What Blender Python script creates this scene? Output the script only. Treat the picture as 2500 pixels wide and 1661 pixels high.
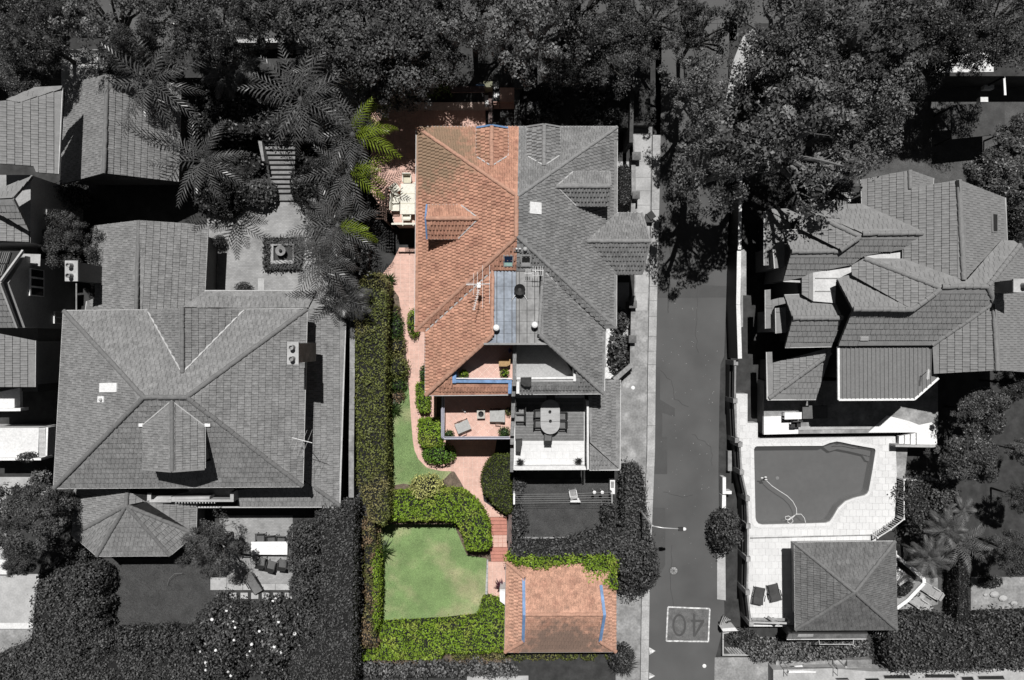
import bpy, bmesh, math, random
import numpy as np
from mathutils import Vector, Matrix
from mathutils.geometry import tessellate_polygon

random.seed(7)
rng = np.random.default_rng(7)
for o in list(bpy.data.objects):
    bpy.data.objects.remove(o)
SC = bpy.context.scene
COL = SC.collection

# ------------------------------------------------------------------ camera, sky, sun, exposure
F, H, CX, CY = 1962.0, 58.0, 1250.0, 830.5      # focal length in photo pixels, flying height in metres
cam = bpy.data.cameras.new('camera')
cam.sensor_width = 36.0
cam.lens = 36.0 * F / 2500.0
cam.clip_start = 0.5
cam.clip_end = 2000
camo = bpy.data.objects.new('camera', cam)
camo.location = (0, 0, H)
COL.objects.link(camo)
SC.camera = camo

SUN_EL = 66.0
world = bpy.data.worlds.new('World')
SC.world = world
world.use_nodes = True
nt = world.node_tree
nt.nodes.clear()
sky = nt.nodes.new('ShaderNodeTexSky')
sky.sky_type = 'NISHITA'
sky.sun_disc = False
sky.sun_elevation = math.radians(SUN_EL)
sky.sun_rotation = 0.0
sky.air_density = 0.3
sky.dust_density = 0.0
sky.ozone_density = 1.0
sky.altitude = 2000
hsv = nt.nodes.new('ShaderNodeHueSaturation')      # the photograph is toned to neutral greys
hsv.inputs['Saturation'].default_value = 0.12
bg = nt.nodes.new('ShaderNodeBackground')
bg.inputs['Strength'].default_value = 0.05
wo = nt.nodes.new('ShaderNodeOutputWorld')
nt.links.new(sky.outputs[0], hsv.inputs['Color'])
nt.links.new(hsv.outputs[0], bg.inputs['Color'])
nt.links.new(bg.outputs[0], wo.inputs['Surface'])

sun = bpy.data.lights.new('sun', 'SUN')
sun.energy = 5.0
sun.angle = math.radians(0.5)
sun.color = (1.0, 0.985, 0.965)
suno = bpy.data.objects.new('sun', sun)
suno.rotation_euler = (math.radians(-(90 - SUN_EL)), 0, 0)
suno.location = (0, 40, 90)
COL.objects.link(suno)

vs = SC.view_settings
SC.display_settings.display_device = 'sRGB'
vs.view_transform = 'Standard'
vs.look = 'None'
vs.exposure = 0.0
vs.gamma = 1.0
vs.use_curve_mapping = False

# ------------------------------------------------------------------ pixel helpers
def W(px, py, z=0.0):
    """the point at height z that the photograph shows at pixel (px, py)"""
    k = (H - z) / F
    return Vector(((px - CX) * k, (CY - py) * k, z))

def Z(ox, oy, s=2240 / 600):
    return lambda x, y: (ox + x / s, oy + y / s)

za, zb, zc, zd, ze = Z(0, 0), Z(500, 0), Z(1000, 0), Z(1500, 0), Z(1900, 0)
zf, zg, zh = Z(0, 380), Z(500, 380), Z(980, 280)
zi, zj, zk, zl, zm, zn, zo, zq = (Z(980, 640), Z(1500, 380), Z(1900, 380), Z(0, 740), Z(480, 740), Z(900, 940),
                                  Z(1420, 740), Z(1900, 740))
zr, zs, zt, zu, zv, zw, zx, zy = (Z(0, 1100), Z(0, 1260, 3.91), Z(450, 1200, 3.4017), Z(850, 1240, 3.725),
                                  Z(1200, 1240, 3.725), Z(1700, 1040), Z(1700, 1260, 3.91), Z(1960, 1160, 3.1296))

def pts(zone, *xy):
    return [zone(x, y) for x, y in xy]

def WP(poly, z=0.0):
    return [W(x, y, z) for x, y in poly]

class Plane:
    """a roof plane through A = (px, py, h) that climbs by g = (dz/dx, dz/dy)"""
    def __init__(s, A, g):
        s.a = W(*A)
        s.g = g
        s.n = Vector((-g[0], -g[1], 1)).normalized()
    def hit(s, px, py):
        d = Vector(((px - CX) / F, (CY - py) / F, -1.0))
        c = Vector((0, 0, H))
        t = (s.a - c).dot(s.n) / d.dot(s.n)
        return c + d * t
    def z(s, px, py):
        return s.hit(px, py).z
    def zw(s, x, y):
        return s.a.z + s.g[0] * (x - s.a.x) + s.g[1] * (y - s.a.y)

# ------------------------------------------------------------------ materials
MATS = {}
def mat(name, col, rough=0.8, var=0.18, scale=1.2, fine=9.0, fvar=0.12, spec=0.3, bump=0.0, bscale=30.0,
        col2=None, c2scale=0.4, c2lo=0.5, c2hi=0.65, metallic=0.0, attr=0.0, trans=None, streak=None, cell=0.0):
    """principled colour with large and fine mottling; col2 = a second natural colour in patches; attr = per-leaf variation"""
    if name in MATS:
        return MATS[name]
    m = bpy.data.materials.new(name)
    m.use_nodes = True
    n, l = m.node_tree.nodes, m.node_tree.links
    b = n['Principled BSDF']
    b.inputs['Roughness'].default_value = rough
    b.inputs['Specular IOR Level'].default_value = spec
    b.inputs['Metallic'].default_value = metallic
    geo = n.new('ShaderNodeNewGeometry')
    pos = geo.outputs['Position']
    if streak:
        mp = n.new('ShaderNodeMapping')
        mp.inputs['Scale'].default_value = streak
        l.new(pos, mp.inputs['Vector'])
        pos = mp.outputs['Vector']
    def noise(sc, det=3.0):
        t = n.new('ShaderNodeTexNoise')
        t.inputs['Scale'].default_value = sc
        t.inputs['Detail'].default_value = det
        l.new(pos, t.inputs['Vector'])
        return t.outputs['Fac']
    def ramp(v, lo, hi, a, c):
        r = n.new('ShaderNodeMapRange')
        r.inputs['From Min'].default_value = lo
        r.inputs['From Max'].default_value = hi
        r.inputs['To Min'].default_value = a
        r.inputs['To Max'].default_value = c
        l.new(v, r.inputs['Value'])
        return r.outputs['Result']
    val = ramp(noise(scale), 0.3, 0.7, 1 - var, 1 + var)
    f2 = ramp(noise(fine, 2.0), 0.3, 0.7, 1 - fvar, 1 + fvar)
    mu = n.new('ShaderNodeMath'); mu.operation = 'MULTIPLY'
    l.new(val, mu.inputs[0]); l.new(f2, mu.inputs[1])
    val = mu.outputs[0]
    if cell:                                   # tone that changes from tile to tile
        vo = n.new('ShaderNodeTexVoronoi')
        vo.inputs['Scale'].default_value = 3.3
        l.new(pos, vo.inputs['Vector'])
        sx = n.new('ShaderNodeSeparateColor')
        l.new(vo.outputs['Color'], sx.inputs[0])
        m4 = n.new('ShaderNodeMath'); m4.operation = 'MULTIPLY'
        l.new(val, m4.inputs[0]); l.new(ramp(sx.outputs[0], 0, 1, 1 - cell, 1 + cell), m4.inputs[1])
        val = m4.outputs[0]
    if attr:
        at = n.new('ShaderNodeAttribute'); at.attribute_name = 'tone'
        m3 = n.new('ShaderNodeMath'); m3.operation = 'MULTIPLY'
        l.new(val, m3.inputs[0]); l.new(ramp(at.outputs['Fac'], 0, 1, 1 - attr, 1 + attr), m3.inputs[1])
        val = m3.outputs[0]
    if col2:
        mx = n.new('ShaderNodeMix'); mx.data_type = 'RGBA'
        mx.inputs['A'].default_value = (*col, 1); mx.inputs['B'].default_value = (*col2, 1)
        l.new(ramp(noise(c2scale, 6.0), c2lo, c2hi, 0, 1), mx.inputs['Factor'])
        base = mx.outputs['Result']
    else:
        rgb = n.new('ShaderNodeRGB'); rgb.outputs[0].default_value = (*col, 1)
        base = rgb.outputs[0]
    sc = n.new('ShaderNodeVectorMath'); sc.operation = 'SCALE'
    l.new(base, sc.inputs[0]); l.new(val, sc.inputs['Scale'])
    l.new(sc.outputs[0], b.inputs['Base Color'])
    if bump:
        bp = n.new('ShaderNodeBump')
        bp.inputs['Strength'].default_value = bump
        bp.inputs['Distance'].default_value = 0.02
        l.new(noise(bscale, 2.0), bp.inputs['Height'])
        l.new(bp.outputs[0], b.inputs['Normal'])
    if trans:
        b.inputs['Transmission Weight'].default_value = trans
    MATS[name] = m
    return m

def gmat(name, v, **k):
    return mat(name, (v, v, v), **k)

def brick_mat(name, c1, c2, mortar, bw=0.23, bh=0.08, rot=0.0, xz=False):
    m = bpy.data.materials.new(name)
    m.use_nodes = True
    n, l = m.node_tree.nodes, m.node_tree.links
    b = n['Principled BSDF']
    b.inputs['Roughness'].default_value = 0.85
    geo = n.new('ShaderNodeNewGeometry')
    mp = n.new('ShaderNodeMapping')
    mp.inputs['Rotation'].default_value = (math.radians(90) if xz else 0, 0, rot)
    l.new(geo.outputs['Position'], mp.inputs['Vector'])
    br = n.new('ShaderNodeTexBrick')
    br.inputs['Scale'].default_value = 1.0
    br.inputs['Brick Width'].default_value = bw
    br.inputs['Row Height'].default_value = bh
    br.inputs['Mortar Size'].default_value = 0.008
    br.inputs['Color1'].default_value = (*c1, 1)
    br.inputs['Color2'].default_value = (*c2, 1)
    br.inputs['Mortar'].default_value = (*mortar, 1)
    l.new(mp.outputs[0], br.inputs['Vector'])
    no = n.new('ShaderNodeTexNoise')
    no.inputs['Scale'].default_value = 0.8
    no.inputs['Detail'].default_value = 5
    l.new(geo.outputs['Position'], no.inputs['Vector'])
    r = n.new('ShaderNodeMapRange')
    r.inputs['From Min'].default_value = 0.3; r.inputs['From Max'].default_value = 0.7
    r.inputs['To Min'].default_value = 0.75; r.inputs['To Max'].default_value = 1.2
    l.new(no.outputs['Fac'], r.inputs['Value'])
    sc = n.new('ShaderNodeVectorMath'); sc.operation = 'SCALE'
    l.new(br.outputs['Color'], sc.inputs[0]); l.new(r.outputs[0], sc.inputs['Scale'])
    l.new(sc.outputs[0], b.inputs['Base Color'])
    MATS[name] = m
    return m

# ------------------------------------------------------------------ objects
def origin(o):
    v = Vector((0, 0, 0))
    while o is not None:
        v = v + o.location
        o = o.parent
    return v

def link(name, data, parent=None):
    o = bpy.data.objects.new(name, data)
    COL.objects.link(o)
    if parent is not None:
        o.parent = parent
    return o

def tag(o, label=None, cat=None, group=None, kind=None):
    if label: o['label'] = label
    if cat: o['category'] = cat
    if group: o['group'] = group
    if kind: o['kind'] = kind
    return o

def thing(name, label, cat, loc=(0, 0, 0), group=None):
    o = link(name, None)
    o.location = loc
    o.empty_display_size = 0.3
    return tag(o, label, cat, group)

class MB:
    """collects shapes in world coordinates, builds ONE mesh object"""
    def __init__(s):
        s.v = []; s.f = []
    def add(s, vs_, fs):
        k = len(s.v)
        s.v += [tuple(p) for p in vs_]
        s.f += [tuple(i + k for i in f) for f in fs]
        return s
    def prism(s, poly, z0, z1, top=None):
        """poly: xy points (Vectors or tuples); z0/z1 numbers or functions of (x, y)"""
        f0 = z0 if callable(z0) else (lambda x, y: z0)
        f1 = z1 if callable(z1) else (lambda x, y: z1)
        P = [(p[0], p[1]) for p in poly]
        if sum(P[i][0] * P[(i + 1) % len(P)][1] - P[(i + 1) % len(P)][0] * P[i][1] for i in range(len(P))) < 0:
            P = P[::-1]
        n = len(P)
        vs_ = [(x, y, f0(x, y)) for x, y in P] + [(x, y, f1(x, y)) for x, y in P]
        return s.add(vs_, [tuple(range(n - 1, -1, -1)), tuple(range(n, 2 * n))] +
                     [(i, (i + 1) % n, n + (i + 1) % n, n + i) for i in range(n)])
    def box(s, cx, cy, cz, dx, dy, dz, rz=0.0):
        c, q = math.cos(rz), math.sin(rz)
        vs_ = []
        for k in (-1, 1):
            for a, b in ((-1, -1), (1, -1), (1, 1), (-1, 1)):
                x, y = a * dx / 2, b * dy / 2
                vs_.append((cx + c * x - q * y, cy + q * x + c * y, cz + k * dz / 2))
        return s.add(vs_, [(3, 2, 1, 0), (4, 5, 6, 7), (0, 1, 5, 4), (1, 2, 6, 5), (2, 3, 7, 6), (3, 0, 4, 7)])
    def beam(s, p, q, w, h, up=(0, 0, 1)):
        p, q = Vector(p), Vector(q)
        d = (q - p).normalized()
        up = Vector(up)
        if abs(d.dot(up)) > 0.98:
            up = Vector((1, 0, 0))
        r = d.cross(up).normalized()
        u = r.cross(d)
        vs_ = []
        for e in (p, q):
            for a, b in ((-1, -1), (1, -1), (1, 1), (-1, 1)):
                vs_.append(e + r * (a * w / 2) + u * (b * h / 2))
        return s.add(vs_, [(0, 1, 2, 3), (7, 6, 5, 4), (4, 5, 1, 0), (5, 6, 2, 1), (6, 7, 3, 2), (7, 4, 0, 3)])
    def tube(s, P, R, n=8, cap=True):
        P = [Vector(p) for p in P]
        if not hasattr(R, '__len__'):
            R = [R] * len(P)
        rings = []
        for i, p in enumerate(P):
            d = (P[min(i + 1, len(P) - 1)] - P[max(i - 1, 0)]).normalized()
            a = Vector((0, 0, 1)) if abs(d.z) < 0.9 else Vector((1, 0, 0))
            x = d.cross(a).normalized(); y = x.cross(d)
            rings.append([p + x * (R[i] * math.cos(2 * math.pi * k / n)) + y * (R[i] * math.sin(2 * math.pi * k / n))
                          for k in range(n)])
        vs_ = [v for r in rings for v in r]
        fs = [(i * n + k, i * n + (k + 1) % n, (i + 1) * n + (k + 1) % n, (i + 1) * n + k)
              for i in range(len(P) - 1) for k in range(n)]
        if cap:
            fs += [tuple(range(n - 1, -1, -1)), tuple((len(P) - 1) * n + k for k in range(n))]
        return s.add(vs_, fs)
    def lathe(s, cx, cy, prof, n=16):
        vs_, fs = [], []
        for r, z in prof:
            for k in range(n):
                a = 2 * math.pi * k / n
                vs_.append((cx + r * math.cos(a), cy + r * math.sin(a), z))
        for i in range(len(prof) - 1):
            for k in range(n):
                fs.append((i * n + k, i * n + (k + 1) % n, (i + 1) * n + (k + 1) % n, (i + 1) * n + k))
        fs += [tuple(range(n - 1, -1, -1)), tuple((len(prof) - 1) * n + k for k in range(n))]
        return s.add(vs_, fs)
    def ball(s, c, r, sq=(1, 1, 1), n=10, m=6):
        prof = []
        vs_, fs = [], []
        for i in range(m + 1):
            t = math.pi * i / m
            for k in range(n):
                a = 2 * math.pi * k / n
                vs_.append((c[0] + r * sq[0] * math.sin(t) * math.cos(a), c[1] + r * sq[1] * math.sin(t) * math.sin(a),
                            c[2] + r * sq[2] * math.cos(t)))
        for i in range(m):
            for k in range(n):
                fs.append((i * n + k, (i + 1) * n + k, (i + 1) * n + (k + 1) % n, i * n + (k + 1) % n))
        return s.add(vs_, fs)
    def mesh(s, name, m, off=Vector((0, 0, 0)), smooth=False):
        me = bpy.data.meshes.new(name)
        me.from_pydata([(v[0] - off[0], v[1] - off[1], v[2] - off[2]) for v in s.v], [], s.f)
        if m is not None:
            me.materials.append(m)
        if smooth:
            me.polygons.foreach_set('use_smooth', [True] * len(me.polygons))
        return me
    def build(s, name, m, parent=None, smooth=False, label=None, cat=None, group=None, kind=None):
        if parent is None:
            a = np.array(s.v)
            loc = Vector((float(a[:, 0].mean()), float(a[:, 1].mean()), float(a[:, 2].min())))
            o = link(name, s.mesh(name, m, loc, smooth))
            o.location = loc
        else:
            o = link(name, s.mesh(name, m, origin(parent), smooth), parent)
        return tag(o, label, cat, group, kind)

def part(name, m, parent, fn, **k):
    b = MB(); fn(b)
    return b.build(name, m, parent, **k)

def np_mesh(name, verts, quads, m, tone=None, off=Vector((0, 0, 0))):
    """verts (N,3), quads (M,4) with numpy"""
    me = bpy.data.meshes.new(name)
    verts = np.asarray(verts, dtype=np.float32) - np.array(off, dtype=np.float32)
    quads = np.asarray(quads, dtype=np.int32)
    k = quads.shape[1]
    me.vertices.add(len(verts)); me.vertices.foreach_set('co', verts.ravel())
    me.loops.add(quads.size); me.loops.foreach_set('vertex_index', quads.ravel())
    me.polygons.add(len(quads))
    me.polygons.foreach_set('loop_start', np.arange(0, quads.size, k, dtype=np.int32))
    me.update(calc_edges=True)
    if tone is not None:
        at = me.attributes.new('tone', 'FLOAT', 'POINT')
        at.data.foreach_set('value', np.asarray(tone, dtype=np.float32))
    me.materials.append(m)
    return me

# ------------------------------------------------------------------ cells: pieces laid in rows over a polygon
def clip_rect(poly, u0, u1, v0, v1):
    out = poly
    for ax, lim, sg in ((0, u0, 1), (0, u1, -1), (1, v0, 1), (1, v1, -1)):
        src, out = out, []
        for i in range(len(src)):
            a, b = src[i], src[(i + 1) % len(src)]
            ia, ib = sg * (a[ax] - lim) >= 0, sg * (b[ax] - lim) >= 0
            if ia: out.append(a)
            if ia != ib:
                t = (lim - a[ax]) / (b[ax] - a[ax])
                out.append((a[0] + t * (b[0] - a[0]), a[1] + t * (b[1] - a[1])))
        if not out:
            return []
    return out

def area2(p):
    return 0.5 * sum(p[i][0] * p[(i + 1) % len(p)][1] - p[(i + 1) % len(p)][0] * p[i][1] for i in range(len(p)))

def cells(poly, w, h, stag=0.5, u_off=0.0):
    """-> full [(u, v)], partial [polygon]"""
    us = [p[0] for p in poly]; vs_ = [p[1] for p in poly]
    full, partial = [], []
    j = 0
    v = min(vs_)
    while v < max(vs_) - 1e-6:
        u = min(us) - w + (stag * w if j % 2 else 0.0) + u_off
        while u < max(us):
            c = clip_rect(poly, u, u + w, v, v + h)
            if len(c) > 2:
                a = abs(area2(c))
                if a > 0.985 * w * h: full.append((u, v))
                elif a > 0.02 * w * h: partial.append((c, v))
            u += w
        v += h; j += 1
    return full, partial
# ------------------------------------------------------------------ roofs
CAM = Vector((0, 0, H))
TILE_CACHE = {}
def tile_proto(w, g, prof, t=0.055):
    """one roof tile: local x along the eave, y up the slope, z out of the roof -> verts, quads"""
    lap = 0.03
    n = len(prof)
    vs_ = []
    for i, p in enumerate(prof):
        x = w * 0.955 * i / (n - 1)
        vs_ += [(x, 0, 0), (x, 0, t + p), (x, g + lap, 0.004 + p)]
    fs = []
    for i in range(n - 1):
        a, b = 3 * i, 3 * (i + 1)
        fs += [(a, b, b + 1, a + 1), (a + 1, b + 1, b + 2, a + 2)]
    fs += [(0, 1, 2, 2), (3 * n - 3, 3 * n - 1, 3 * n - 2, 3 * n - 2)]
    return np.array(vs_), fs

ROLL = dict(w=0.215, g=0.335, prof=[0.0, 0.0, 0.02, 0.06, 0.06, 0.015])          # terracotta roll tile
RIB = dict(w=0.30, g=0.42, prof=[0.0, 0.022, 0.004, 0.004, 0.022, 0.0])             # grey ribbed tile
FLAT = dict(w=0.27, g=0.40, prof=[0.0, 0.012, 0.012, 0.0])                           # flat shingle tile

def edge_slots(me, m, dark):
    """second, darker slot on butt and side faces draws dark lines between tiles"""
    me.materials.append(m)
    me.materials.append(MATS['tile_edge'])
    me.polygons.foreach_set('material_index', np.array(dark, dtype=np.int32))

class House:
    def __init__(s, name, label, cat, px, py, tile_m, deck_m, cap_m, gut_m, spec=RIB, nind=0):
        s.root = thing(name, label, cat, W(px, py, 0))
        s.tm, s.dm, s.cm, s.gm, s.spec, s.nind = tile_m, deck_m, cap_m, gut_m, spec, nind
        s.full, s.deck, s.caps, s.pv, s.pf, s.pd = [], MB(), [], [], [], []
        s.roof = None
    def plane(s, A, g, poly, spec=None, tiles=True, m=None):
        pl = A if isinstance(A, Plane) else Plane(A, g)
        P3 = [pl.hit(*p) for p in poly]
        s.face(P3, pl.n, spec, tiles)
        return pl
    def face(s, P3, n, spec=None, tiles=True):
        spec = spec or s.spec
        gd = Vector((-n.x, -n.y, 0))
        gd.normalize()
        v3 = (gd - n * gd.dot(n)).normalized()
        u3 = v3.cross(n)
        o = P3[0]
        P2 = [((p - o).dot(u3), (p - o).dot(v3)) for p in P3]
        if area2(P2) < 0:
            P2 = P2[::-1]; P3 = P3[::-1]
        k = len(P3)
        top = [p - n * 0.006 for p in P3]; bot = [p - n * 0.16 for p in P3]
        s.deck.add(bot + top, [tuple(range(k - 1, -1, -1)), tuple(range(k, 2 * k))] +
                   [(i, (i + 1) % k, k + (i + 1) % k, k + i) for i in range(k)])
        if not tiles:
            return
        full, partial = cells(P2, spec['w'], spec['g'], 0.5, random.random() * 0.1)
        for u, v in full:
            s.full.append((o + u3 * u + v3 * v, u3, v3, n, spec))
        for c, v0 in partial:
            b = len(s.pv)
            for u, v in c:
                q = o + u3 * u + v3 * v
                s.pv.append(q); s.pv.append(q + n * (0.056 - 0.050 * (v - v0) / spec['g']))
            m_ = len(c)
            s.pf.append(tuple(b + 2 * i + 1 for i in range(m_))); s.pd += [False] + [True] * m_
            for i in range(m_):
                j = (i + 1) % m_
                s.pf.append((b + 2 * i, b + 2 * j, b + 2 * j + 1, b + 2 * i + 1))
    def cap(s, a, b, r=0.13, L=0.40):
        """a row of ridge or hip tiles from a to b (world points)"""
        s.caps.append((Vector(a), Vector(b), r, L))
    def hip(s, pl, *xy):
        for p, q in zip(xy, xy[1:]):
            s.cap(pl.hit(*p), pl.hit(*q))
    def gutter(s, a, b, w=0.13, m=None):
        part('gutter', m or s.gm, s.root, lambda k: k.beam(a, b, w, 0.11))
    def gut(s, pl, *xy, w=0.13, m=None):
        for p, q in zip(xy, xy[1:]):
            a, b = pl.hit(*p), pl.hit(*q)
            off = Vector((0, 0, -0.02))
            s.gutter(a + off, b + off, w, m)
    def wall(s, poly, z0, z1, m, name='wall'):
        return part(name, m, s.root, lambda k: k.prism(poly, z0, z1))
    def finish(s):
        s.roof = s.deck.build('roof', s.dm, s.root)
        off = origin(s.roof)
        # the tiles that show largest are single pieces, the rest one field
        s.full.sort(key=lambda t: -abs((CAM - t[0]).normalized().dot(t[3])) / (CAM - t[0]).length_squared)
        protos = {}
        for k, (o, u, v, n, sp) in enumerate(s.full[:s.nind]):
            key = id(sp)
            if key not in protos:
                pv, pf = tile_proto(**sp)
                me = bpy.data.meshes.new('roof_tile')
                me.from_pydata(pv.tolist(), [], [f if f[2] != f[3] else f[:3] for f in pf])
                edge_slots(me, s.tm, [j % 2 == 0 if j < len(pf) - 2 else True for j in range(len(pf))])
                protos[key] = me
            ob = link('roof_tile', protos[key], s.roof)
            R = Matrix((u, v, n)).transposed().to_4x4()
            ob.matrix_local = Matrix.Translation(o - off + n * random.uniform(0, 0.008)) @ R
        groups = {}
        for t in s.full[s.nind:]:
            groups.setdefault(id(t[4]), []).append(t)
        V, Q, base = [], [], 0
        for key, ts in groups.items():
            pv, pf = tile_proto(**ts[0][4])
            nf = len(pf); pf = np.array(pf)
            O = np.array([t[0] + t[3] * random.uniform(0, 0.009) for t in ts])
            U = np.array([t[1] for t in ts]); VV = np.array([t[2] for t in ts]); N = np.array([t[3] for t in ts])
            tilt = rng.normal(0, 0.012, len(ts))
            U = U + N * tilt[:, None]
            P = (O[:, None, :] + pv[None, :, 0:1] * U[:, None, :] + pv[None, :, 1:2] * VV[:, None, :] +
                 pv[None, :, 2:3] * N[:, None, :])
            V.append(P.reshape(-1, 3))
            Q.append((pf[None] + (np.arange(len(ts)) * len(pv))[:, None, None]).reshape(-1, 4) + base)
            base += len(ts) * len(pv)
        vs_ = np.concatenate(V).tolist() if V else []
        fs = [tuple(f) if f[2] != f[3] else tuple(f[:3]) for f in np.concatenate(Q).tolist()] if Q else []
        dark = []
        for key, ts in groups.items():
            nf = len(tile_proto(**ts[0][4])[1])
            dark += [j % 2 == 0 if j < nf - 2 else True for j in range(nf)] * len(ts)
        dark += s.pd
        k = len(vs_)
        vs_ += [tuple(p) for p in s.pv]
        fs += [tuple(i + k for i in f) for f in s.pf]
        if vs_:
            me = bpy.data.meshes.new('tile_field')
            me.from_pydata([(a - off.x, b - off.y, c - off.z) for a, b, c in vs_], [], fs)
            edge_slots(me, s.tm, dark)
            tag(link('tile_field', me, s.roof), kind='stuff')
        cp = {}
        for a, b, r, L in s.caps:
            d = b - a
            n = max(1, int(round(d.length / L)))
            step = d.length / n
            if r not in cp:
                q = MB()
                vv, ff = [], []
                K = 6
                for e, (y, sc) in enumerate(((0, 1.12), (L * 1.08, 0.95))):
                    for i in range(K + 1):
                        t = math.pi * i / K
                        vv.append((r * sc * math.cos(t), y, r * sc * 0.8 * math.sin(t)))
                for i in range(K):
                    ff.append((i, i + 1, K + 2 + i, K + 1 + i))
                ff.append(tuple(range(K, -1, -1)))
                q.add(vv, ff)
                cp[r] = q.mesh('ridge_cap', s.cm)
            y = d.normalized()
            x = y.cross(Vector((0, 0, 1))).normalized(); z = x.cross(y)
            R = Matrix((x, y, z)).transposed().to_4x4()
            for i in range(n):
                ob = link('ridge_cap', cp[r], s.roof)
                ob.matrix_local = (Matrix.Translation(a + y * (step * i) - off + z * (0.02 + random.uniform(0, .008))) @ R
                                   @ Matrix.Rotation(random.gauss(0, 0.03), 4, 'Z'))
        return s

def shrink(poly, d):
    """move the corners of a convex world polygon inwards by d metres"""
    c = sum((Vector((p[0], p[1])) for p in poly), Vector((0, 0))) / len(poly)
    out = []
    for p in poly:
        q = Vector((p[0], p[1]))
        v = c - q
        out.append(q + v.normalized() * min(d * 1.41, v.length * 0.5))
    return out

# ------------------------------------------------------------------ paving
def pavers(parent, poly_w, z, w, h, joint, m, name='paving_tile', nind=300, rot=0.0, stag=0.0, th=0.03, prefer=None,
           jit=0.003):
    """paving pieces over the world polygon poly_w at height z"""
    c, q = math.cos(rot), math.sin(rot)
    P2 = [(c * p[0] + q * p[1], -q * p[0] + c * p[1]) for p in poly_w]
    full, partial = cells(P2, w, h, stag)
    px, py = prefer or (0, 0)
    full.sort(key=lambda f: (c * f[0] - q * f[1] - px) ** 2 + (q * f[0] + c * f[1] - py) ** 2)
    off = origin(parent)
    a = MB()
    b = 0.006
    W_, H_ = w - joint, h - joint
    vv = [(0, 0, 0), (W_, 0, 0), (W_, H_, 0), (0, H_, 0), (b, b, th), (W_ - b, b, th), (W_ - b, H_ - b, th), (b, H_ - b, th)]
    ff = [(4, 5, 6, 7), (0, 1, 5, 4), (1, 2, 6, 5), (2, 3, 7, 6), (3, 0, 4, 7)]
    a.add(vv, ff)
    me = a.mesh(name, m)
    R = Matrix.Rotation(rot, 4, 'Z')
    for u, v in full[:nind]:
        o = link(name, me, parent)
        u += joint / 2; v += joint / 2
        o.matrix_local = Matrix.Translation((c * u - q * v - off.x, q * u + c * v - off.y,
                                             z - off.z + random.uniform(0, jit))) @ R
    r = MB()
    for u, v in full[nind:]:
        zz = z + random.uniform(0, jit)
        r.add([(c * (u + x) - q * (v + y), q * (u + x) + c * (v + y), zz + t) for x, y, t in vv], ff)
    for poly, v0 in partial:
        cu = sum(p[0] for p in poly) / len(poly); cv = sum(p[1] for p in poly) / len(poly)
        k = max(0.5, 1 - joint / min(w, h))
        pl = [((p[0] - cu) * k + cu, (p[1] - cv) * k + cv) for p in poly]
        if area2(pl) < 0: pl = pl[::-1]
        n = len(pl)
        W2 = [(c * p[0] - q * p[1], q * p[0] + c * p[1]) for p in pl]
        r.add([(x, y, z) for x, y in W2] + [(x, y, z + th) for x, y in W2],
              [tuple(range(n, 2 * n))] + [(i, (i + 1) % n, n + (i + 1) % n, n + i) for i in range(n)])
    if r.v:
        r.build(name + '_field', m, parent, kind='stuff')

# ------------------------------------------------------------------ foliage
def unit(a):
    return a / np.maximum(np.linalg.norm(a, axis=1, keepdims=True), 1e-9)

def leaf_mesh(P, N, size, spread=0.8, aspect=0.55, tone=None):
    """rhombic leaves at P facing N +- spread -> verts, quads, tone"""
    n = len(P)
    nr = unit(N + rng.normal(0, spread, (n, 3)))
    t = unit(np.cross(nr, rng.normal(0, 1, (n, 3))))
    b = np.cross(nr, t)
    s = size * rng.uniform(0.65, 1.35, (n, 1))
    fold = nr * s * 0.12
    v = np.stack([P - t * s * 0.5, P + b * s * aspect * 0.5 - fold, P + t * s * 0.5, P - b * s * aspect * 0.5 - fold], axis=1)
    q = np.arange(n * 4).reshape(n, 4)
    tn = rng.uniform(0, 1, n) if tone is None else tone
    return v.reshape(-1, 3), q, np.repeat(tn, 4)

def lumps(x, y, amp, f, ph):
    return amp * (np.sin(x * f + ph) * np.cos(y * f * 1.13 + ph * 1.7) + 0.6 * np.sin(x * f * 2.3 + y * f * 1.9 + ph * 2.1)
                  + 0.4 * np.cos(x * f * 4.1 - y * f * 3.7 + ph))

def in_poly(x, y, poly):
    r = np.zeros(len(x), bool)
    n = len(poly)
    for i in range(n):
        x1, y1 = poly[i][0], poly[i][1]
        x2, y2 = poly[(i + 1) % n][0], poly[(i + 1) % n][1]
        c = ((y1 > y) != (y2 > y)) & (x < (x2 - x1) * (y - y1) / (y2 - y1 + 1e-12) + x1)
        r ^= c
    return r

def sample_poly(poly, n):
    a = np.array([(p[0], p[1]) for p in poly])
    lo, hi = a.min(0), a.max(0)
    out = np.zeros((0, 2))
    while len(out) < n:
        p = rng.uniform(lo, hi, (max(64, n * 2), 2))
        out = np.concatenate([out, p[in_poly(p[:, 0], p[:, 1], poly)]])
    return out[:n]

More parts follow.
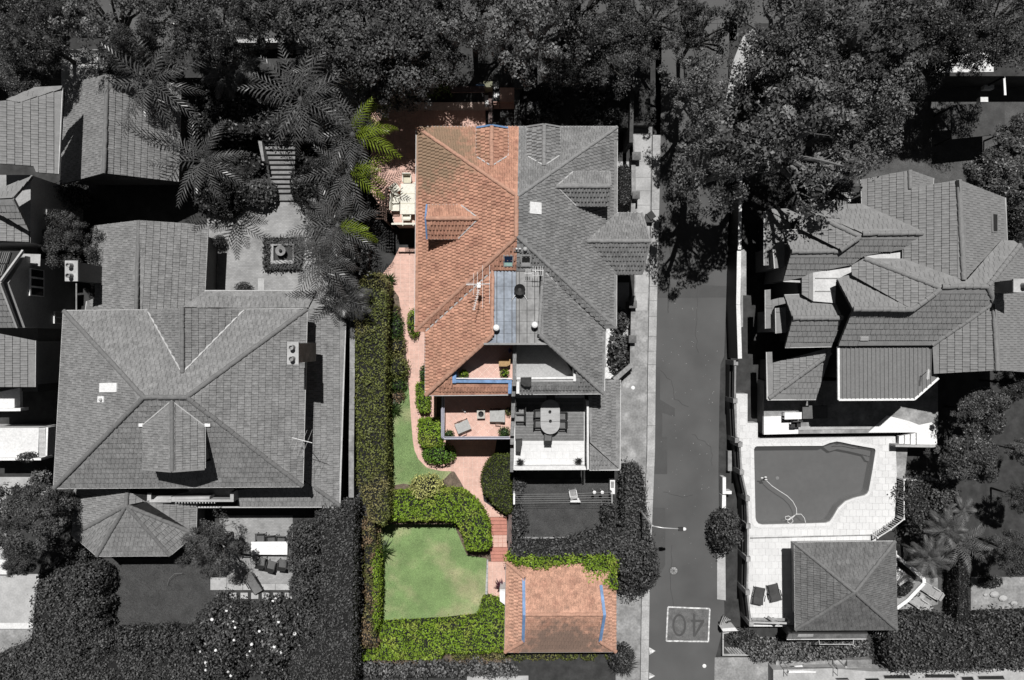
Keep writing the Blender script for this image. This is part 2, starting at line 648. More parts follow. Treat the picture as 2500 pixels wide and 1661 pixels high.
def hedge(name, label, cat, poly_px, z0, z1, m, leaf=0.13, dens=150, group=None, core=None, amp=0.10, wild=0.05, side=0.7,
          spread=0.6):
    """clipped hedge with the plan poly_px (read at its top z1)"""
    poly = WP(poly_px, z1)
    P2 = [(p.x, p.y) for p in poly]
    if area2(P2) < 0: P2 = P2[::-1]
    cx = sum(p[0] for p in P2) / len(P2); cy = sum(p[1] for p in P2) / len(P2)
    root = thing(name, label, cat, (cx, cy, z0), group)
    ph = random.uniform(0, 6)
    A = abs(area2(P2))
    p = sample_poly(P2, int(A * dens))
    z = z1 + lumps(p[:, 0], p[:, 1], amp, 1.7, ph) + rng.normal(0, wild, len(p)) - 0.06
    Pt = np.column_stack([p, z]); Nt = np.tile([0, 0, 1.0], (len(p), 1))
    per = sum(math.dist(P2[i], P2[(i + 1) % len(P2)]) for i in range(len(P2)))
    ns = int(per * (z1 - z0) * dens * side)
    L = np.array([math.dist(P2[i], P2[(i + 1) % len(P2)]) for i in range(len(P2))])
    e = rng.choice(len(P2), ns, p=L / L.sum())
    t = rng.uniform(0, 1, ns)
    A0 = np.array(P2)[e]; A1 = np.array(P2)[(e + 1) % len(P2)]
    d = unit(A1 - A0); nn = np.column_stack([d[:, 1], -d[:, 0]])
    zz = z0 + (z1 - z0) * rng.uniform(0, 1, ns) ** 0.7
    q = A0 + (A1 - A0) * t[:, None] + nn * (rng.normal(0, wild * 1.3, ns) + lumps(A0[:, 0] + t * 3, zz + A0[:, 1] + t * 4, amp * 0.7, 2.2, ph))[:, None]
    Ps = np.column_stack([q, zz]); Ns = np.column_stack([nn, np.full(ns, 0.5)])
    v, f, tn = leaf_mesh(np.concatenate([Pt, Ps]), np.concatenate([Nt, Ns]), leaf, spread)
    o = link('foliage', np_mesh('foliage', v, f, m, tn, origin(root)), root)
    tag(o, kind='stuff')
    cpoly = [(cx + (x - cx) * 0.985, cy + (y - cy) * 0.985) for x, y in P2]
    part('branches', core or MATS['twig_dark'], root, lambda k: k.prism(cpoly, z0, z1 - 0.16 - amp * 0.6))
    return root

def bush(name, label, cat, px, py, rx, ry, z0, z1, m, leaf=0.13, dens=170, group=None, amp=0.08, wild=0.05, core=None,
         spread=0.6, flowers=0, squar=2.3):
    """rounded bush: centre pixel, half-widths in pixels (read at mid height)"""
    zm = z0 + (z1 - z0) * 0.55
    c = W(px, py, zm)
    k = (H - zm) / F
    a, b, hh = rx * k, ry * k, (z1 - z0)
    root = thing(name, label, cat, (c.x, c.y, z0), group)
    n = int(dens * (math.pi * a * b + 1.6 * (a + b) * hh))
    d = unit(rng.normal(0, 1, (n, 3)))
    d[:, 2] = np.abs(d[:, 2]) * 1.0 - 0.25
    d = unit(d)
    # superellipsoid: boxier than a ball
    s = (np.abs(d[:, 0]) ** squar + np.abs(d[:, 1]) ** squar + np.abs(d[:, 2]) ** squar) ** (-1 / squar)
    ph = random.uniform(0, 6)
    s = s * (1 + lumps(d[:, 0] * 2, d[:, 1] * 2 + d[:, 2], amp, 2.6, ph)) + rng.normal(0, wild / max(a, .3), n)
    P = d * s[:, None] * np.array([a, b, hh * 0.62])
    P += np.array([c.x, c.y, z0 + hh * 0.40])
    P[:, 2] = np.maximum(P[:, 2], z0 + 0.03)
    v, f, tn = leaf_mesh(P, d, leaf, spread)
    tag(link('foliage', np_mesh('foliage', v, f, m, tn, origin(root)), root), kind='stuff')
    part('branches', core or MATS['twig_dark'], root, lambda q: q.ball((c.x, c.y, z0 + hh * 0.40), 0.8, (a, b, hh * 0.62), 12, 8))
    if flowers:
        fl = MB()
        ii = rng.choice(np.where(d[:, 2] > 0.1)[0], flowers)
        me = MB().ball((0, 0, 0), 0.10, (1, 1, 0.6), 6, 4).mesh('flower', MATS['flower_white'])
        for i in ii:
            o = link('flower', me, root)
            o.location = Vector(P[i] + d[i] * 0.05) - Vector((c.x, c.y, z0))
            o.scale = [random.uniform(0.7, 1.4)] * 3
    return root

CROWN = {}
def crown_proto(kind, m, var):
    """unit crown (radius 1) built of leaf clumps, with its limbs"""
    key = (kind, m.name, var)
    if key in CROWN:
        return CROWN[key]
    K, nl, leaf, cr, shell, flat = {'dense': (120, 170, 0.050, 0.17, 0.80, 0.75), 'sparse': (84, 100, 0.050, 0.14, 0.35, 0.55),
                                    'fine': (115, 130, 0.043, 0.16, 0.45, 0.65), 'glossy': (110, 110, 0.075, 0.18, 0.78, 0.8)}[kind]
    st = np.random.default_rng(100 + var * 13 + len(kind))
    d = unit(st.normal(0, 1, (K, 3)))
    d[:, 2] = np.where(d[:, 2] < -0.25, -d[:, 2], d[:, 2])
    ang = np.arctan2(d[:, 1], d[:, 0])
    ph = var * 1.7
    lim = 1 + 0.13 * np.sin(3 * ang + ph) + 0.10 * np.sin(5 * ang + 2 * ph) + 0.06 * np.sin(9 * ang + ph)
    r = (shell + (1 - shell) * st.uniform(0, 1, K) ** 0.6) * lim * (1 - cr * 0.7)
    C = d * r[:, None] * np.array([1, 1, flat])
    if kind in ('sparse', 'fine'):       # a few holes
        for hh in range(4):
            a = st.uniform(0, 6.28); q = np.array([0.55 * math.cos(a), 0.55 * math.sin(a)]) * st.uniform(0.5, 1.2)
            keep = np.hypot(C[:, 0] - q[0], C[:, 1] - q[1]) > 0.17
            C = C[keep]
    P, N, T = [], [], []
    for c in C:
        k = int(nl * st.uniform(0.6, 1.4))
        e = unit(st.normal(0, 1, (k, 3)))
        e[:, 2] = np.where(e[:, 2] < -0.3, -e[:, 2], e[:, 2])
        rr = cr * st.uniform(0.55, 1.25) * st.uniform(0.55, 1.08, (k, 1))
        P.append(c + e * rr * np.array([1.15, 1.15, 0.75])); N.append(e + np.array([0, 0, 0.5]))
        T.append(np.clip(st.uniform(0.05, 0.95) + st.normal(0, 0.15, k), 0, 1))
    v, f, tn = leaf_mesh(np.concatenate(P), np.concatenate(N), leaf, 0.7, 0.55, np.concatenate(T))
    me = np_mesh('crown', v, f, m, tn)
    b = MB()
    nlimb = 16 if kind in ('sparse', 'fine') else 9
    for i in range(nlimb):
        c = C[st.integers(len(C))] * 0.95
        mid = np.array([c[0] * 0.45, c[1] * 0.45, c[2] * 0.6 - 0.18]) + st.normal(0, 0.05, 3)
        b.tube([(0, 0, -0.55), tuple(mid), tuple((mid + c) / 2 + st.normal(0, 0.03, 3)), tuple(c)], [0.045, 0.032, 0.02, 0.008], 5)
        for j in range(3):
            e = c + st.normal(0, 0.16, 3)
            b.tube([tuple((mid + c) / 2), tuple(e)], [0.010, 0.003], 4)
    CROWN[key] = (me, b)
    return CROWN[key]

def tree(name, label, px, py, rpx, z0, ztop, kind, m, var=0, group=None, bark=None, fl=1.0):
    """px, py, rpx: crown centre and radius in the photo"""
    zc = ztop - 0.3 * (ztop - z0)
    c = W(px, py, zc)
    r = rpx * (H - zc) / F
    root = thing(name, label, 'tree', (c.x, c.y, z0), group)
    me, lb = crown_proto(kind, m, var)
    flat = {'dense': 0.75, 'sparse': 0.55, 'fine': 0.65, 'glossy': 0.8}[kind]
    sz = (ztop - zc) / flat
    bark = bark or MATS['bark']
    part('trunk', bark, root, lambda k: k.tube([(c.x, c.y, z0), (c.x + r * .02, c.y, (z0 + zc) / 2), (c.x, c.y, zc - 0.5 * sz)],
                                               [0.07 * r, 0.055 * r, 0.045 * r], 9), smooth=True)
    lm = lb.mesh('limbs', bark)
    rz = random.uniform(0, 6.28) if var < 90 else 0
    for nme, d in (('limbs', lm), ('crown', me)):
        o = link(nme, d, root)
        o.location = (0, 0, zc - z0)
        o.rotation_euler = (0, 0, rz)
        o.scale = (r, r, sz)
        if nme == 'crown': tag(o, kind='stuff')
    return root

# palms and ferns: every frond is a piece
def frond_mesh(name, L, elev, droop, npair, leafl, m, wide=0.045, fold=0.5, seed=0):
    st = np.random.default_rng(seed)
    b = MB()
    pts_ = []
    for i in range(9):
        t = i / 8
        a = elev - droop * t
        pts_.append(a)
    P = [Vector((0.05, 0, 0))]
    for a in pts_:
        P.append(P[-1] + Vector((math.cos(a), 0, math.sin(a))) * (L / 9))
    b.tube(P, [0.030 * (1 - 0.85 * i / (len(P) - 1)) for i in range(len(P))], 4)
    for i in range(npair):
        t = 0.16 + 0.83 * i / (npair - 1)
        s = t * (len(P) - 1); k = min(int(s), len(P) - 2)
        p = P[k].lerp(P[k + 1], s - k)
        d = (P[k + 1] - P[k]).normalized()
        l = leafl * (0.45 + 0.75 * math.sin(math.pi * min(1, t * 0.9 + 0.12))) * st.uniform(0.85, 1.12)
        for sd in (-1, 1):
            fw = 0.7 + 0.8 * t
            e = (d * fw + Vector((0, sd, 0)) + Vector((0, 0, 0.1 - fold * st.uniform(.7, 1.7)))).normalized()
            q = p + e * l * 0.55 + Vector((0, 0, 0.02)); r = p + e * l + Vector((0, 0, -0.18 * l))
            w = d * wide * 0.5
            b.add([p - w * .6, p + w * .6, q + w, q - w, r], [(0, 1, 2, 3), (3, 2, 4)])
    return b.mesh(name, m)

def palm(name, label, px, py, z0, zt, L, m, n=20, group=None, m2=None, xsplit=None, cat='palm tree', lf=None, tr=0.16, npair=13, wide=0.10,
         leafl=0.62, head=0.25):
    c = W(px, py, zt)
    root = thing(name, label, cat, (c.x, c.y, z0), group)
    part('trunk', MATS['palm_trunk'], root, lambda k: k.tube([(c.x, c.y, z0), (c.x + .05, c.y, (z0 + zt) / 2), (c.x, c.y, zt)], [tr * 1.25, tr, tr * 0.9], 10))
    part('crown_shaft', MATS['palm_trunk'], root, lambda k: k.ball((c.x, c.y, zt), head, (1, 1, 1.2), 8, 6))
    protos = {}
    for i in range(n):
        a = 2 * math.pi * (i * 0.382 + random.uniform(-.02, .02))
        lev = i / n
        key = int(lev * 4)
        tip = c.x + math.cos(a) * L * 0.8
        mm = m2 if (m2 is not None and tip > xsplit) else m
        kk = (key, mm.name)
        if kk not in protos:
            el = [1.15, 0.8, 0.45, 0.1][key]
            protos[kk] = frond_mesh('frond', L * [0.85, 1.0, 1.0, 0.9][key], el, [1.1, 1.3, 1.4, 1.3][key], npair, leafl, mm, wide, seed=key + int(px))
        o = link('frond', protos[kk], root)
        o.location = (0, 0, zt - z0 + 0.05)
        o.rotation_euler = (random.gauss(0, 0.08), random.gauss(0, 0.06), a)
        s = random.uniform(0.88, 1.1)
        o.scale = (s, s, s)
    return root

def spiky(name, label, px, py, z0, r, m, n=34, h=0.5, cat='plant', group=None, w=0.05, arch=0.7):
    """rosette of strap leaves; r = reach in metres"""
    c = W(px, py, z0)
    root = thing(name, label, cat, c, group)
    b = MB()
    for i in range(n):
        a = i * 2.4 + random.uniform(-.2, .2); el = random.uniform(0.15, 1.35)
        d = Vector((math.cos(a), math.sin(a), 0)); L = r * random.uniform(0.8, 1.1)
        sd = Vector((-d.y, d.x, 0)) * w * 0.5
        p0 = c + Vector((0, 0, 0.05))
        p1 = p0 + d * L * 0.5 * math.cos(el) + Vector((0, 0, h * math.sin(el) + .05))
        p2 = p0 + d * L * math.cos(el * 0.8) + Vector((0, 0, h * math.sin(el) * (1.3 - arch)))
        b.add([p0 - sd, p0 + sd, p1 + sd, p1 - sd, p2], [(0, 1, 2, 3), (3, 2, 4)])
    b.build('leaves', m, root, kind='stuff')
    part('stem', MATS['palm_trunk'], root, lambda k: k.tube([c, c + Vector((0, 0, 0.18))], [0.07, 0.05], 6))
    return root
# ------------------------------------------------------------------ materials
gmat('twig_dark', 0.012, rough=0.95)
gmat('tile_edge', 0.045, rough=0.95)  # darker than the tiles, draws the dark lines between them
mat('bark', (0.06, 0.058, 0.056), rough=0.9, var=0.3, scale=4)
gmat('bark_pale', 0.16, rough=0.9, var=0.3, scale=4)
gmat('palm_trunk', 0.07, rough=0.9, var=0.3, scale=8)
gmat('flower_white', 0.75, rough=0.6)
LG1 = gmat('leaf_grey', 0.060, rough=0.6, attr=0.6, var=0.2, spec=0.4)
LG2 = gmat('leaf_grey_pale', 0.115, rough=0.55, attr=0.7, var=0.25, spec=0.4)
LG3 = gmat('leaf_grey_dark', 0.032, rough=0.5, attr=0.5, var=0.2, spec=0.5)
LGL = gmat('leaf_glossy_grey', 0.07, rough=0.45, attr=0.5, spec=0.4)
LGR = mat('leaf_green', (0.135, 0.215, 0.016), rough=0.6, attr=0.4, var=0.2, scale=0.9, col2=(0.21, 0.26, 0.04), c2scale=0.8)
LOL = mat('leaf_olive', (0.098, 0.112, 0.028), rough=0.6, attr=0.5, var=0.25, scale=0.7, col2=(0.15, 0.135, 0.055), c2scale=0.35)
LBR = mat('leaf_brownish', (0.10, 0.105, 0.03), rough=0.65, attr=0.55, var=0.3, col2=(0.17, 0.12, 0.07), c2scale=0.9, c2lo=0.45, c2hi=0.55)
LYE = mat('leaf_yellow', (0.37, 0.37, 0.13), rough=0.6, attr=0.4, var=0.2)
LDG = mat('leaf_dark_green', (0.045, 0.085, 0.018), rough=0.5, attr=0.5)
LPU = mat('leaf_purple', (0.11, 0.035, 0.055), rough=0.5, attr=0.4)
PALM_G = gmat('palm_leaf_grey', 0.085, rough=0.36, spec=0.5, var=0.4, scale=3)
PALM_GR = mat('palm_leaf_green', (0.13, 0.175, 0.015), rough=0.4, spec=0.5, var=0.3, scale=3)
FERN_G = gmat('fern_grey', 0.09, rough=0.5, var=0.3, scale=2)

M_SOIL = gmat('soil_grey', 0.035, var=0.35, scale=1.5, bump=0.4)
M_SOILB = mat('soil_brown', (0.125, 0.095, 0.07), var=0.3, scale=3, fvar=0.3, bump=0.4)
M_LAWN = mat('lawn_green', (0.165, 0.245, 0.095), var=0.16, scale=0.8, fine=26, fvar=0.38, bump=0.6, bscale=60,
             col2=(0.34, 0.33, 0.19), c2scale=0.45, c2lo=0.46, c2hi=0.70)
M_LAWNG = gmat('lawn_grey', 0.055, var=0.22, scale=1.2, fine=16, fvar=0.3, bump=0.6, bscale=60)
M_LAWNG2 = gmat('lawn_grey_pale', 0.07, var=0.3, scale=1.2, fine=16, fvar=0.25, bump=0.5)
M_ASPH = gmat('asphalt', 0.082, var=0.16, scale=0.35, fine=30, fvar=0.10, bump=0.3, bscale=120)
M_ASPH2 = gmat('asphalt_patch', 0.066, var=0.08, scale=1.0, fine=30, fvar=0.10, bump=0.3, bscale=120)
M_CONC = gmat('concrete', 0.37, var=0.15, scale=1.1, fine=8, fvar=0.10)
M_CONCD = gmat('concrete_mottled', 0.22, var=0.22, scale=1.4, fine=7, fvar=0.18, col2=(0.31, 0.31, 0.31), c2scale=0.9)
M_KERB = gmat('kerb_stone', 0.34, var=0.18, scale=1.5, fine=9, fvar=0.15)
M_WHITE = gmat('white_paint', 0.72, rough=0.5, var=0.05)
M_WHITEW = gmat('white_warm', 0.62, rough=0.55, var=0.05)
M_ROADW = gmat('road_paint', 0.50, var=0.5, scale=4, fine=25, fvar=0.25)
M_ROADL = gmat('road_worn_pale', 0.115, var=0.25, scale=2.5, fine=20, fvar=0.25)
M_DARK = gmat('dark_paint', 0.02, rough=0.5)
M_BLACK = gmat('black_plastic', 0.012, rough=0.5)
M_GREYM = gmat('grey_metal', 0.30, rough=0.4, var=0.1)
M_STEEL = gmat('steel_pale', 0.55, rough=0.35, var=0.05, metallic=0.3)
M_WALLG = gmat('render_grey', 0.10, var=0.15, scale=1.0)
M_WALLW = gmat('render_white', 0.28, var=0.12, scale=0.8)
M_DECKP = gmat('pale_paver', 0.61, var=0.05, scale=1.5, fine=5, fvar=0.05)
M_DECKJ = gmat('pale_joint', 0.54, var=0.08)
M_TERRA = mat('terracotta_paver', (0.58, 0.375, 0.31), var=0.10, scale=1.5, fine=5, fvar=0.08)
M_TERRJ = mat('terracotta_joint', (0.68, 0.54, 0.47), var=0.1)
M_STEPR = mat('terracotta_step', (0.44, 0.195, 0.15), var=0.10, scale=2)
M_BRICKC = brick_mat('court_brick', (0.30, 0.30, 0.30), (0.235, 0.235, 0.235), (0.19, 0.19, 0.19), 0.22, 0.11)
M_BRICKW = brick_mat('wall_brick', (0.24, 0.24, 0.24), (0.17, 0.17, 0.17), (0.10, 0.10, 0.10), 0.11, 0.23)
M_BRICKR = brick_mat('wall_brick_red', (0.16, 0.11, 0.10), (0.11, 0.08, 0.075), (0.07, 0.06, 0.055), 0.11, 0.23)
M_BLUE = mat('blue_paint', (0.135, 0.235, 0.41), rough=0.55, var=0.22, scale=2.5)
M_WATER = None

def struct(name, m, fn):
    b = MB(); fn(b)
    return b.build(name, m, kind='structure')

# ------------------------------------------------------------------ terrain
struct('ground', M_SOIL, lambda b: b.prism([(-220, -220), (220, -220), (220, 220), (-220, 220)], -1.9, -1.7))
LOW = -1.2                     # the lower garden
hx0, hx1 = W(874, 0, LOW).x, W(1247, 0, LOW).x
hy0, hy1 = W(0, 1640, LOW).y, W(0, 1262.5, 0).y
def _yard(b):
    for x0, x1, y0, y1 in ((-110, hx0, -90, 60), (hx1, 110, -90, 60), (hx0, hx1, hy1, 60), (hx0, hx1, -90, hy0)):
        b.prism([(x0, y0), (x1, y0), (x1, y1), (x0, y1)], -1.72, -0.05)
struct('yard_terrain', M_SOIL, _yard)
struct('lower_garden_soil', M_SOILB, lambda b: b.prism([(hx0, hy0), (hx1, hy0), (hx1, hy1), (hx0, hy1)], -1.71, LOW - 0.03))
UP = 2.4                       # the street at the top lies higher
struct('upper_terrain', M_SOIL, lambda b: b.prism(WP([(-900, -900), (1588, -900), (1588, 306), (905, 306), (905, 345),
                                                      (640, 345), (640, 190), (-900, 190)], UP), -0.06, UP))
struct('upper_terrain', M_SOIL, lambda b: b.prism(WP([(1780, -900), (3400, -900), (3400, 186), (1780, 186)], UP), -0.06, UP))

def rz_(py):
    return UP * min(1.0, max(0.0, (650 - py) / 530.0))

def lerp_line(L, y):
    if y <= L[0][1]: return L[0][0]
    for (x0, y0), (x1, y1) in zip(L, L[1:]):
        if y <= y1:
            return x0 + (x1 - x0) * (y - y0) / (y1 - y0)
    return L[-1][0]

def ribbon(b, left, right, y0, y1, lift=0.0, thick=0.25, step=40):
    ys = list(np.arange(y0, y1, step)) + [y1]
    ys = sorted(set(ys + [p[1] for p in left + right if y0 < p[1] < y1]))
    vs_, fs = [], []
    for y in ys:
        a = W(lerp_line(left, y), y, rz_(y) + lift); c = W(lerp_line(right, y), y, rz_(y) + lift)
        d = Vector((0, 0, thick))
        vs_ += [a, c, c - d, a - d]
    for i in range(len(ys) - 1):
        k = 4 * i
        fs += [(k, k + 4, k + 5, k + 1), (k + 1, k + 5, k + 6, k + 2), (k + 3, k + 2, k + 6, k + 7), (k, k + 3, k + 7, k + 4)]
    fs += [(0, 1, 2, 3), (len(vs_) - 1, len(vs_) - 2, len(vs_) - 3, len(vs_) - 4)]
    b.add(vs_, fs)

RL = [(1616, 60), (1612, 400), (1605, 700), (1601, 900), (1599, 1100), (1592, 1280), (1586, 1450), (1582, 1720)]
RR = [(1800, 60), (1790, 300), (1777, 600), (1768, 870), (1759, 890), (1756, 1000), (1754, 1160), (1756, 1280), (1751, 1420),
      (1768, 1470), (1769, 1520), (1746, 1610), (1744, 1720)]
struct('road', M_ASPH, lambda b: ribbon(b, RL, RR, -20, 1720, 0.0, 0.06))
struct('street', M_ASPH, lambda b: b.prism(WP([(-900, -900), (3400, -900), (3400, 58), (-900, 58)], UP), UP - 0.3, UP + 0.02))
# kerb stones on the left of the road
KL = [(x - 19, y) for x, y in RL]
kerb = thing('kerb', 'pale concrete kerb running along the left edge of the asphalt road', 'kerb', W(1600, 900))
ky = [330, 420, 512, 600, 625, 700, 735, 773, 822, 858, 891, 960, 1040, 1141, 1220, 1300, 1390, 1480, 1563, 1640, 1720]
for a, c in zip(ky, ky[1:]):
    part('kerb_stone', M_KERB, kerb, lambda b: ribbon(b, KL, RL, a, c - 0.7, 0.11 + random.uniform(-.01, .01), 0.4))
# footpath slabs
FL = [(1545, 330), (1551, 520), (1548, 700), (1546, 870), (1528, 905), (1514, 945), (1514, 1160), (1512, 1300), (1505, 1400), (1503, 1660), (1503, 1720)]
FR = [(x - 1.5, y) for x, y in KL]
fp = struct('footpath', M_CONCD, lambda b: ribbon(b, FL, FR, 310, 1720, 0.085, 0.4))
fy = [330, 395, 434, 467, 502, 545, 590, 640, 665, 716, 760]
for a, c in zip(fy, fy[1:]):
    part('paving_slab', M_CONC, fp, lambda b: ribbon(b, [(x + 3, y) for x, y in FL], [(x - 4, y) for x, y in KL], a, c - 1.2, 0.10, 0.1))
MID = [(1560, 894), (1560, 1720)]
for a, c in ((760, 893), (895, 1118), (1120, 1300), (1302, 1440), (1442, 1563), (1565, 1720)):
    part('paving_slab', M_CONCD, fp, lambda b: ribbon(b, [(x + 2, y) for x, y in FL], MID if a > 890 else [(x - 6, y) for x, y in KL], a, c, 0.10, 0.1))
    if a > 890:
        part('paving_slab', M_CONCD, fp, lambda b: ribbon(b, [(x + 1.2, y) for x, y in MID], [(x - 3, y) for x, y in KL], a, c, 0.10, 0.1))
# right edge of the road: narrow concrete strip
strip = struct('verge_strip', M_CONC, lambda b: b.prism(WP(pts(zv, (2050, 415), (2125, 410), (2128, 840), (2050, 830)), 0.0), -0.06, 0.06))
# footpath of the upper street, both sides
for k, pl in enumerate(([(560, 62), (1590, 62), (1590, 100), (560, 100)], [(1850, 138), (2005, 138), (2005, 182), (1850, 182)], [(2285, 130), (2425, 130), (2425, 176), (2285, 178)])):
    struct('upper_footpath', M_WHITEW if k else M_LAWNG2, lambda b: b.prism(WP(pl, UP), UP - 0.2, UP + 0.035))
struct('corner_footpath', M_CONC, lambda b: b.prism(WP(pts(zd, (1010, 930), (1130, 930), (1180, 800), (1380, 640), (1340, 380), (1290, 240), (1170, 340), (1080, 560)), UP), UP - 1, UP + 0.06))

# road markings, patches, covers
def decal(name, m, poly, lift, parent=None, label=None, cat=None, group=None):
    b = MB()
    vs_ = [W(x, y, rz_(y) + lift) for x, y in poly]
    d = Vector((0, 0, -0.01))
    n = len(vs_)
    if area2([(v.x, v.y) for v in vs_]) < 0: vs_ = vs_[::-1]
    b.add(vs_ + [v + d for v in vs_], [tuple(range(n))] + [(n + i, n + (i + 1) % n, (i + 1) % n, i) for i in range(n)])
    return b.build(name, m, parent, label=label, cat=cat, group=group)
road = bpy.data.objects['road']
decal('road_patch', M_ASPH2, pts(zj, (392, 1200), (640, 1205), (690, 1178), (1020, 1190), (1018, 1292), (388, 1296)), 0.012, road)
decal('road_patch', M_ASPH2, pts(zo, (672, 585), (715, 585), (715, 880), (850, 960), (850, 1035), (735, 1000), (735, 1222), (780, 1222), (780, 1560), (655, 1560)), 0.012, road)
decal('road_patch', M_ASPH2, pts(zv, (1455, 0), (1580, 0), (1580, 520), (1500, 660), (1450, 700)), 0.012, road)
for cr in (((1612, 905), (1640, 930), (1648, 975), (1690, 1000)), ((1700, 600), (1704, 700), (1698, 800), (1706, 880)), ((1620, 1200), (1660, 1215), (1700, 1206)), ((1640, 1330), (1636, 1420), (1645, 1500), (1640, 1560)), ((1690, 1060), (1735, 1090), (1740, 1150))):
    cr = [(p[0] + (q[0] - p[0]) * t / 5 + random.gauss(0, 1.6), p[1] + (q[1] - p[1]) * t / 5 + random.gauss(0, 1.6)) for p, q in zip(cr, cr[1:]) for t in range(5)]
    for (a, b_), (c, d_) in zip(cr, cr[1:]):
        L = math.hypot(c - a, d_ - b_); nx, ny = -(d_ - b_) / L * .4, (c - a) / L * .4
        decal('crack_seal', gmat('crack_tar', .05), [(a - nx, b_ - ny), (c - nx, d_ - ny), (c + nx, d_ + ny), (a + nx, b_ + ny)], 0.014 + random.uniform(0, .002), road)
sp = thing('speed_marking', 'white outlined box with upside-down 40 painted on the road', 'road marking', W(*zv(1790, 1060), 0.01))
decal('marking_field', M_ROADL, pts(zv, (1612, 915), (1975, 927), (1962, 1207), (1600, 1204)), 0.016, sp)
c4 = pts(zv, (1605, 903), (1985, 918), (1972, 1217), (1590, 1212))
for i in range(4):
    a, c = c4[i], c4[(i + 1) % 4]
    dx, dy = c[0] - a[0], c[1] - a[1]; L = math.hypot(dx, dy); nx, ny = -dy / L * 1.8, dx / L * 1.8
    decal('marking_line', M_ROADW, [(a[0] - nx, a[1] - ny), (c[0] - nx, c[1] - ny), (c[0] + nx, c[1] + ny), (a[0] + nx, a[1] + ny)], 0.022 + .0015 * i, sp)
def _zero(b):
    n = 28; o, q = [], []
    for k in range(n):
        a = 2 * math.pi * k / n
        o.append(W(*zv(1707 + 63 * math.cos(a), 1068 + 102 * math.sin(a)), 0.026))
        q.append(W(*zv(1707 + 44 * math.cos(a), 1068 + 82 * math.sin(a)), 0.026))
    b.add(o + q, [(k, n + k, n + (k + 1) % n, (k + 1) % n) for k in range(n)])
part('digit', M_ASPH2, sp, _zero)
def _four(b):
    for q in (((1815, 1018), (1935, 1018), (1935, 1040), (1815, 1040)), ((1832, 965), (1854, 965), (1854, 1172), (1832, 1172)),
              ((1905, 1040), (1935, 1040), (1854, 1172), (1836, 1172))):
        b.add(WP(pts(zv, *q), 0.026 + 0.001 * len(b.f)), [(3, 2, 1, 0)])
part('digit', M_ASPH2, sp, _four)
for k, t in enumerate((((1433, 1268), (1492, 1303), (1436, 1337)), ((1433, 1498), (1489, 1530), (1433, 1557)))):
    decal('triangle_marking', M_ROADW, pts(zv, *t), 0.02, None, ['white painted triangle on the road below the 40 box', 'white painted triangle on the road at the bottom edge of the picture'][k],
          'road marking', 'give-way triangles by the kerb')
mh = thing('manhole_cover', 'round spoked manhole cover in the road below the street lamp', 'manhole cover', W(*zv(1657, 572), 0.0))
mc = W(*zv(1657, 572), 0)
part('cover_rim', M_ASPH2, mh, lambda b: b.lathe(mc.x, mc.y, [(0.33, -0.02), (0.33, 0.016), (0.29, 0.017)], 24))
part('cover_plate', M_CONCD, mh, lambda b: b.lathe(mc.x, mc.y, [(0.27, -0.01), (0.27, 0.020)], 24))
for k in range(4):
    a = math.pi * k / 4
    part('spoke', M_ASPH2, mh, lambda b: b.beam((mc.x - .27 * math.cos(a), mc.y - .27 * math.sin(a), 0.022 + .001 * k),
                                             (mc.x + .27 * math.cos(a), mc.y + .27 * math.sin(a), 0.022 + .001 * k), 0.03, 0.006))
for k, (x, y) in enumerate((zo(468, 773), zv(1935, 1438))):
    c = W(x, y, 0.1 if k == 0 else 0)
    b = MB().lathe(c.x, c.y, [(0.14, c.z - .02), (0.14, c.z + 0.03), (0.09, c.z + 0.045)], 14)
    b.build('utility_cap', M_WHITE, label=['small white round cap set in the driveway beside the grey house', 'small pale round cap in the road near the bottom edge'][k], cat='cover')

# ------------------------------------------------------------------ terracotta property: soil, lawns, paths
struct('garden_bed', M_SOILB, lambda b: b.prism(WP([(935, 690), (1110, 690), (1140, 1150), (1200, 1280), (935, 1280)]), -0.3, -0.02))
struct('upper_lawn', M_LAWN, lambda b: b.prism(WP([(990, 925), (968, 990), (957, 1020), (956, 1186), (985, 1181), (1002, 1184), (1040, 1178), (1074, 1181),
                                                   (1102, 1152), (1045, 1140), (1018, 1118), (1010, 1075), (1004, 970)]), -0.3, 0.0))
struct('lower_lawn', M_LAWN, lambda b: b.prism(WP(pts(zu, (300, 120), (960, 150), (1080, 430), (1258, 462), (1246, 850), (1210, 900), (1205, 1030), (1000, 1060), (300, 1100)), LOW), LOW - 0.3, LOW))
part('bare_patch', mat('bare_turf', (0.33, 0.27, 0.19), var=.25, scale=4, fine=20, fvar=.3, col2=(0.20, 0.26, 0.11), c2scale=2.5, c2lo=.5, c2hi=.6), bpy.data.objects['lower_lawn'], lambda b: b.prism(WP(pts(zu, (940, 1000), (1010, 975), (1100, 955), (1195, 975), (1200, 1020), (1090, 1035), (990, 1040)), LOW), LOW - .02, LOW + .004))
edge = thing('lawn_edging', 'pale stone edging along the right side of the lower lawn', 'edging', W(*zu(1255, 650), LOW))
for k in range(9):
    y0 = 470 + k * 42
    part('edging_stone', M_CONC, edge, lambda b: b.prism(WP(pts(zu, (1262 - k * 2, y0), (1274 - k * 1, y0), (1273 - k * 1, y0 + 39), (1260 - k * 2, y0 + 39)), LOW), LOW - 0.2, LOW + 0.05 + random.uniform(0, .02)))

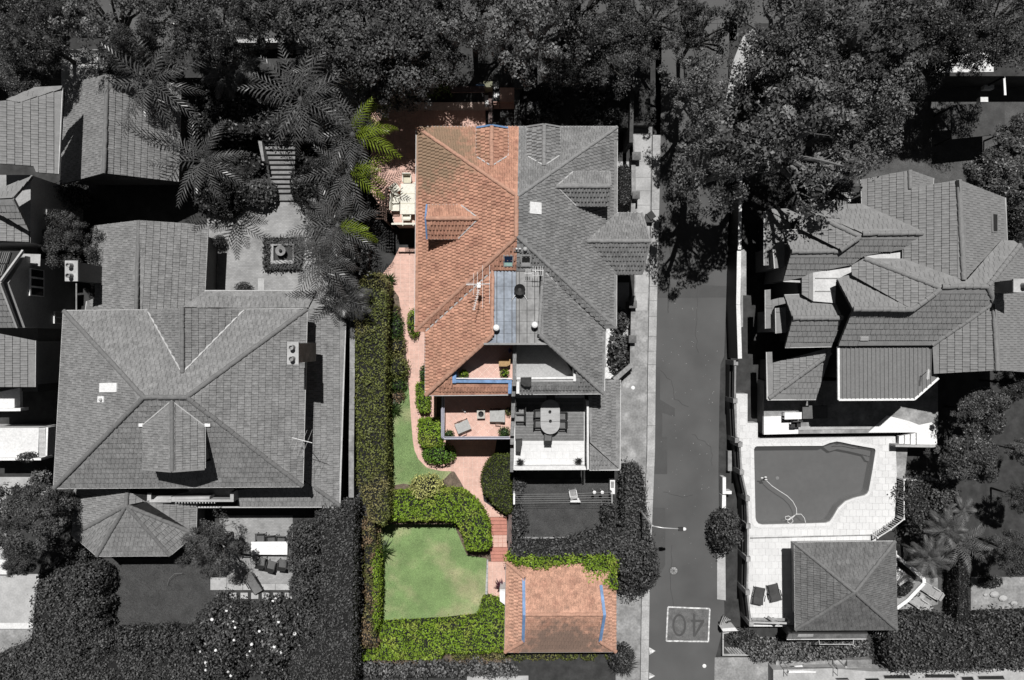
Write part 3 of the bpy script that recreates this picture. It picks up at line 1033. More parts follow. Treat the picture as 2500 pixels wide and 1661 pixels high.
PATH = [(958, 640), (934, 669), (946, 688), (960.7, 706.8), (974, 725.5), (983.5, 800), (989, 847), (995.6, 895), (999.7, 970), (1004, 1030), (1007.7, 1075), (1012, 1100),
        (1022, 1122), (1042, 1142), (1075, 1150), (1109, 1151.6), (1122, 1172), (1135.7, 1197), (1160, 1222), (1180, 1245), (1191, 1262.5), (1237, 1262.5), (1236, 1275 - 12.5),
        (1181, 1224), (1176, 1181), (1178.6, 1154), (1190, 1130), (1206.7, 1111), (1215, 1060), (1066, 1060), (1066, 605), (975, 605)]
path = struct('garden_path', M_TERRJ, lambda b: b.prism(WP(PATH), -0.3, 0.005))
pavers(path, WP(PATH), 0.006, 0.325, 0.325, 0.018, M_TERRA, 'paving_tile', 300, 0.0, 0.0, 0.02, prefer=(-3.2, -9.5))
# steps down to the lower garden
steps = thing('garden_steps', 'flight of terracotta tiled steps beside the curved green hedge', 'steps', W(1214, 1400, LOW))
ty = [84, 118, 151, 184, 216, 247, 361, 393, 425, 457, 489]
zz = 0.0
for k, (a, c) in enumerate(zip(ty, ty[1:] + [None])):
    zz -= 0.109
    if c is None: break
    y0, y1 = 1240 + a / 3.725, 1240 + c / 3.725
    xl = 1190 + 0.09 * (y0 - 1262); xr = 1237 + 0.03 * (y0 - 1262)
    o = part('tread', M_STEPR, steps, lambda b: b.prism([W(xl, y0, zz), W(xr, y0, zz), W(xr, y1, zz), W(xl, y1, zz)], LOW - 0.1, zz))
    if c - a > 60:
        pavers(o, [W(xl + .5, y0 + .5, zz), W(xr - .5, y0 + .5, zz), W(xr - .5, y1 - .8, zz), W(xl + .5, y1 - .8, zz)], zz + 0.001, 0.325, 0.325, 0.018, M_TERRA, 'paving_tile', 40, th=0.012)
LP = pts(zu, (1272, 491), (1436, 491), (1436, 560), (1432, 850), (1420, 900), (1272, 900))
lp = struct('lower_path', M_TERRJ, lambda b: b.prism(WP(LP, LOW), LOW - 0.3, LOW + 0.004))
pavers(lp, WP(LP, LOW), LOW + 0.005, 0.325, 0.325, 0.016, M_TERRA, 'paving_tile', 120, th=0.02)

# ------------------------------------------------------------------ terrace with the dining table (raised), upper left of the terracotta house
TER = 2.6
TERP = [(905, 250), (1185, 250), (1185, 330), (1050, 330), (1050, 545), (962, 545), (955, 520), (925, 500), (905, 470)]
ter = struct('dining_terrace', M_TERRJ, lambda b: b.prism(WP(TERP, TER), 0.0, TER))
pavers(ter, WP([(905, 270), (1185, 270), (1185, 328), (1048, 328), (1048, 543), (963, 543), (956, 520), (926, 500), (906, 470)], TER), TER + 0.002, 0.40, 0.40, 0.016, M_TERRA, 'paving_tile', 200, th=0.02, prefer=(-7.5, 10))

# ------------------------------------------------------------------ left neighbour: courtyard, patio, lawn
court = struct('brick_courtyard', M_BRICKC, lambda b: b.prism(WP([(505, 488), (905, 488), (905, 760), (505, 760)]), -0.3, 0.0))
band = part('paving_band', M_CONC, court, lambda b: b.prism(WP(pts(zg, (485, 1120), (540, 1120), (540, 1235), (485, 1235))), -0.1, 0.012))
patio = struct('brick_patio', M_BRICKC, lambda b: b.prism(WP(pts(zt, (290, 200), (900, 200), (900, 766), (290, 766))), -0.3, 0.0))
for k in range(5):
    x0 = 218 + k * 135
    part('edging_slab', M_CONC, patio, lambda b: b.prism(WP(pts(zt, (x0, 716 if k == 0 else 768), (x0 + 132, 716 if k == 0 else 768), (x0 + 132, 818), (x0, 818))), -0.2, 0.03 + random.uniform(0, .01)))
for k, x in enumerate((373, 468, 556, 646, 738, 835, 925)):
    b = MB().prism(WP(pts(zt, (x, 842), (x + 60, 842), (x + 60, 892), (x, 892))), -0.1, 0.03)
    b.build('stepping_stone', M_CONC, label=['leftmost square stepping stone below the brick patio', 'second square stepping stone from the left below the patio', 'third square stepping stone from the left below the patio',
        'middle square stepping stone in the row below the patio', 'fifth square stepping stone from the left below the patio', 'sixth square stepping stone from the left below the patio', 'rightmost stepping stone below the patio, half under the hedge'][k], cat='stepping stone', group='stepping stones below the patio')
struct('neighbour_lawn', M_LAWNG, lambda b: b.prism(WP([(250, 1365), (512, 1365), (512, 1442), (540, 1442), (545, 1525), (250, 1525)]), -0.3, -0.01))
struct('concrete_drive', M_CONC, lambda b: b.prism(WP([(-60, 1402), (110, 1402), (110, 1523), (-60, 1523)]), -0.3, 0.01))
struct('pale_path', M_WHITEW, lambda b: b.prism(WP([(-60, 1521), (110, 1521), (110, 1535), (-60, 1535)]), -0.3, 0.06))
struct('paved_side_yard', M_CONC, lambda b: b.prism(WP([(-60, 1165), (120, 1165), (120, 1208), (16, 1208), (16, 1385), (-60, 1385)]), -0.3, 0.0))
struct('white_kerb_wall', M_WHITEW, lambda b: b.prism(WP([(-60, 1362), (36, 1362), (30, 1398), (-60, 1398)]), -0.3, 0.5))
struct('lower_drive', M_CONCD, lambda b: b.prism(WP([(-60, 1537), (110, 1537), (100, 1600), (-60, 1600)]), -0.3, -0.01))
struct('entry_paving', M_CONC, lambda b: b.prism(WP(pts(za, (560, 490), (900, 490), (900, 800), (560, 800)), UP), UP - .3, UP + 0.02))
# ------------------------------------------------------------------ grey half's back garden and side passage
struct('back_lawn', M_LAWNG, lambda b: b.prism(WP(pts(zn, (1330, 860), (2200, 860), (2200, 1200), (2050, 1380), (1330, 1400))), -0.3, 0.0))
struct('stone_border', M_CONCD, lambda b: b.prism(WP(pts(zn, (1340, 1385), (2010, 1385), (2170, 1260), (2200, 1290), (2060, 1420), (1900, 1470), (1340, 1470))), -0.3, 0.05))
struct('side_passage', M_CONC, lambda b: b.prism(WP([(1470, 395), (1545, 395), (1545, 560), (1470, 560)]), -0.3, 0.02))
sp2 = struct('side_paving', M_CONC, lambda b: b.prism(WP([(1440, 690), (1536, 690), (1536, 925), (1440, 925)]), -0.3, 0.0))
pavers(sp2, WP([(1442, 790), (1520, 790), (1520, 925), (1442, 925)]), 0.001, 0.4, 0.4, 0.02, M_WHITEW, 'paving_tile', 100, rot=math.radians(45), th=0.015)
struct('front_bed', M_SOIL, lambda b: b.prism(WP([(1262, 200), (1540, 200), (1540, 312), (1262, 312)], UP), UP - .4, UP + 0.03))

# ------------------------------------------------------------------ right property: pool deck and lawns
DK = 1.0
deck_o = WP([(1797, 962), (1825, 962), (1825, 1033), (1850, 1033), (1850, 1071), (2186, 1066), (2190, 1171), (2184, 1268), (2139, 1308), (2139, 1345), (2190, 1345), (2190, 1530), (1829, 1530),
             (1822, 1240), (1806, 1165), (1800, 1075)], DK)
POOLPX = pts(zw, (525, 215), (532, 196), (550, 186), (860, 183), (1150, 182), (1215, 155), (1280, 142), (1330, 150), (1400, 166), (1510, 186), (1608, 203), (1626, 208), (1632, 226), (1605, 400), (1570, 590),
             (1555, 618), (1530, 634), (1440, 655), (1355, 688), (1290, 750), (1240, 835), (1215, 870), (1180, 884), (900, 893), (600, 900), (565, 890), (545, 865), (538, 830))
pool_h = WP(POOLPX, DK)
def fill_holed(b, outer, hole, z1, z0):
    A = [(p.x, p.y) for p in outer]; B = [(p.x, p.y) for p in hole]
    if area2(A) < 0: A = A[::-1]
    if area2(B) > 0: B = B[::-1]
    tr = tessellate_polygon([[Vector((x, y, 0)) for x, y in A], [Vector((x, y, 0)) for x, y in B]])
    P = A + B
    fs = []
    for t in tr:
        if area2([P[i] for i in t]) < 0: t = t[::-1]
        fs.append(tuple(t))
    n, na = len(P), len(A)
    vs_ = [(x, y, z1) for x, y in P] + [(x, y, z0) for x, y in P]
    for R in (range(0, na), range(na, n)):
        R = list(R)
        for i, k in enumerate(R):
            j = R[(i + 1) % len(R)]
            fs.append((k, n + k, n + j, j))
    b.add(vs_, fs)
deck = struct('pool_deck', M_DECKJ, lambda b: fill_holed(b, deck_o, pool_h, DK, -0.06))
# pavers: keep clear of the pool
def deck_pavers():
    w = 0.46
    A = [(p.x, p.y) for p in deck_o]
    grow = [Vector(((p.x - 20.0) * 1.02 + 20.0, p.y, 0)) for p in pool_h]
    cxp = sum(p.x for p in pool_h) / len(pool_h); cyp = sum(p.y for p in pool_h) / len(pool_h)
    ring = [((p.x - cxp) * 1.055 + cxp, (p.y - cyp) * 1.075 + cyp) for p in pool_h]
    full, partial = cells(A, w, w, 0.5)
    X = np.array([[u + w * a, v + w * c] for u, v in full for a, c in ((0.02, 0.02), (0.98, 0.02), (0.98, 0.98), (0.02, 0.98))])
    ins = in_poly(X[:, 0], X[:, 1], ring).reshape(-1, 4).any(1)
    full = [f for f, i in zip(full, ins) if not i]
    random.shuffle(full)
    full.sort(key=lambda f: f[0] ** 2 + f[1] ** 2)
    j, b_ = 0.008, 0.004
    vv = [(j, j, 0), (w - j, j, 0), (w - j, w - j, 0), (j, w - j, 0)] + [(j + b_, j + b_, .02), (w - j - b_, j + b_, .02), (w - j - b_, w - j - b_, .02), (j + b_, w - j - b_, .02)]
    ff = [(4, 5, 6, 7), (0, 1, 5, 4), (1, 2, 6, 5), (2, 3, 7, 6), (3, 0, 4, 7)]
    ms = [MB().add(vv, ff).mesh('deck_paver', gmat('pale_paver_%d' % k, [0.60, 0.61, 0.585, 0.62][k], var=0.04, fvar=0.04)) for k in range(4)]
    off = origin(deck)
    for u, v in full[:300]:
        o = link('deck_paver', random.choice(ms), deck)
        o.location = (u - off.x, v - off.y, DK - off.z + 0.001 + random.uniform(0, .003))
    r = MB()
    for u, v in full[300:]:
        r.add([(u + x, v + y, DK + .001 + t) for x, y, t in vv], ff)
    if r.v: r.build('deck_paver_field', M_DECKP, deck, kind='stuff')
    # coping stones round the pool
    n = len(pool_h)
    for i in range(n):
        a, c = Vector((pool_h[i].x, pool_h[i].y)), Vector((pool_h[(i + 1) % n].x, pool_h[(i + 1) % n].y))
        ra, rc = Vector(ring[i]), Vector(ring[(i + 1) % n])
        m_ = max(1, int((c - a).length / 0.6))
        for k in range(m_):
            t0, t1 = k / m_ + .004, (k + 1) / m_ - .004
            q = [a.lerp(c, t0), a.lerp(c, t1), ra.lerp(rc, t1), ra.lerp(rc, t0)]
            part('coping_stone', M_DECKP, deck, lambda b: b.prism(q, DK, DK + 0.028))
deck_pavers()
# pool: basin floor, wall lining, water
M_POOL = gmat('pool_lining', 0.34, rough=0.6, var=0.08, scale=0.6, fine=3, fvar=0.05)
basin = struct('pool_basin', M_POOL, lambda b: b.prism(pool_h, -0.05, 0.0))
def _steps(b):
    for i, (pl, z) in enumerate((((1150, 188), (1280, 148), (1600, 215), (1560, 270), (1300, 205), (1210, 232)), 0.55), (((1505, 260), (1618, 285), (1590, 330), (1530, 300)), 0.35)):
        b.prism(WP(pts(zw, *pl), 0.7), -0.04, z)
part('pool_bench', M_POOL, basin, lambda b: b.prism(WP(pts(zw, (1165, 196), (1290, 152), (1600, 214), (1590, 280), (1400, 235), (1290, 215), (1220, 236)), 0.6), 0.0, 0.45))
part('pool_step', M_POOL, basin, lambda b: b.prism(WP(pts(zw, (1240, 186), (1320, 160), (1500, 196), (1440, 205), (1330, 182)), 0.6), 0.45, 0.62))
part('pool_step', M_POOL, basin, lambda b: b.prism(WP(pts(zw, (1520, 270), (1585, 290), (1580, 325), (1550, 318)), 0.4), 0.0, 0.3))
mw = bpy.data.materials.new('pool_water'); mw.use_nodes = True
_n = mw.node_tree.nodes; _b = _n['Principled BSDF']
_b.inputs['Base Color'].default_value = (0.085, 0.085, 0.085, 1); _b.inputs['Roughness'].default_value = 0.12
_b.inputs['Alpha'].default_value = 0.58
_b.inputs['Specular IOR Level'].default_value = 0.3
_no = _n.new('ShaderNodeTexNoise'); _no.inputs['Scale'].default_value = 2.2
_bp = _n.new('ShaderNodeBump'); _bp.inputs['Strength'].default_value = 0.25; _bp.inputs['Distance'].default_value = 0.05
mw.node_tree.links.new(_no.outputs['Fac'], _bp.inputs['Height']); mw.node_tree.links.new(_bp.outputs[0], _b.inputs['Normal'])
wp = [(p.x, p.y) for p in pool_h]
struct('pool_water', mw, lambda b: b.add([(x, y, 0.86) for x, y in (wp if area2(wp) > 0 else wp[::-1])], [tuple(range(len(wp)))]))
struct('front_lawn', M_LAWNG2, lambda b: b.prism(WP([(1790, 190), (2700, 190), (2700, 455), (1790, 455)]), -0.3, -0.02))
struct('flagstones', M_CONC, lambda b: b.prism(WP(pts(ze, (620, 1500), (680, 1440), (765, 1430), (765, 1568), (700, 1600), (660, 1540))), -0.1, 0.0))
struct('side_lawn', M_LAWNG2, lambda b: b.prism(WP(pts(zy, (720, 780), (1150, 760), (1150, 1130), (720, 1100))), -0.1, -0.01))
struct('gravel_yard', M_CONCD, lambda b: b.prism(WP(pts(zy, (1285, 780), (1800, 780), (1800, 1110), (1285, 1110))), -0.2, -0.01))
struct('lounger_pad', M_CONCD, lambda b: b.prism(WP(pts(zx, (1905, 880), (2180, 590), (2300, 590), (2305, 840), (2010, 920), (1915, 960))), -0.1, 0.05))
struct('right_drive', M_CONCD, lambda b: b.prism(WP(pts(zx, (175, 1350), (690, 1350), (690, 1640), (170, 1640))), -0.3, 0.02))
# ------------------------------------------------------------------ buildings
M_TO = mat('tile_orange', (0.43, 0.235, 0.165), cell=0.16, rough=0.8, var=0.13, scale=3.5, fine=14, fvar=0.16, col2=(0.34, 0.175, 0.125), c2scale=1.6, c2lo=0.48, c2hi=0.68)
M_TOC = mat('cap_orange', (0.41, 0.235, 0.17), rough=0.8, var=0.15, scale=4)
M_TG = gmat('tile_grey', 0.205, cell=0.15, rough=0.8, var=0.14, scale=3.5, fine=14, fvar=0.18, col2=(0.17, 0.17, 0.17), c2scale=0.8, c2lo=0.5, c2hi=0.7)
M_TGC = gmat('cap_grey', 0.21, rough=0.8, var=0.12, scale=4)
M_TL = gmat('tile_grey_left', 0.20, cell=0.13, rough=0.8, var=0.14, scale=3.0, fine=12, fvar=0.16, col2=(0.165, 0.165, 0.165), c2scale=0.7, c2lo=0.5, c2hi=0.7)
M_TLC = gmat('cap_grey_left', 0.15, rough=0.8, var=0.12, scale=4)
M_TR = gmat('tile_grey_right', 0.20, cell=0.07, rough=0.75, var=0.08, scale=2.0, fine=10, fvar=0.08)
M_TRC = gmat('cap_grey_right', 0.19, rough=0.75, var=0.08, scale=4)
M_TP = gmat('tile_pool_house', 0.13, cell=0.16, rough=0.75, var=0.14, scale=1.6, fine=12, fvar=0.2)
M_DECK = gmat('roof_underlay', 0.03)
M_GUTW = gmat('gutter_white', 0.42, rough=0.5, var=0.1)
M_GUTG = gmat('gutter_grey', 0.22, rough=0.5, var=0.1)
M_LEAD = mat('metal_sheet_blue', (0.235, 0.265, 0.31), rough=0.5, var=0.28, scale=1.2, fine=5, fvar=0.15)
M_LEADG = gmat('metal_sheet_grey', 0.235, rough=0.5, var=0.28, scale=1.2, fine=5, fvar=0.15)
# lichen on the top left of the terracotta roof: a patch of weathered tiles
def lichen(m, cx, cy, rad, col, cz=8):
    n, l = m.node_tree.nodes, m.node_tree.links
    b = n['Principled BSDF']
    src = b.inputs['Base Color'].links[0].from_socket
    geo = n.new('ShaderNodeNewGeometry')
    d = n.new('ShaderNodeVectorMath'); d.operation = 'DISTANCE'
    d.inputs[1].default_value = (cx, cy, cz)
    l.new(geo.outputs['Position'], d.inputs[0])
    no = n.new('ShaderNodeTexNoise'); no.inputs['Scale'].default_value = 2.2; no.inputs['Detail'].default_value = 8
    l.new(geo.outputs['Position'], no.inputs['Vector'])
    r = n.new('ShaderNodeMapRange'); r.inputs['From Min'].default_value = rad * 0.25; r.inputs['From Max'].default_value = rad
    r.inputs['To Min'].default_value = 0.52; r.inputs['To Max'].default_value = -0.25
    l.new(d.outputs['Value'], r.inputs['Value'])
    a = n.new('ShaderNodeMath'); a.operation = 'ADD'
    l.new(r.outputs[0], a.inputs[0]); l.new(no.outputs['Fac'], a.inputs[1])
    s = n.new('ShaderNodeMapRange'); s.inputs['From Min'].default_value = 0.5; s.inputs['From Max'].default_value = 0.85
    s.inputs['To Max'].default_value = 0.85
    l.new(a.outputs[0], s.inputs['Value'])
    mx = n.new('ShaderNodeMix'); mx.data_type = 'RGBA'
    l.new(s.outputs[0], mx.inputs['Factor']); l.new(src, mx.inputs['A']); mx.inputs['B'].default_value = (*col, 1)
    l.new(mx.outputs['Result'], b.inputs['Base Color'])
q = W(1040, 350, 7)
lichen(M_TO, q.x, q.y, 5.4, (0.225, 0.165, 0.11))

TH = House('terracotta_house', 'orange tiled left half of the semi-detached house with blue-trimmed dormers', 'house', 1150, 640, M_TO, M_DECK, M_TOC, M_GUTW, ROLL, 300)
GH = House('grey_house', 'grey tiled right half of the semi-detached house beside the road', 'house', 1390, 640, M_TG, M_DECK, M_TGC, M_GUTW, ROLL, 300)
NW, NE, SW, SE = (1017.5, 311), (1506, 311), (1014, 808.8), (1503.7, 801)
MN = (1266.5, 311)
RN, RS = (1263.5, 479.5), (1262.6, 577)
HR, HE = 10.2, 6.0
def grad(A, B, ax):
    a, b = W(*A), W(*B)
    return (b.z - a.z) / ((b - a)[ax])
gW = grad((*NW, HE), (*RN, HR), 0); gE = grad((*NE, HE), (*RN, HR), 0)
gN = grad((*MN, HE), (*RN, HR), 1); gS = grad((*SW, HE), (*RS, HR), 1)
pW = Plane((*RN, HR), (gW, 0)); pE = Plane((*RN, HR), (gE, 0)); pN = Plane((*RN, HR), (0, gN)); pS = Plane((*RS, HR), (0, gS))
TH.plane(pN, 0, [NW, MN, RN]); TH.plane(pW, 0, [NW, RN, RS, SW])
GH.plane(pN, 0, [MN, NE, RN]); GH.plane(pE, 0, [NE, SE, RS, RN])
SWr, DNW, DNM, DSW, SCW = (1039.5, 808.8), (1203, 661), (1260.5, 661), (1202, 819.5), (1039.5, 964.7)
SEr, DNE, DSE, SCE = (1477.5, 802), (1326, 661), (1316, 816.8), (1474, 960.5)
HD = pS.z(*DNW)
TH.plane(pS, 0, [SW, SWr, DNW, DNM, RS]); GH.plane(pS, 0, [SE, RS, DNM, DNE, SEr])
gRW = grad((*SCW, HE), (*DNW, HD), 0); gRE = grad((*SCE, HE), (*DNE, HD), 0)
pRW = Plane((*SCW, HE), (gRW, 0)); pRE = Plane((*SCE, HE), (gRE, 0))
TH.plane(pRW, 0, [SWr, DNW, DSW, SCW]); GH.plane(pRE, 0, [SEr, DNE, DSE, SCE])
hS = pRW.z(*DSW)
gRS = grad((*SCW, HE), (*DSW, hS), 1)
pRS = Plane((1250, 962.5, HE), (0, gRS))
TH.plane(pRS, 0, pts(zi, (225, 1212), (462, 1010), (466, 1108), (1000, 1106), (1003, 1203)))
GH.plane(pRS, 0, pts(zi, (1846, 1195), (1590, 978), (1592, 1090), (1185, 1090), (1052, 1090), (1048, 1198)))
for a, b, hs, pl in ((NW, RN, TH, pW), (SW, RS, TH, pW), (NE, RN, GH, pE), (SE, RS, GH, pE)):
    hs.cap(pl.hit(*a), pl.hit(*b), .11)
TH.cap(pW.hit(1263.5, 479.5) + Vector((-.06, 0, 0)), pW.hit(*RS) + Vector((-.06, 0, 0)))
TH.cap(pRW.hit(*SCW), pRW.hit(*DSW)); GH.cap(pRE.hit(*SCE), pRE.hit(*DSE))
TH.cap(pRW.hit(*DSW), pRW.hit(*DNW), 0.10); GH.cap(pRE.hit(*DSE), pRE.hit(*DNE), 0.10)
TH.gut(pW, NW, SW, w=0.12); GH.gut(pE, NE, SE, w=0.12); TH.gut(pN, NW, MN); GH.gut(pN, MN, NE)
TH.gut(pRW, SWr, SCW); GH.gut(pRE, SEr, SCE); TH.gut(pRS, SCW, (1249, 963), w=0.14); GH.gut(pRS, (1262, 961.5), SCE, w=0.14)
# valley flashing
for hs, a, b, pl in ((TH, SWr, DNW, pRW), (GH, SEr, DNE, pRE)):
    part('valley_flashing', M_GUTW, hs.root, lambda k: k.beam(pl.hit(*a) + Vector((0, 0, .07)), pl.hit(*b) + Vector((0, 0, .07)), 0.08, 0.03))

# standing-seam sheet roof between the two rear slopes
HD2 = HD - 0.22
def zdeck(y):
    return HD - 0.03 + (HD2 - HD) * (y - 661) / 177.0
xs = [838, 870, 935, 1008, 1046, 1075, 1145, 1215, 1257]
ysd = [80, 222, 336, 440, 545, 652, 742]
for i in range(len(xs) - 1):
    hs, m = (TH, M_LEAD) if i < 4 else (GH, M_LEADG)
    for a, b in zip(ysd, ysd[1:]):
        q = pts(zi, (xs[i], a), (xs[i + 1], a), (xs[i + 1], b - 2), (xs[i], b - 2))
        P = [W(x, y, zdeck(y) + random.uniform(0, .006)) for x, y in q]
        part('roof_sheet', m, hs.root, lambda k: k.add(P + [p - Vector((0, 0, .1)) for p in P], [(3, 2, 1, 0), (0, 1, 5, 4), (1, 2, 6, 5), (2, 3, 7, 6), (3, 0, 4, 7)]))
    if i:
        x0 = xs[i]
        a, b = zi(x0, 80), zi(x0, 742)
        part('seam', gmat('seam_dark', .085), hs.root, lambda k: k.beam(W(*a, zdeck(a[1]) + .03), W(*b, zdeck(b[1]) + .03), 0.045, 0.06))
for hs, m, q in ((TH, M_LEAD, ((838, 655), (838, 742), (755, 742), (830, 668))), (GH, M_LEADG, ((1257, 650), (1330, 742), (1257, 742)))):
    P = [W(x, y, zdeck(y) - .012) for x, y in pts(zi, *q)]
    part('roof_sheet', m, hs.root, lambda k: k.add(P + [p - Vector((0, 0, .1)) for p in P], [tuple(range(len(P)))] + [(i, (i + 1) % len(P), len(P) + (i + 1) % len(P), len(P) + i) for i in range(len(P))]))
part('deck_gutter', M_GUTG, TH.root, lambda k: k.beam(W(*zi(750, 746), HD2), W(*zi(1046, 746), HD2), 0.12, 0.12))
part('deck_gutter', M_GUTG, GH.root, lambda k: k.beam(W(*zi(1047, 746), HD2), W(*zi(1330, 746), HD2), 0.12, 0.12))

# main walls
MW1 = mat('brick_wall_warm', (0.25, 0.16, 0.12), var=0.15)
def quad_w(*p): return [W(x, y, z) for x, y, z in p]
xm = W(1263, 0, 7).x
def inset_rect(x0, x1, y0, y1, d): return [(x0 + d, y0 + d), (x1 - d, y0 + d), (x1 - d, y1 - d), (x0 + d, y1 - d)]
wx0, wy1 = W(*NW, HE).x, W(*NW, HE).y; wx1 = W(*NE, HE).x; wy0 = W(*SW, HE).y
ry0 = W(*SCW, HE).y; rx0 = W(*SCW, HE).x; rx1 = W(*SCE, HE).x
yb = W(0, 838, HD2).y                      # back wall of the roof balconies
FLO = 5.75
TH.wall([(wx0 + .5, wy0 + .4), (xm, wy0 + .4), (xm, wy1 - .5), (wx0 + .5, wy1 - .5)], -0.05, 5.95, MW1)
GH.wall([(xm, wy0 + .4), (wx1 - .5, wy0 + .4), (wx1 - .5, wy1 - .5), (xm, wy1 - .5)], -0.05, 5.95, M_WALLG)
TH.wall([(rx0 + .5, ry0 + .35), (xm - .15, ry0 + .35), (xm - .15, wy0 + .4), (rx0 + .5, wy0 + .4)], -0.05, 5.45, MW1)
GH.wall([(xm - .15, ry0 + .35), (rx1 - .5, ry0 + .35), (rx1 - .5, wy0 + .4), (xm - .15, wy0 + .4)], -0.05, 5.45, M_WALLG)
# attic under the sheet roof (back wall of the balconies)
for hs, a, b in ((TH, 762, 1046), (GH, 1046, 1320)):
    xa, xb = W(*zi(a, 740), HD2).x, W(*zi(b, 740), HD2).x
    part('attic_wall', M_WALLG if hs is GH else MW1, hs.root, lambda k: k.prism([(xa, yb + .08), (xb, yb + .08), (xb, yb + 2.5), (xa, yb + 2.5)], 5.45, HD2 - 0.12))
# balcony floors, cheeks, parapets
for hs, m, quad in ((TH, M_TERRA, ((455, 1075), (1012, 1075), (1012, 720), (700, 720))), (GH, gmat('balcony_tile', 0.34, var=.06), ((1045, 1075), (1600, 1075), (1380, 720), (1045, 720)))):
    P = WP(pts(zi, *quad), FLO)
    fl = part('balcony_floor', M_TERRJ if hs is TH else M_CONC, hs.root, lambda k: k.prism(P, FLO - 0.25, FLO))
    pavers(fl, P, FLO + 0.001, 0.42, 0.42, 0.02, m, 'floor_tile', 120, rot=math.radians(45), th=0.012)
for hs, pl, a, b in ((TH, pRW, (500, 985), (825, 690)), (GH, pRE, (1565, 960), (1262, 680))):
    A, B = pl.hit(*zi(*a)), pl.hit(*zi(*b))
    part('balcony_cheek', M_WALLG if hs is GH else MW1, hs.root, lambda k: k.add([(A.x, A.y, FLO - .1), (B.x, B.y, FLO - .1), tuple(B - Vector((0, 0, .05))), tuple(A - Vector((0, 0, .05)))] +
                                               [(A.x + .1 * (-1 if hs is TH else 1), A.y, FLO - .1), (B.x + .1 * (-1 if hs is TH else 1), B.y, FLO - .1), (B.x + .1 * (-1 if hs is TH else 1), B.y, B.z - .1), (A.x + .1 * (-1 if hs is TH else 1), A.y, A.z - .1)],
                                               [(0, 1, 2, 3), (7, 6, 5, 4), (3, 2, 6, 7)]))
hp = 6.72
def slab(name, m, root, quad, z0, z1, zn=zi):
    return part(name, m, root, lambda k: k.prism(WP(pts(zn, *quad), z1), z0, z1))
slab('coping', M_BLUE, TH.root, ((498, 1072), (1008, 1076), (1008, 1104), (498, 1100)), 5.6, hp)
slab('coping', M_BLUE, TH.root, ((465, 990), (499, 985), (499, 1104), (465, 1104)), 5.6, hp + .03)
slab('rail', M_WHITE, TH.root, ((500, 1056), (1006, 1058), (1006, 1066), (500, 1064)), hp + .1, hp + .18)
slab('flashing', M_BLUE, TH.root, ((975, 1092), (1006, 1092), (1003, 1200), (972, 1200)), 5.9, pRS.z(*zi(990, 1090)) + .10)
slab('coping', M_WHITEW, GH.root, ((1052, 1050), (1568, 1044), (1568, 1066), (1052, 1072)), 5.6, hp)
slab('ledge', M_CONC, GH.root, ((1052, 1068), (1568, 1064), (1600, 1090), (1052, 1092)), 5.6, hp - .12)
slab('coping', M_WHITEW, GH.root, ((1570, 975), (1605, 960), (1590, 1088), (1566, 1088)), 5.6, hp + .03)
slab('flashing', M_WHITEW, GH.root, ((1050, 1092), (1075, 1092), (1075, 1200), (1047, 1200)), 5.9, pRS.z(*zi(1060, 1090)) + .10)

# party wall in stepped brick
pw = thing('party_wall', 'narrow brick party wall running between the two halves, stepping down to the gardens', 'wall', W(1258, 1000, 0))
M_PW = M_BRICKW
for q, z0, z1 in ((((1017, 752), (1050, 752), (1046, 1130), (1012, 1130)), 5.4, 7.3), (((1010, 1130), (1046, 1130), (1036, 1225), (1004, 1225)), 2.0, 6.4)):
    slab('wall_section', M_PW, pw, q, z0, z1)
for q, z0, z1 in ((((1305, 90), (1340, 90), (1330, 300), (1297, 300)), -.05, 5.2), (((1299, 300), (1329, 300), (1326, 465), (1290, 465)), -.05, 4.5),
                  (((1292, 465), (1327, 465), (1324, 545), (1290, 545)), -.05, 4.0), (((1292, 580), (1326, 580), (1318, 795), (1288, 795)), -.05, 3.4)):
    slab('wall_section', M_PW, pw, q, z0, z1, zn)
slab('wall_section', M_BRICKR, pw, ((1276, 1180), (1306, 1185), (1302, 1525), (1270, 1525)), LOW, 0.9, zn)
slab('wall_section', M_BRICKR, pw, ((1266, 1245), (1276, 1245), (1272, 1420), (1258, 1420)), LOW, 0.3, zn)

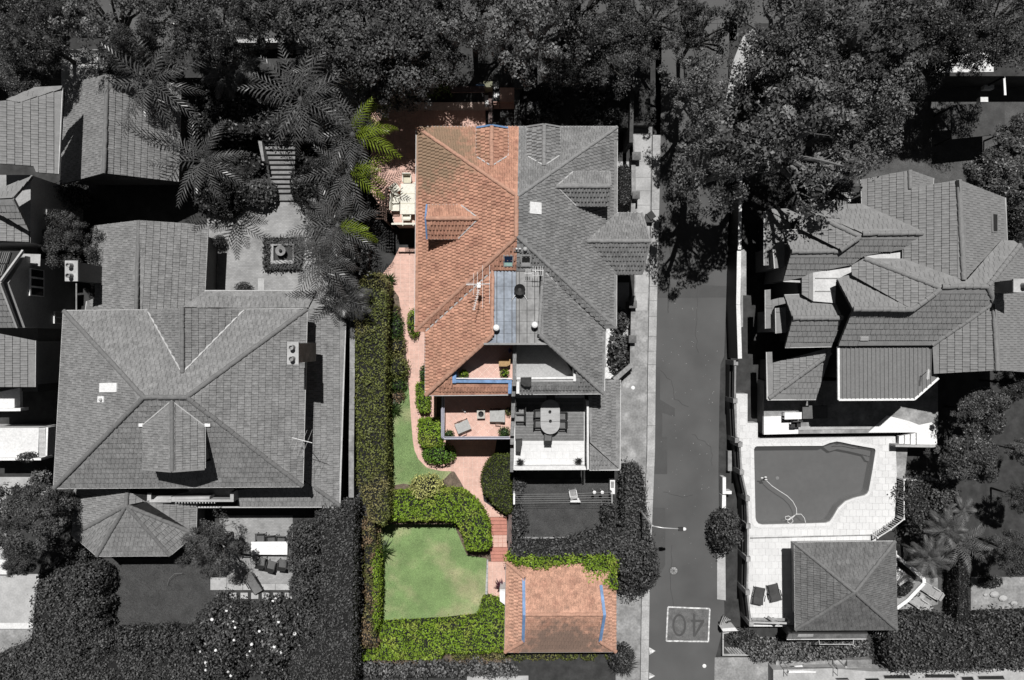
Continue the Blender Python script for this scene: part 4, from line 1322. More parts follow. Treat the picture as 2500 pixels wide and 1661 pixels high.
# dormers ------------------------------------------------------------
def dormer_x(hs, slope, ridge_back, front_x, ynpx, yspx, trim, side):
    """gable dormer whose ridge runs along x; ridge_back = pixel where the ridge meets the slope"""
    hr = slope.z(*ridge_back)
    rb = slope.hit(*ridge_back)
    rf = W(front_x, ridge_back[1], hr)
    return hr, rb, rf
def dormer(hs, slope, rb_px, rf_px, e1, e2, trim, wallm, front=True, drop=None):
    """rb/rf = ridge back/front pixels; e1/e2 = eave-back pixels on each side"""
    rb = slope.hit(*rb_px); hr = rb.z
    rf = W(*rf_px, hr); rf = Vector((rf.x, rb.y, hr)) if abs(slope.g[0]) > abs(slope.g[1]) else Vector((rb.x, rf.y, hr))
    d = (rf - rb).normalized()
    for e in (e1, e2):
        eb = slope.hit(*e)
        k = (rf - rb).dot(d) - (eb - rb).dot(d)
        ef = eb + d * k
        ef.z = eb.z
        P = [rb, eb, ef, rf]
        n = (rf - rb).cross(eb - rb).normalized()
        if n.z < 0: n = -n
        hs.face([p + Vector((0, 0, .06)) for p in P], n)
        # side wall down to the slope, set in under the eave
        sd = (eb - rb); sd.z = 0; sd -= d * sd.dot(d); sd.normalize()
        a, b = eb - sd * 0.12, ef - sd * 0.12 - d * 0.25
        a.z = eb.z; b.z = ef.z
        z2 = slope.zw(b.x, b.y)
        part('dormer_wall', wallm, hs.root, lambda k_: k_.add([a, b, Vector((b.x, b.y, z2 - .05)), Vector((a.x, a.y, slope.zw(a.x, a.y) - .2))] +
             [a - sd * .1, b - sd * .1, Vector((b.x, b.y, z2 - .05)) - sd * .1, Vector((a.x, a.y, slope.zw(a.x, a.y) - .2)) - sd * .1],
             [(0, 1, 2, 3), (7, 6, 5, 4), (0, 4, 5, 1), (1, 5, 6, 2), (2, 6, 7, 3), (3, 7, 4, 0)]))
        part('barge_board', trim, hs.root, lambda k_: k_.beam(rf + d * .05 + Vector((0, 0, .07)), ef + d * .05 + Vector((0, 0, .07)), 0.10, 0.18))
        part('valley_flashing', M_GUTW, hs.root, lambda k_: k_.beam(rb + Vector((0, 0, .12)), eb + Vector((0, 0, .12)), 0.07, 0.03))
        part('dormer_gutter', hs.gm, hs.root, lambda k_: k_.beam(eb + sd * .03, ef + sd * .03, 0.07, 0.07))
    # gable wall with a window
    ea, ec = slope.hit(*e1), slope.hit(*e2)
    f0 = rf - d * 0.28
    def lat(e):
        v = Vector((e.x, e.y, 0)); v = Vector((rb.x, rb.y, 0)) + (v - Vector((rb.x, rb.y, 0))) - d * (v - Vector((rb.x, rb.y, 0))).dot(d)
        off = v - Vector((rb.x, rb.y, 0)); off *= (off.length - .12) / off.length
        return Vector((f0.x, f0.y, e.z)) + off
    A, C = lat(ea), lat(ec)
    zb = slope.zw(f0.x, f0.y) - .1
    part('gable_wall', wallm, hs.root, lambda k_: k_.add([A, Vector((f0.x, f0.y, hr - .05)), C, Vector((C.x, C.y, zb)), Vector((A.x, A.y, zb))] +
         [p - d * .15 for p in (A, Vector((f0.x, f0.y, hr - .05)), C, Vector((C.x, C.y, zb)), Vector((A.x, A.y, zb)))],
         [(0, 1, 2, 3, 4), (9, 8, 7, 6, 5)] + [(i, (i + 1) % 5, 5 + (i + 1) % 5, 5 + i) for i in range(5)]))
    wv = (C - A); wv.z = 0; wl = wv.length; wv.normalize()
    cc = Vector(((A.x + C.x) / 2, (A.y + C.y) / 2, 0)) + d * 0.02
    fr = part('window', M_WHITE, hs.root, lambda k_: k_.beam(cc - wv * wl * .32 + Vector((0, 0, (zb + A.z) / 2 + .1)), cc + wv * wl * .32 + Vector((0, 0, (zb + A.z) / 2 + .1)), 0.06, max(.3, (A.z - zb) * .7)))
    hs.cap(rb + Vector((0, 0, .05)), rf + Vector((0, 0, .05)))

dormer(TH, pW, zh(705, 948), zh(228, 950), zh(545, 828), zh(520, 1132), M_BLUE, M_WHITEW)
dormer(GH, pE, zh(1412, 655), zh(1900, 652), zh(1560, 525), zh(1590, 832), M_GUTG, M_WALLG)
dormer(TH, pN, zh(822, 472), zh(825, 108), zh(688, 388), zh(966, 382), M_BLUE, M_WHITEW)
dormer(GH, pN, zh(1300, 468), zh(1300, 100), zh(1152, 384), zh(1438, 378), M_GUTG, M_WALLG)
# large side gable of the grey half, reaching out over the side passage
def side_gable():
    rb_px, hr = zh(1690, 1152), None
    rb = pE.hit(*rb_px); hr = rb.z
    rf = Vector((W(*zh(2218, 1152), hr).x, rb.y, hr))
    en = W(*zh(1958, 902), HE); es = W(*zh(1952, 1452), HE)
    fx = W(*zh(2190, 1452), HE).x
    for e in (en, es):
        ef = Vector((fx, e.y, HE))
        P = [rb, e, ef, Vector((fx + .3, rb.y, hr))]
        n = (P[3] - P[0]).cross(e - rb).normalized()
        if n.z < 0: n = -n
        GH.face([p + Vector((0, 0, .06)) for p in P], n)
        part('barge_board', M_GUTG, GH.root, lambda k: k.beam(Vector((fx + .3, rb.y, hr + .06)), ef + Vector((0, 0, .06)), 0.12, 0.2))
        GH.gutter(e, ef)
    GH.cap(rb + Vector((0, 0, .05)), Vector((fx + .3, rb.y, hr + .05)))
    GH.wall([(W(1500, 0, HE).x - .6, es.y + .3), (fx - .35, es.y + .3), (fx - .35, en.y - .3), (W(1500, 0, HE).x - .6, en.y - .3)], -.05, HE - .15, M_WALLG)
side_gable()
# skylights, vents
def on_plane(pl, quad, lift, th, name, m, root, zn=zh):
    P = [pl.hit(*zn(x, y)) + pl.n * lift for x, y in quad]
    if area2([(p.x, p.y) for p in P]) < 0: P = P[::-1]
    n = len(P)
    return part(name, m, root, lambda k: k.add(P + [p - pl.n * th for p in P], [tuple(range(n))] + [(n + i, n + (i + 1) % n, (i + 1) % n, i) for i in range(n)]))
on_plane(pE, ((1165, 795), (1266, 806), (1266, 912), (1163, 903)), 0.13, 0.15, 'skylight', M_WHITE, GH.root)
M_GLB = mat('skylight_glass_blue', (0.012, 0.024, 0.055), rough=0.1, spec=0.5, var=.05)
M_BLND = mat('skylight_blind', (0.36, 0.55, 0.50), var=0.05)
for hs, x, gl, bl in ((TH, 930, M_GLB, M_BLND), (GH, 1090, gmat('skylight_glass', 0.02, rough=0.1), M_CONC)):
    f = on_plane(pS, ((x, 1275), (x + 92, 1275), (x + 88, 1380), (x, 1380)), 0.10, 0.15, 'skylight_frame', M_GREYM, hs.root)
    on_plane(pS, ((x + 9, 1284), (x + 83, 1284), (x + 80, 1340), (x + 9, 1340)), 0.115, 0.02, 'pane', gl, f)
    on_plane(pS, ((x + 9, 1342), (x + 80, 1342), (x + 80, 1372), (x + 9, 1372)), 0.115, 0.02, 'blind', bl, f)
on_plane(pS, ((1022, 1212), (1165, 1210), (1165, 1248), (1022, 1244)), 0.09, 0.1, 'vent_plate', M_GREYM, GH.root)
for x, r in ((1050, .06), (1080, .06), (1128, .13)):
    c = pS.hit(*zh(x, 1228))
    part('vent', M_WHITE if r < .1 else M_CONC, GH.root, lambda k: k.lathe(c.x, c.y, [(r, c.z), (r, c.z + .22), (r * .5, c.z + .28)], 10))
for hs, x, y in ((TH, 865, 600), (GH, 1215, 574)):
    zc_ = zdeck(zi(x, y)[1]) + .45
    c = W(*zi(x, y), zc_)
    v_ = part('roof_ventilator', M_WHITE, hs.root, lambda k: k.lathe(c.x, c.y, [(.10, zc_ - .48), (.10, zc_ - .12), (.21, zc_ - .10), (.21, zc_), (.17, zc_ + .1), (.07, zc_ + .15)], 14))
# ventilation dish on the sheet roof
c = W(*zi(1078, 262), HD)
dz = thing('satellite_dish', 'black oval satellite dish on two white struts on the sheet metal roof', 'satellite dish', W(*zi(1078, 262), zdeck(710)))
part('dish', M_BLACK, dz, lambda k: k.lathe(c.x, c.y + .05, [(.06, HD + .12), (.2, HD + .2), (.34, HD + .33), (.345, HD + .345), (.1, HD + .24)], 18))
for s_ in (-1, 1):
    part('strut', M_WHITE, dz, lambda k: k.tube([(c.x + s_ * .1, c.y, HD + .2), (c.x + s_ * .50, c.y - .62, HD - .12)], .022, 6))
part('mast', M_GREYM, dz, lambda k: k.tube([(c.x, c.y + .05, HD - .15), (c.x, c.y + .05, HD + .15)], .03, 6))
part('feed_arm', M_GREYM, dz, lambda k: k.tube([(c.x, c.y + .1, HD + .15), (c.x, c.y + .75, HD + .45)], .015, 6))

# television aerials
def aerial(name, label, base, booms):
    root = thing(name, label, 'antenna', base)
    return root
def tube_part(nm, m, root, P, r):
    return part(nm, m, root, lambda k: k.tube(P, r, 6))
b0 = pRW.hit(*zi(705, 300)); ha = b0.z + 1.9
a1 = thing('television_aerial', 'white television aerial with long and short elements on the orange roof', 'antenna', b0)
top = W(*zi(705, 210), ha)
tube_part('mast', M_STEEL, a1, [b0 - Vector((0, 0, .1)), top], .025)
tube_part('boom', M_WHITE, a1, [W(*zi(590, 205), ha), W(*zi(808, 200), ha)], .022)
for x, y0, y1 in ((658, 100, 300), (693, 90, 330), (740, 30, 420), (803, 30, 380)):
    tube_part('element', M_WHITE, a1, [W(*zi(x, y0), ha + .02), W(*zi(x, y1), ha + .02)], .009)
for k in range(6):
    tube_part('element', M_WHITE, a1, [W(*zi(598 + 12 * k, 188), ha + .02), W(*zi(598 + 12 * k, 216), ha + .02)], .010)
tube_part('boom', M_WHITE, a1, [W(*zi(712, 225), ha - .3), W(*zi(660, 440), ha - .3)], .014)
for k in range(11):
    x, y = 708 - 4.8 * k, 240 + 19 * k
    tube_part('element', M_WHITE, a1, [W(*zi(x - 14, y - 2), ha - .28), W(*zi(x + 14, y + 3), ha - .28)], .013)
part('junction_box', M_WHITE, a1, lambda k: k.box(top.x, top.y, ha - .15, .22, .3, .2))
b0 = W(*zi(1215, 140), zdeck(670)); ha = b0.z + 1.3
a2 = thing('television_aerial', 'small comb-shaped aerial at the top right corner of the sheet metal roof', 'antenna', b0)
tube_part('mast', M_STEEL, a2, [b0 - Vector((0, 0, .1)), W(*zi(1222, 85), ha)], .022)
tube_part('boom', M_WHITE, a2, [W(*zi(1190, 75), ha), W(*zi(1295, 78), ha)], .018)
for k in range(5):
    tube_part('element', M_WHITE, a2, [W(*zi(1200 + 22 * k, 36 + 3 * (k % 2)), ha + .02), W(*zi(1200 + 22 * k, 118), ha + .02)], .011)
tube_part('boom', M_WHITE, a2, [W(*zi(1120, 103), ha - .4), W(*zi(1250, 106), ha - .4)], .013)
for k in range(3):
    tube_part('element', M_WHITE, a2, [W(*zi(1136 + 18 * k, 62), ha - .38), W(*zi(1136 + 18 * k, 92), ha - .38)], .016)
tube_part('element', M_WHITE, a2, [W(*zi(1195, 122), ha), W(*zi(1292, 122), ha)], .010)

# ------------------------------------------------------------------ rear terraces
TT = 2.9
P = WP(pts(zn, (690, 60), (1300, 60), (1300, 492), (700, 492), (672, 470)), TT)
t1 = part('terrace_floor', M_TERRJ, TH.root, lambda k: k.prism(P, -.05, TT))
pavers(t1, WP(pts(zn, (695, 70), (1296, 70), (1296, 478), (695, 478)), TT), TT + .001, 0.46, 0.46, 0.02, M_TERRA, 'floor_tile', 160, rot=math.radians(45), th=.012)
railz = TT + 1.0
RLP = [(672, 105), (670, 470), (690, 492), (1288, 490)]
for off, zz_, r, mm in ((0, railz, .045, M_GREYM), (16, railz - .05, .03, M_STEEL)):
    Q = [W(*zn(x + off, y - (off if k > 1 else 0)), zz_) for k, (x, y) in enumerate(RLP)]
    part('railing', mat('railing_lilac', (0.36, 0.36, 0.42), rough=.4, var=.05), TH.root, lambda k: k.tube(Q, r, 8))
part('parapet', mat('parapet_lilac', (0.30, 0.29, 0.34), var=.1), TH.root, lambda k: k.prism([W(*zn(x, y), railz - .15) for x, y in ((660, 210), (682, 210), (684, 470), (700, 484), (1286, 482), (1286, 500), (690, 502), (660, 480))], TT - .1, railz - .15))
for x in (760, 900, 1040, 1180):
    p_ = W(*zn(x, 490), railz)
    part('baluster', M_GREYM, TH.root, lambda k: k.tube([p_, p_ - Vector((0, 0, 1.0))], .02, 6))
# grey half: timber deck, white tiled strip, side wall with a lean-to roof
P = WP(pts(zn, (1320, 60), (1968, 60), (1968, 775), (1320, 775)), TT)
t2 = part('terrace_floor', M_WHITEW, GH.root, lambda k: k.prism(P, -.05, TT))
M_BOARD = [gmat('deck_board_%d' % k, (0.17, 0.20, 0.145)[k], var=.12, scale=3) for k in range(3)]
y = 120.0
while y < 500:
    x0 = 1400 if False else 1335
    part('deck_board', random.choice(M_BOARD), t2, lambda k: k.prism(WP(pts(zn, (x0, y), (1962, y), (1962, y + 11.2), (x0, y + 11.2)), TT), TT, TT + .025))
    y += 12.6
pavers(t2, WP(pts(zn, (1335, 512), (1962, 512), (1962, 740), (1335, 740)), TT), TT + .001, 0.5, 0.5, 0.008, M_DECKP, 'floor_tile', 80, th=.014, stag=.5)
slab('parapet', M_WHITEW, GH.root, ((1330, 742), (1972, 738), (1985, 775), (1330, 778)), TT - .2, TT + .7, zn)
slab('parapet', M_WHITEW, GH.root, ((1988, 145), (2006, 145), (2008, 770), (1992, 775)), TT - .2, TT + 1.0, zn)
pL = Plane((*zo(80, 1000), TT + .75), (-.22, 0))
GH.plane(pL, 0, pts(zo, (210, 698), (350, 700), (345, 1515), (75, 1270), (60, 830), (210, 826)))
pLs = Plane((*zo(200, 1520), TT + .28), (0, .22))
GH.plane(pLs, 0, pts(zo, (72, 1280), (338, 1514), (72, 1516)))
GH.gut(pL, zo(350, 702), zo(346, 1516)); GH.gut(pLs, zo(70, 1519), zo(345, 1518))
GH.wall([(W(1477, 0, 3).x, W(0, 1145, 3).y), (W(1508, 0, 3).x, W(0, 1145, 3).y), (W(1508, 0, 3).x, W(0, 935, 3).y), (W(1477, 0, 3).x, W(0, 935, 3).y)], -.05, TT + .2, M_WALLG)
TH.finish(); GH.finish()
def plane3(a, b, c):
    A, B, C = W(*a), W(*b), W(*c)
    n = (B - A).cross(C - A)
    if n.z < 0: n = -n
    return Plane(a, (-n.x / n.z, -n.y / n.z))

def block(root, name, m, poly_px, zp, z0, z1):
    return part(name, m, root, lambda k: k.prism(WP(poly_px, zp), z0, z1))

def chimney(root, x0, y0, x1, y1, zt, zb, m, pots, along='y'):
    """chimney stack as a part; pixel box read at its top"""
    a, b = W(x0, y0, zt), W(x1, y1, zt)
    cx, cy, dx, dy = (a.x + b.x) / 2, (a.y + b.y) / 2, abs(b.x - a.x), abs(a.y - b.y)
    st = part('chimney', m, root, lambda k: k.box(cx, cy, (zt + zb) / 2 - .06, dx * .86, dy * .88, zt - zb - .12))
    part('chimney_cap', M_CONC, st, lambda k: k.box(cx, cy, zt - .05, dx, dy, .12))
    for i in range(pots):
        t = (i + .5) / pots - .5
        px_, py_ = (cx, cy + t * dy) if along == 'y' else (cx + t * dx, cy)
        part('chimney_pot', M_CONCD, st, lambda k: k.lathe(px_, py_, [(.17, zt), (.15, zt + .1), (.13, zt + .42), (.15, zt + .45), (.11, zt + .452), (.10, zt + .3)], 14))

def window_box(root, p, q, z0, z1, out, m_frame, m_glass, n=1):
    """framed window on a wall between world points p and q, standing out by out (a Vector)"""
    p, q = Vector((p[0], p[1], 0)), Vector((q[0], q[1], 0))
    zc_ = Vector((0, 0, (z0 + z1) / 2))
    f = part('window', m_frame, root, lambda k: k.beam(p + zc_ + out * .5, q + zc_ + out * .5, out.length, z1 - z0))
    for i in range(n):
        a, b = p.lerp(q, (i + .1) / n), p.lerp(q, (i + .9) / n)
        part('pane', m_glass, f, lambda k: k.beam(a + zc_ + out * 1.05, b + zc_ + out * 1.05, out.length * .4, (z1 - z0) * .84))
M_GLASS = gmat('window_glass', 0.025, rough=0.08, spec=0.5)

# ------------------------------------------------------------------ left house
LH = House('large_house', 'large grey tiled hip-roofed house with a front dormer and an octagonal bay', 'house', 430, 970, M_TL, M_DECK, M_TLC, M_GUTW, RIB, 300)
E6, R9 = 6.0, 9.5
NWl, NEl, SWl, SEl, RWl, REl = (156.7, 760), (749, 755), (132.5, 1191.5), (738.4, 1187), (351, 970), (455.4, 970)
lW = plane3((*NWl, E6), (*SWl, E6), (*RWl, R9)); lE = plane3((*NEl, E6), (*SEl, E6), (*REl, R9))
lN = plane3((*NWl, E6), (*NEl, E6), (*RWl, R9)); lS = plane3((*SWl, E6), (*SEl, E6), (*RWl, R9))
LH.plane(lW, 0, [NWl, RWl, SWl]); LH.plane(lE, 0, [NEl, SEl, REl]); LH.plane(lN, 0, [NWl, NEl, REl, RWl]); LH.plane(lS, 0, [SWl, SEl, REl, RWl], FLAT)
for a, b, pl in ((NWl, RWl, lW), (SWl, RWl, lW), (NEl, REl, lE), (SEl, REl, lE), (RWl, REl, lN)):
    LH.cap(pl.hit(*a), pl.hit(*b), 0.14, 0.44)
for pl, a, b in ((lN, NWl, NEl), (lS, SWl, SEl), (lW, NWl, SWl), (lE, NEl, SEl)):
    LH.gut(pl, a, b, w=0.14)
# rear cross gable
ax_ = (446, 910); hA = lN.z(*ax_)
ra = lN.hit(*ax_); rfx = Vector((ra.x, W(452, 752, hA).y, hA))
for e in ((363, 761), (596, 757)):
    eb = lN.hit(*e)
    P = [ra, eb, Vector((eb.x, rfx.y, eb.z)), rfx]
    n = (rfx - ra).cross(eb - ra).normalized(); n = n if n.z > 0 else -n
    LH.face([p + Vector((0, 0, .05)) for p in P], n)
    part('valley_flashing', M_GUTW, LH.root, lambda k: k.beam(ra + Vector((0, 0, .1)), eb + Vector((0, 0, .1)), 0.10, 0.03))
LH.cap(ra + Vector((0, 0, .05)), rfx + Vector((0, 0, .05)))
# rear wing
hw, hr_ = 3.5, 5.4
wW = plane3((233, 551, hw), (210, 758, hw), (336, 640, hr_)); wE = plane3((507.6, 549, hw), (499.5, 712, hw), (336, 640, hr_))
LH.plane(wW, 0, [(233, 551), (340, 538), (332, 759), (210, 759), (214, 735), (232, 729), (233, 655), (215, 648), (214, 622)])
LH.plane(wE, 0, [(340, 538), (507.6, 549), (499.5, 712), (444.7, 752), (332, 759)])
LH.cap(wW.hit(339.5, 539), wW.hit(332.5, 757))
LH.gut(wE, (507.6, 549), (499.5, 712), w=.12); LH.gut(wW, (210, 758), (213, 736))
LH.wall(shrink([W(225, 560, hw), W(500, 560, hw), W(494, 770, hw), W(218, 770, hw)], .35), -.05, hw, M_WALLG)
# skirt roofs, rear, east and south
sN = Plane((600, 712, 3.7), (0, -.5))
LH.plane(sN, 0, [(500, 712), (773, 711), (752, 752), (591, 753), (446, 750)])
LH.gut(sN, (500, 711), (772, 711))
sE = Plane((836, 950, 3.1), (-.42, 0))
LH.plane(sE, 0, [(752, 757), (801, 744), (843, 790), (836, 950), (829, 1236), (735, 1168)])
LH.gut(sE, (843, 790), (829, 1236)); LH.cap(sE.hit(829, 1234), sE.hit(768, 1190))
sS = Plane((700, 1236, 3.1), (0, .42))
LH.plane(sS, 0, [(581, 1196), (748, 1178), (829, 1236), (581, 1236)], FLAT)
LH.gut(sS, (481, 1238), (829, 1237))
LH.wall(shrink([W(*NWl, E6), W(*NEl, E6), W(*SEl, E6), W(*SWl, E6)], .6), -.05, E6 - .1, M_WALLG)
LH.wall([W(740, 765, 3), W(828, 800, 3), W(818, 1222, 3), W(735, 1222, 3)], -.05, 2.9, M_WALLG)
LH.wall([W(575, 1180, 3), W(815, 1180, 3), W(815, 1222, 3), W(575, 1222, 3)], -.05, 2.9, M_WALLG)
# octagonal bay
Ab, Rb = (308, 1234), (310.5, 1196)
hb, hp_ = 3.2, 4.9
cb = [(183, 1194), (178, 1306), (237, 1357), (415, 1356), (478, 1303.6), (481, 1196)]
for i, (a, b) in enumerate(zip(cb, cb[1:])):
    pl = plane3((*a, hb), (*b, hb), (*Ab, hp_))
    LH.plane(pl, 0, [a, b, Ab] + ([Rb] if i in (0, 4) else []) if i != 0 else [a, b, Ab, Rb], FLAT if i == 2 else RIB)
    if i: LH.cap(pl.hit(*a), pl.hit(*Ab), 0.13, 0.42)
    LH.gut(pl, a, b, w=.12)
LH.cap(W(*Rb, hp_), W(*Ab, hp_))
LH.wall(shrink(WP(cb, hb), .45), -.05, hb - .1, M_WALLG)
# front balcony with pale copings
for qd in (((1328, 385), (1376, 388), (1378, 474), (1328, 474)), ((1378, 448), (1560, 448), (1560, 474), (1378, 474)), ((1430, 420), (1560, 420), (1560, 444), (1378, 466)),
           ((1562, 425), (1910, 420), (1910, 442), (1562, 447)), ((1562, 447), (2130, 447), (2130, 468), (1562, 468)), ((2098, 382), (2130, 380), (2130, 446), (2098, 446))):
    block(LH.root, 'balcony_coping', M_CONC, pts(zr, *qd), 4.4, 3.2, 4.4 + random.uniform(0, .02))
for k in range(14):
    block(LH.root, 'baluster', M_WHITEW, pts(zr, (1600 + 27 * k, 474), (1608 + 27 * k, 474), (1608 + 27 * k, 482), (1600 + 27 * k, 482)), 4.3, 3.3, 4.3)
block(LH.root, 'balcony_floor', M_CONCD, pts(zr, (1340, 350), (2130, 350), (2130, 470), (1340, 470)), 3.4, 3.1, 3.4)
dormer(LH, lS, (421, 978), (418, 1149), (351, 1037), (500, 1038), M_GUTG, M_WALLG)
for k in ((1295, 1112), (1895, 1112)):
    c_ = lS.hit(*zl(*k))
    part('lead_flashing', M_WHITE, LH.root, lambda b: b.box(c_.x, c_.y, c_.z + .08, .34, .2, .05))
chimney(LH.root, 701, 835, 729, 890, 10.0, 5.5, M_CONCD, 2)
# skylight and vent on the left slope
on_plane(lW, ((920, 730), (1076, 728), (1074, 812), (920, 814)), .12, .12, 'skylight', M_WHITE, LH.root, zl)
f_ = on_plane(lW, ((902, 850), (957, 850), (955, 906), (899, 906)), .10, .1, 'vent_plate', M_WHITE, LH.root, zl)
c_ = lW.hit(*zl(930, 880)); part('vent', M_CONC, LH.root, lambda k: k.lathe(c_.x, c_.y, [(.1, c_.z), (.1, c_.z + .25), (.05, c_.z + .3)], 10))
LH.finish()
# aerial on the right-hand eave
b0 = W(*zm(968, 1270), 6.0); ha = 8.2
a3 = thing('television_aerial', 'thin television aerial on the right eave of the large grey house', 'antenna', b0)
tube_part('mast', M_STEEL, a3, [b0 - Vector((0, 0, .2)), W(*zm(968, 1255), ha)], .022)
tube_part('boom', M_WHITE, a3, [W(*zm(870, 1228), ha), W(*zm(1055, 1276), ha)], .022)
for x, y, l_ in ((880, 1232, 90), (925, 1244, 110), (968, 1256, 130), (1010, 1266, 150)):
    tube_part('element', M_STEEL, a3, [W(*zm(x + l_ * .3, y - l_ * .75), ha), W(*zm(x - l_ * .4, y + l_ * 1.0), ha)], .008)

# ------------------------------------------------------------------ small gabled building, top left
GB = House('gabled_outbuilding', 'grey tiled gable-roofed outbuilding partly under the palms at upper left', 'building', 290, 320, M_TL, M_DECK, M_TLC, M_GUTW, RIB, 80)
gw = plane3((163, 205, 3.4), (149, 451, 3.4), (258, 300, 6.8)); ge = plane3((434, 444, 3.4), (441, 200, 3.4), (258, 300, 6.8))
GB.plane(gw, 0, [(163, 205), (262, 182), (254, 423), (149, 451)]); GB.plane(ge, 0, [(262, 182), (441, 205), (434, 444), (254, 423)])
GB.cap(gw.hit(262, 183), gw.hit(254, 422)); GB.gut(gw, (163, 205), (149, 451)); GB.gut(ge, (441, 205), (434, 444))
g3 = [gw.hit(156, 446), gw.hit(254, 420), ge.hit(430, 440)]
part('gable_wall', M_WALLG, GB.root, lambda k: k.add([Vector((g3[0].x + .3, g3[1].y + .5, -.05)), Vector((g3[2].x - .3, g3[1].y + .5, -.05)), Vector((g3[2].x - .3, g3[1].y + .5, 3.3)), Vector((g3[1].x, g3[1].y + .5, 6.4)), Vector((g3[0].x + .3, g3[1].y + .5, 3.3))] +
     [Vector((g3[0].x + .3, g3[1].y + 6, -.05)), Vector((g3[2].x - .3, g3[1].y + 6, -.05)), Vector((g3[2].x - .3, g3[1].y + 6, 3.3)), Vector((g3[1].x, g3[1].y + 6, 6.4)), Vector((g3[0].x + .3, g3[1].y + 6, 3.3))],
     [(0, 1, 2, 3, 4), (9, 8, 7, 6, 5)] + [(i, (i + 1) % 5, 5 + (i + 1) % 5, 5 + i) for i in range(5)]))
part('sill_band', M_CONCD, GB.root, lambda k: k.box((g3[0].x + g3[2].x) / 2 + .5, g3[1].y + .46, 2.6, 2.4, .1, .12))
GB.finish()
# free-standing chimney between the houses
ch = thing('tall_chimney', 'tall pale chimney stack with two round pots between the houses at left', 'chimney', W(195, 660, 0))
chimney(ch, 158.5, 636.5, 190, 687, 7.2, -.05, M_WALLG, 2)
part('drain_pipe', M_CONCD, ch, lambda k: k.tube([W(186.5, 692, 4.2), W(186.5, 758, 4.2)], .05, 8))

# ------------------------------------------------------------------ pale house at the left edge
WH = House('pale_house', 'pale rendered house with tiled gables, solar panels and white balconies at the left edge', 'house', 20, 650, M_TR, M_DECK, M_TRC, M_GUTW, RIB, 60)
pa = Plane((150, 321, 7.5), (-.45, 0))
WH.plane(pa, 0, [(-60, 250), (20, 246), (47, 252), (150, 219), (142, 425), (88, 421), (82, 406), (-60, 395)])
WH.plane((100, 214, 7.6), (0, -.45), [(15, 244), (47, 251), (149, 218), (153, 211), (85, 214)])
WH.gut(pa, (152, 213), (142, 425))
WH.plane((32, 484, 8.6), (0, -.6), [(-60, 480), (0, 460), (79, 431), (32, 484), (-60, 489)])
WH.plane((32, 485, 8.6), (0, .6), [(-60, 490), (33, 486), (71, 563), (58, 556), (0, 522), (-60, 490)])
pe_ = Plane((70, 575, 6.4), (-.3, 0))
WH.plane(pe_, 0, [(-60, 500), (0, 524), (58, 565), (71, 565), (71, 591), (-60, 586)])
sn2 = Plane((0, 690, 8.2), (0, -.65)); ss2 = Plane((0, 690, 8.2), (0, .65))
WH.plane(sn2, 0, [(-60, 612), (55, 613), (0, 689), (-60, 700)], tiles=False); WH.plane(ss2, 0, [(-60, 700), (0, 690), (41.5, 799), (-60, 799)])
for a, b, pl in (((55, 613), (0, 689), sn2), ((0, 690), (41.5, 799), ss2)):
    part('barge_board', M_CONC, WH.root, lambda k: k.beam(pl.hit(*a) + Vector((.05, 0, .02)), pl.hit(*b) + Vector((.05, 0, .02)), .12, .22))
for a, b in (((79, 431), (32, 484)), ((33, 486), (71, 563))):
    part('barge_board', M_GUTG, WH.root, lambda k: k.beam(W(*a, 7.4 if a[1] < 470 else 8.6), W(*b, 8.6 if a[1] < 470 else 7.2), .1, .2))
# solar panels
for i in range(2):
    for j in range(2):
        x0, y0 = -12 + 22 * i - 12 * j, 618 + 30 * j
        q = [(x0, y0), (x0 + 20, y0), (x0 + 20 - 9, y0 + 28), (x0 - 9, y0 + 28)]
        on_plane(sn2, q, .10, .04, 'solar_panel', gmat('solar_cell', 0.03, rough=.2), WH.root, lambda x, y: (x, y))
        for k_ in range(4):
            aa = [(q[0][0] + 5 * k_, q[0][1]), (q[3][0] + 5 * k_, q[3][1])]
            part('panel_line', M_CONC, WH.root, lambda k: k.beam(sn2.hit(*aa[0]) + sn2.n * .11, sn2.hit(*aa[1]) + sn2.n * .11, .02, .01))
wxE = W(70, 500, 6.5).x
WH.wall([(wxE - 9, W(0, 592, 6.4).y), (wxE, W(0, 592, 6.4).y), (wxE, W(0, 425, 6.6).y), (wxE - 9, W(0, 425, 6.6).y)], -.05, 6.3, M_WALLW)
wx2 = W(38, 700, 7).x
WH.wall([(wx2 - 9, W(0, 800, 6).y), (wx2, W(0, 800, 6).y), (wx2, W(0, 625, 6).y), (wx2 - 9, W(0, 625, 6).y)], -.05, 6.0, M_WALLW)
part('gable_wall', M_WALLW, WH.root, lambda k: k.add([Vector((wx2, W(0, 625, 6).y, 5.99)), Vector((wx2, W(0, 690, 8).y, 7.7)), Vector((wx2, W(0, 800, 6).y, 5.99)), Vector((wx2 - .2, W(0, 625, 6).y, 5.99)), Vector((wx2 - .2, W(0, 690, 8).y, 7.7)), Vector((wx2 - .2, W(0, 800, 6).y, 5.99))],
     [(0, 1, 2), (5, 4, 3), (0, 3, 4, 1), (1, 4, 5, 2)]))
out = Vector((.08, 0, 0))
yw_ = W(0, 690, 5).y
window_box(WH.root, (wx2, yw_ + .9), (wx2, yw_ - .9), 4.0, 5.6, out, M_WHITE, M_GLASS, 3)
window_box(WH.root, (wx2, W(0, 760, 3).y), (wx2, W(0, 790, 3).y), 1.2, 2.8, out, M_WHITE, M_GLASS, 2)
window_box(WH.root, (wxE, W(0, 515, 4).y), (wxE, W(0, 540, 4).y), 3.6, 4.6, out, M_CONCD, M_GLASS, 1)
wx3 = W(92, 800, 3.4).x
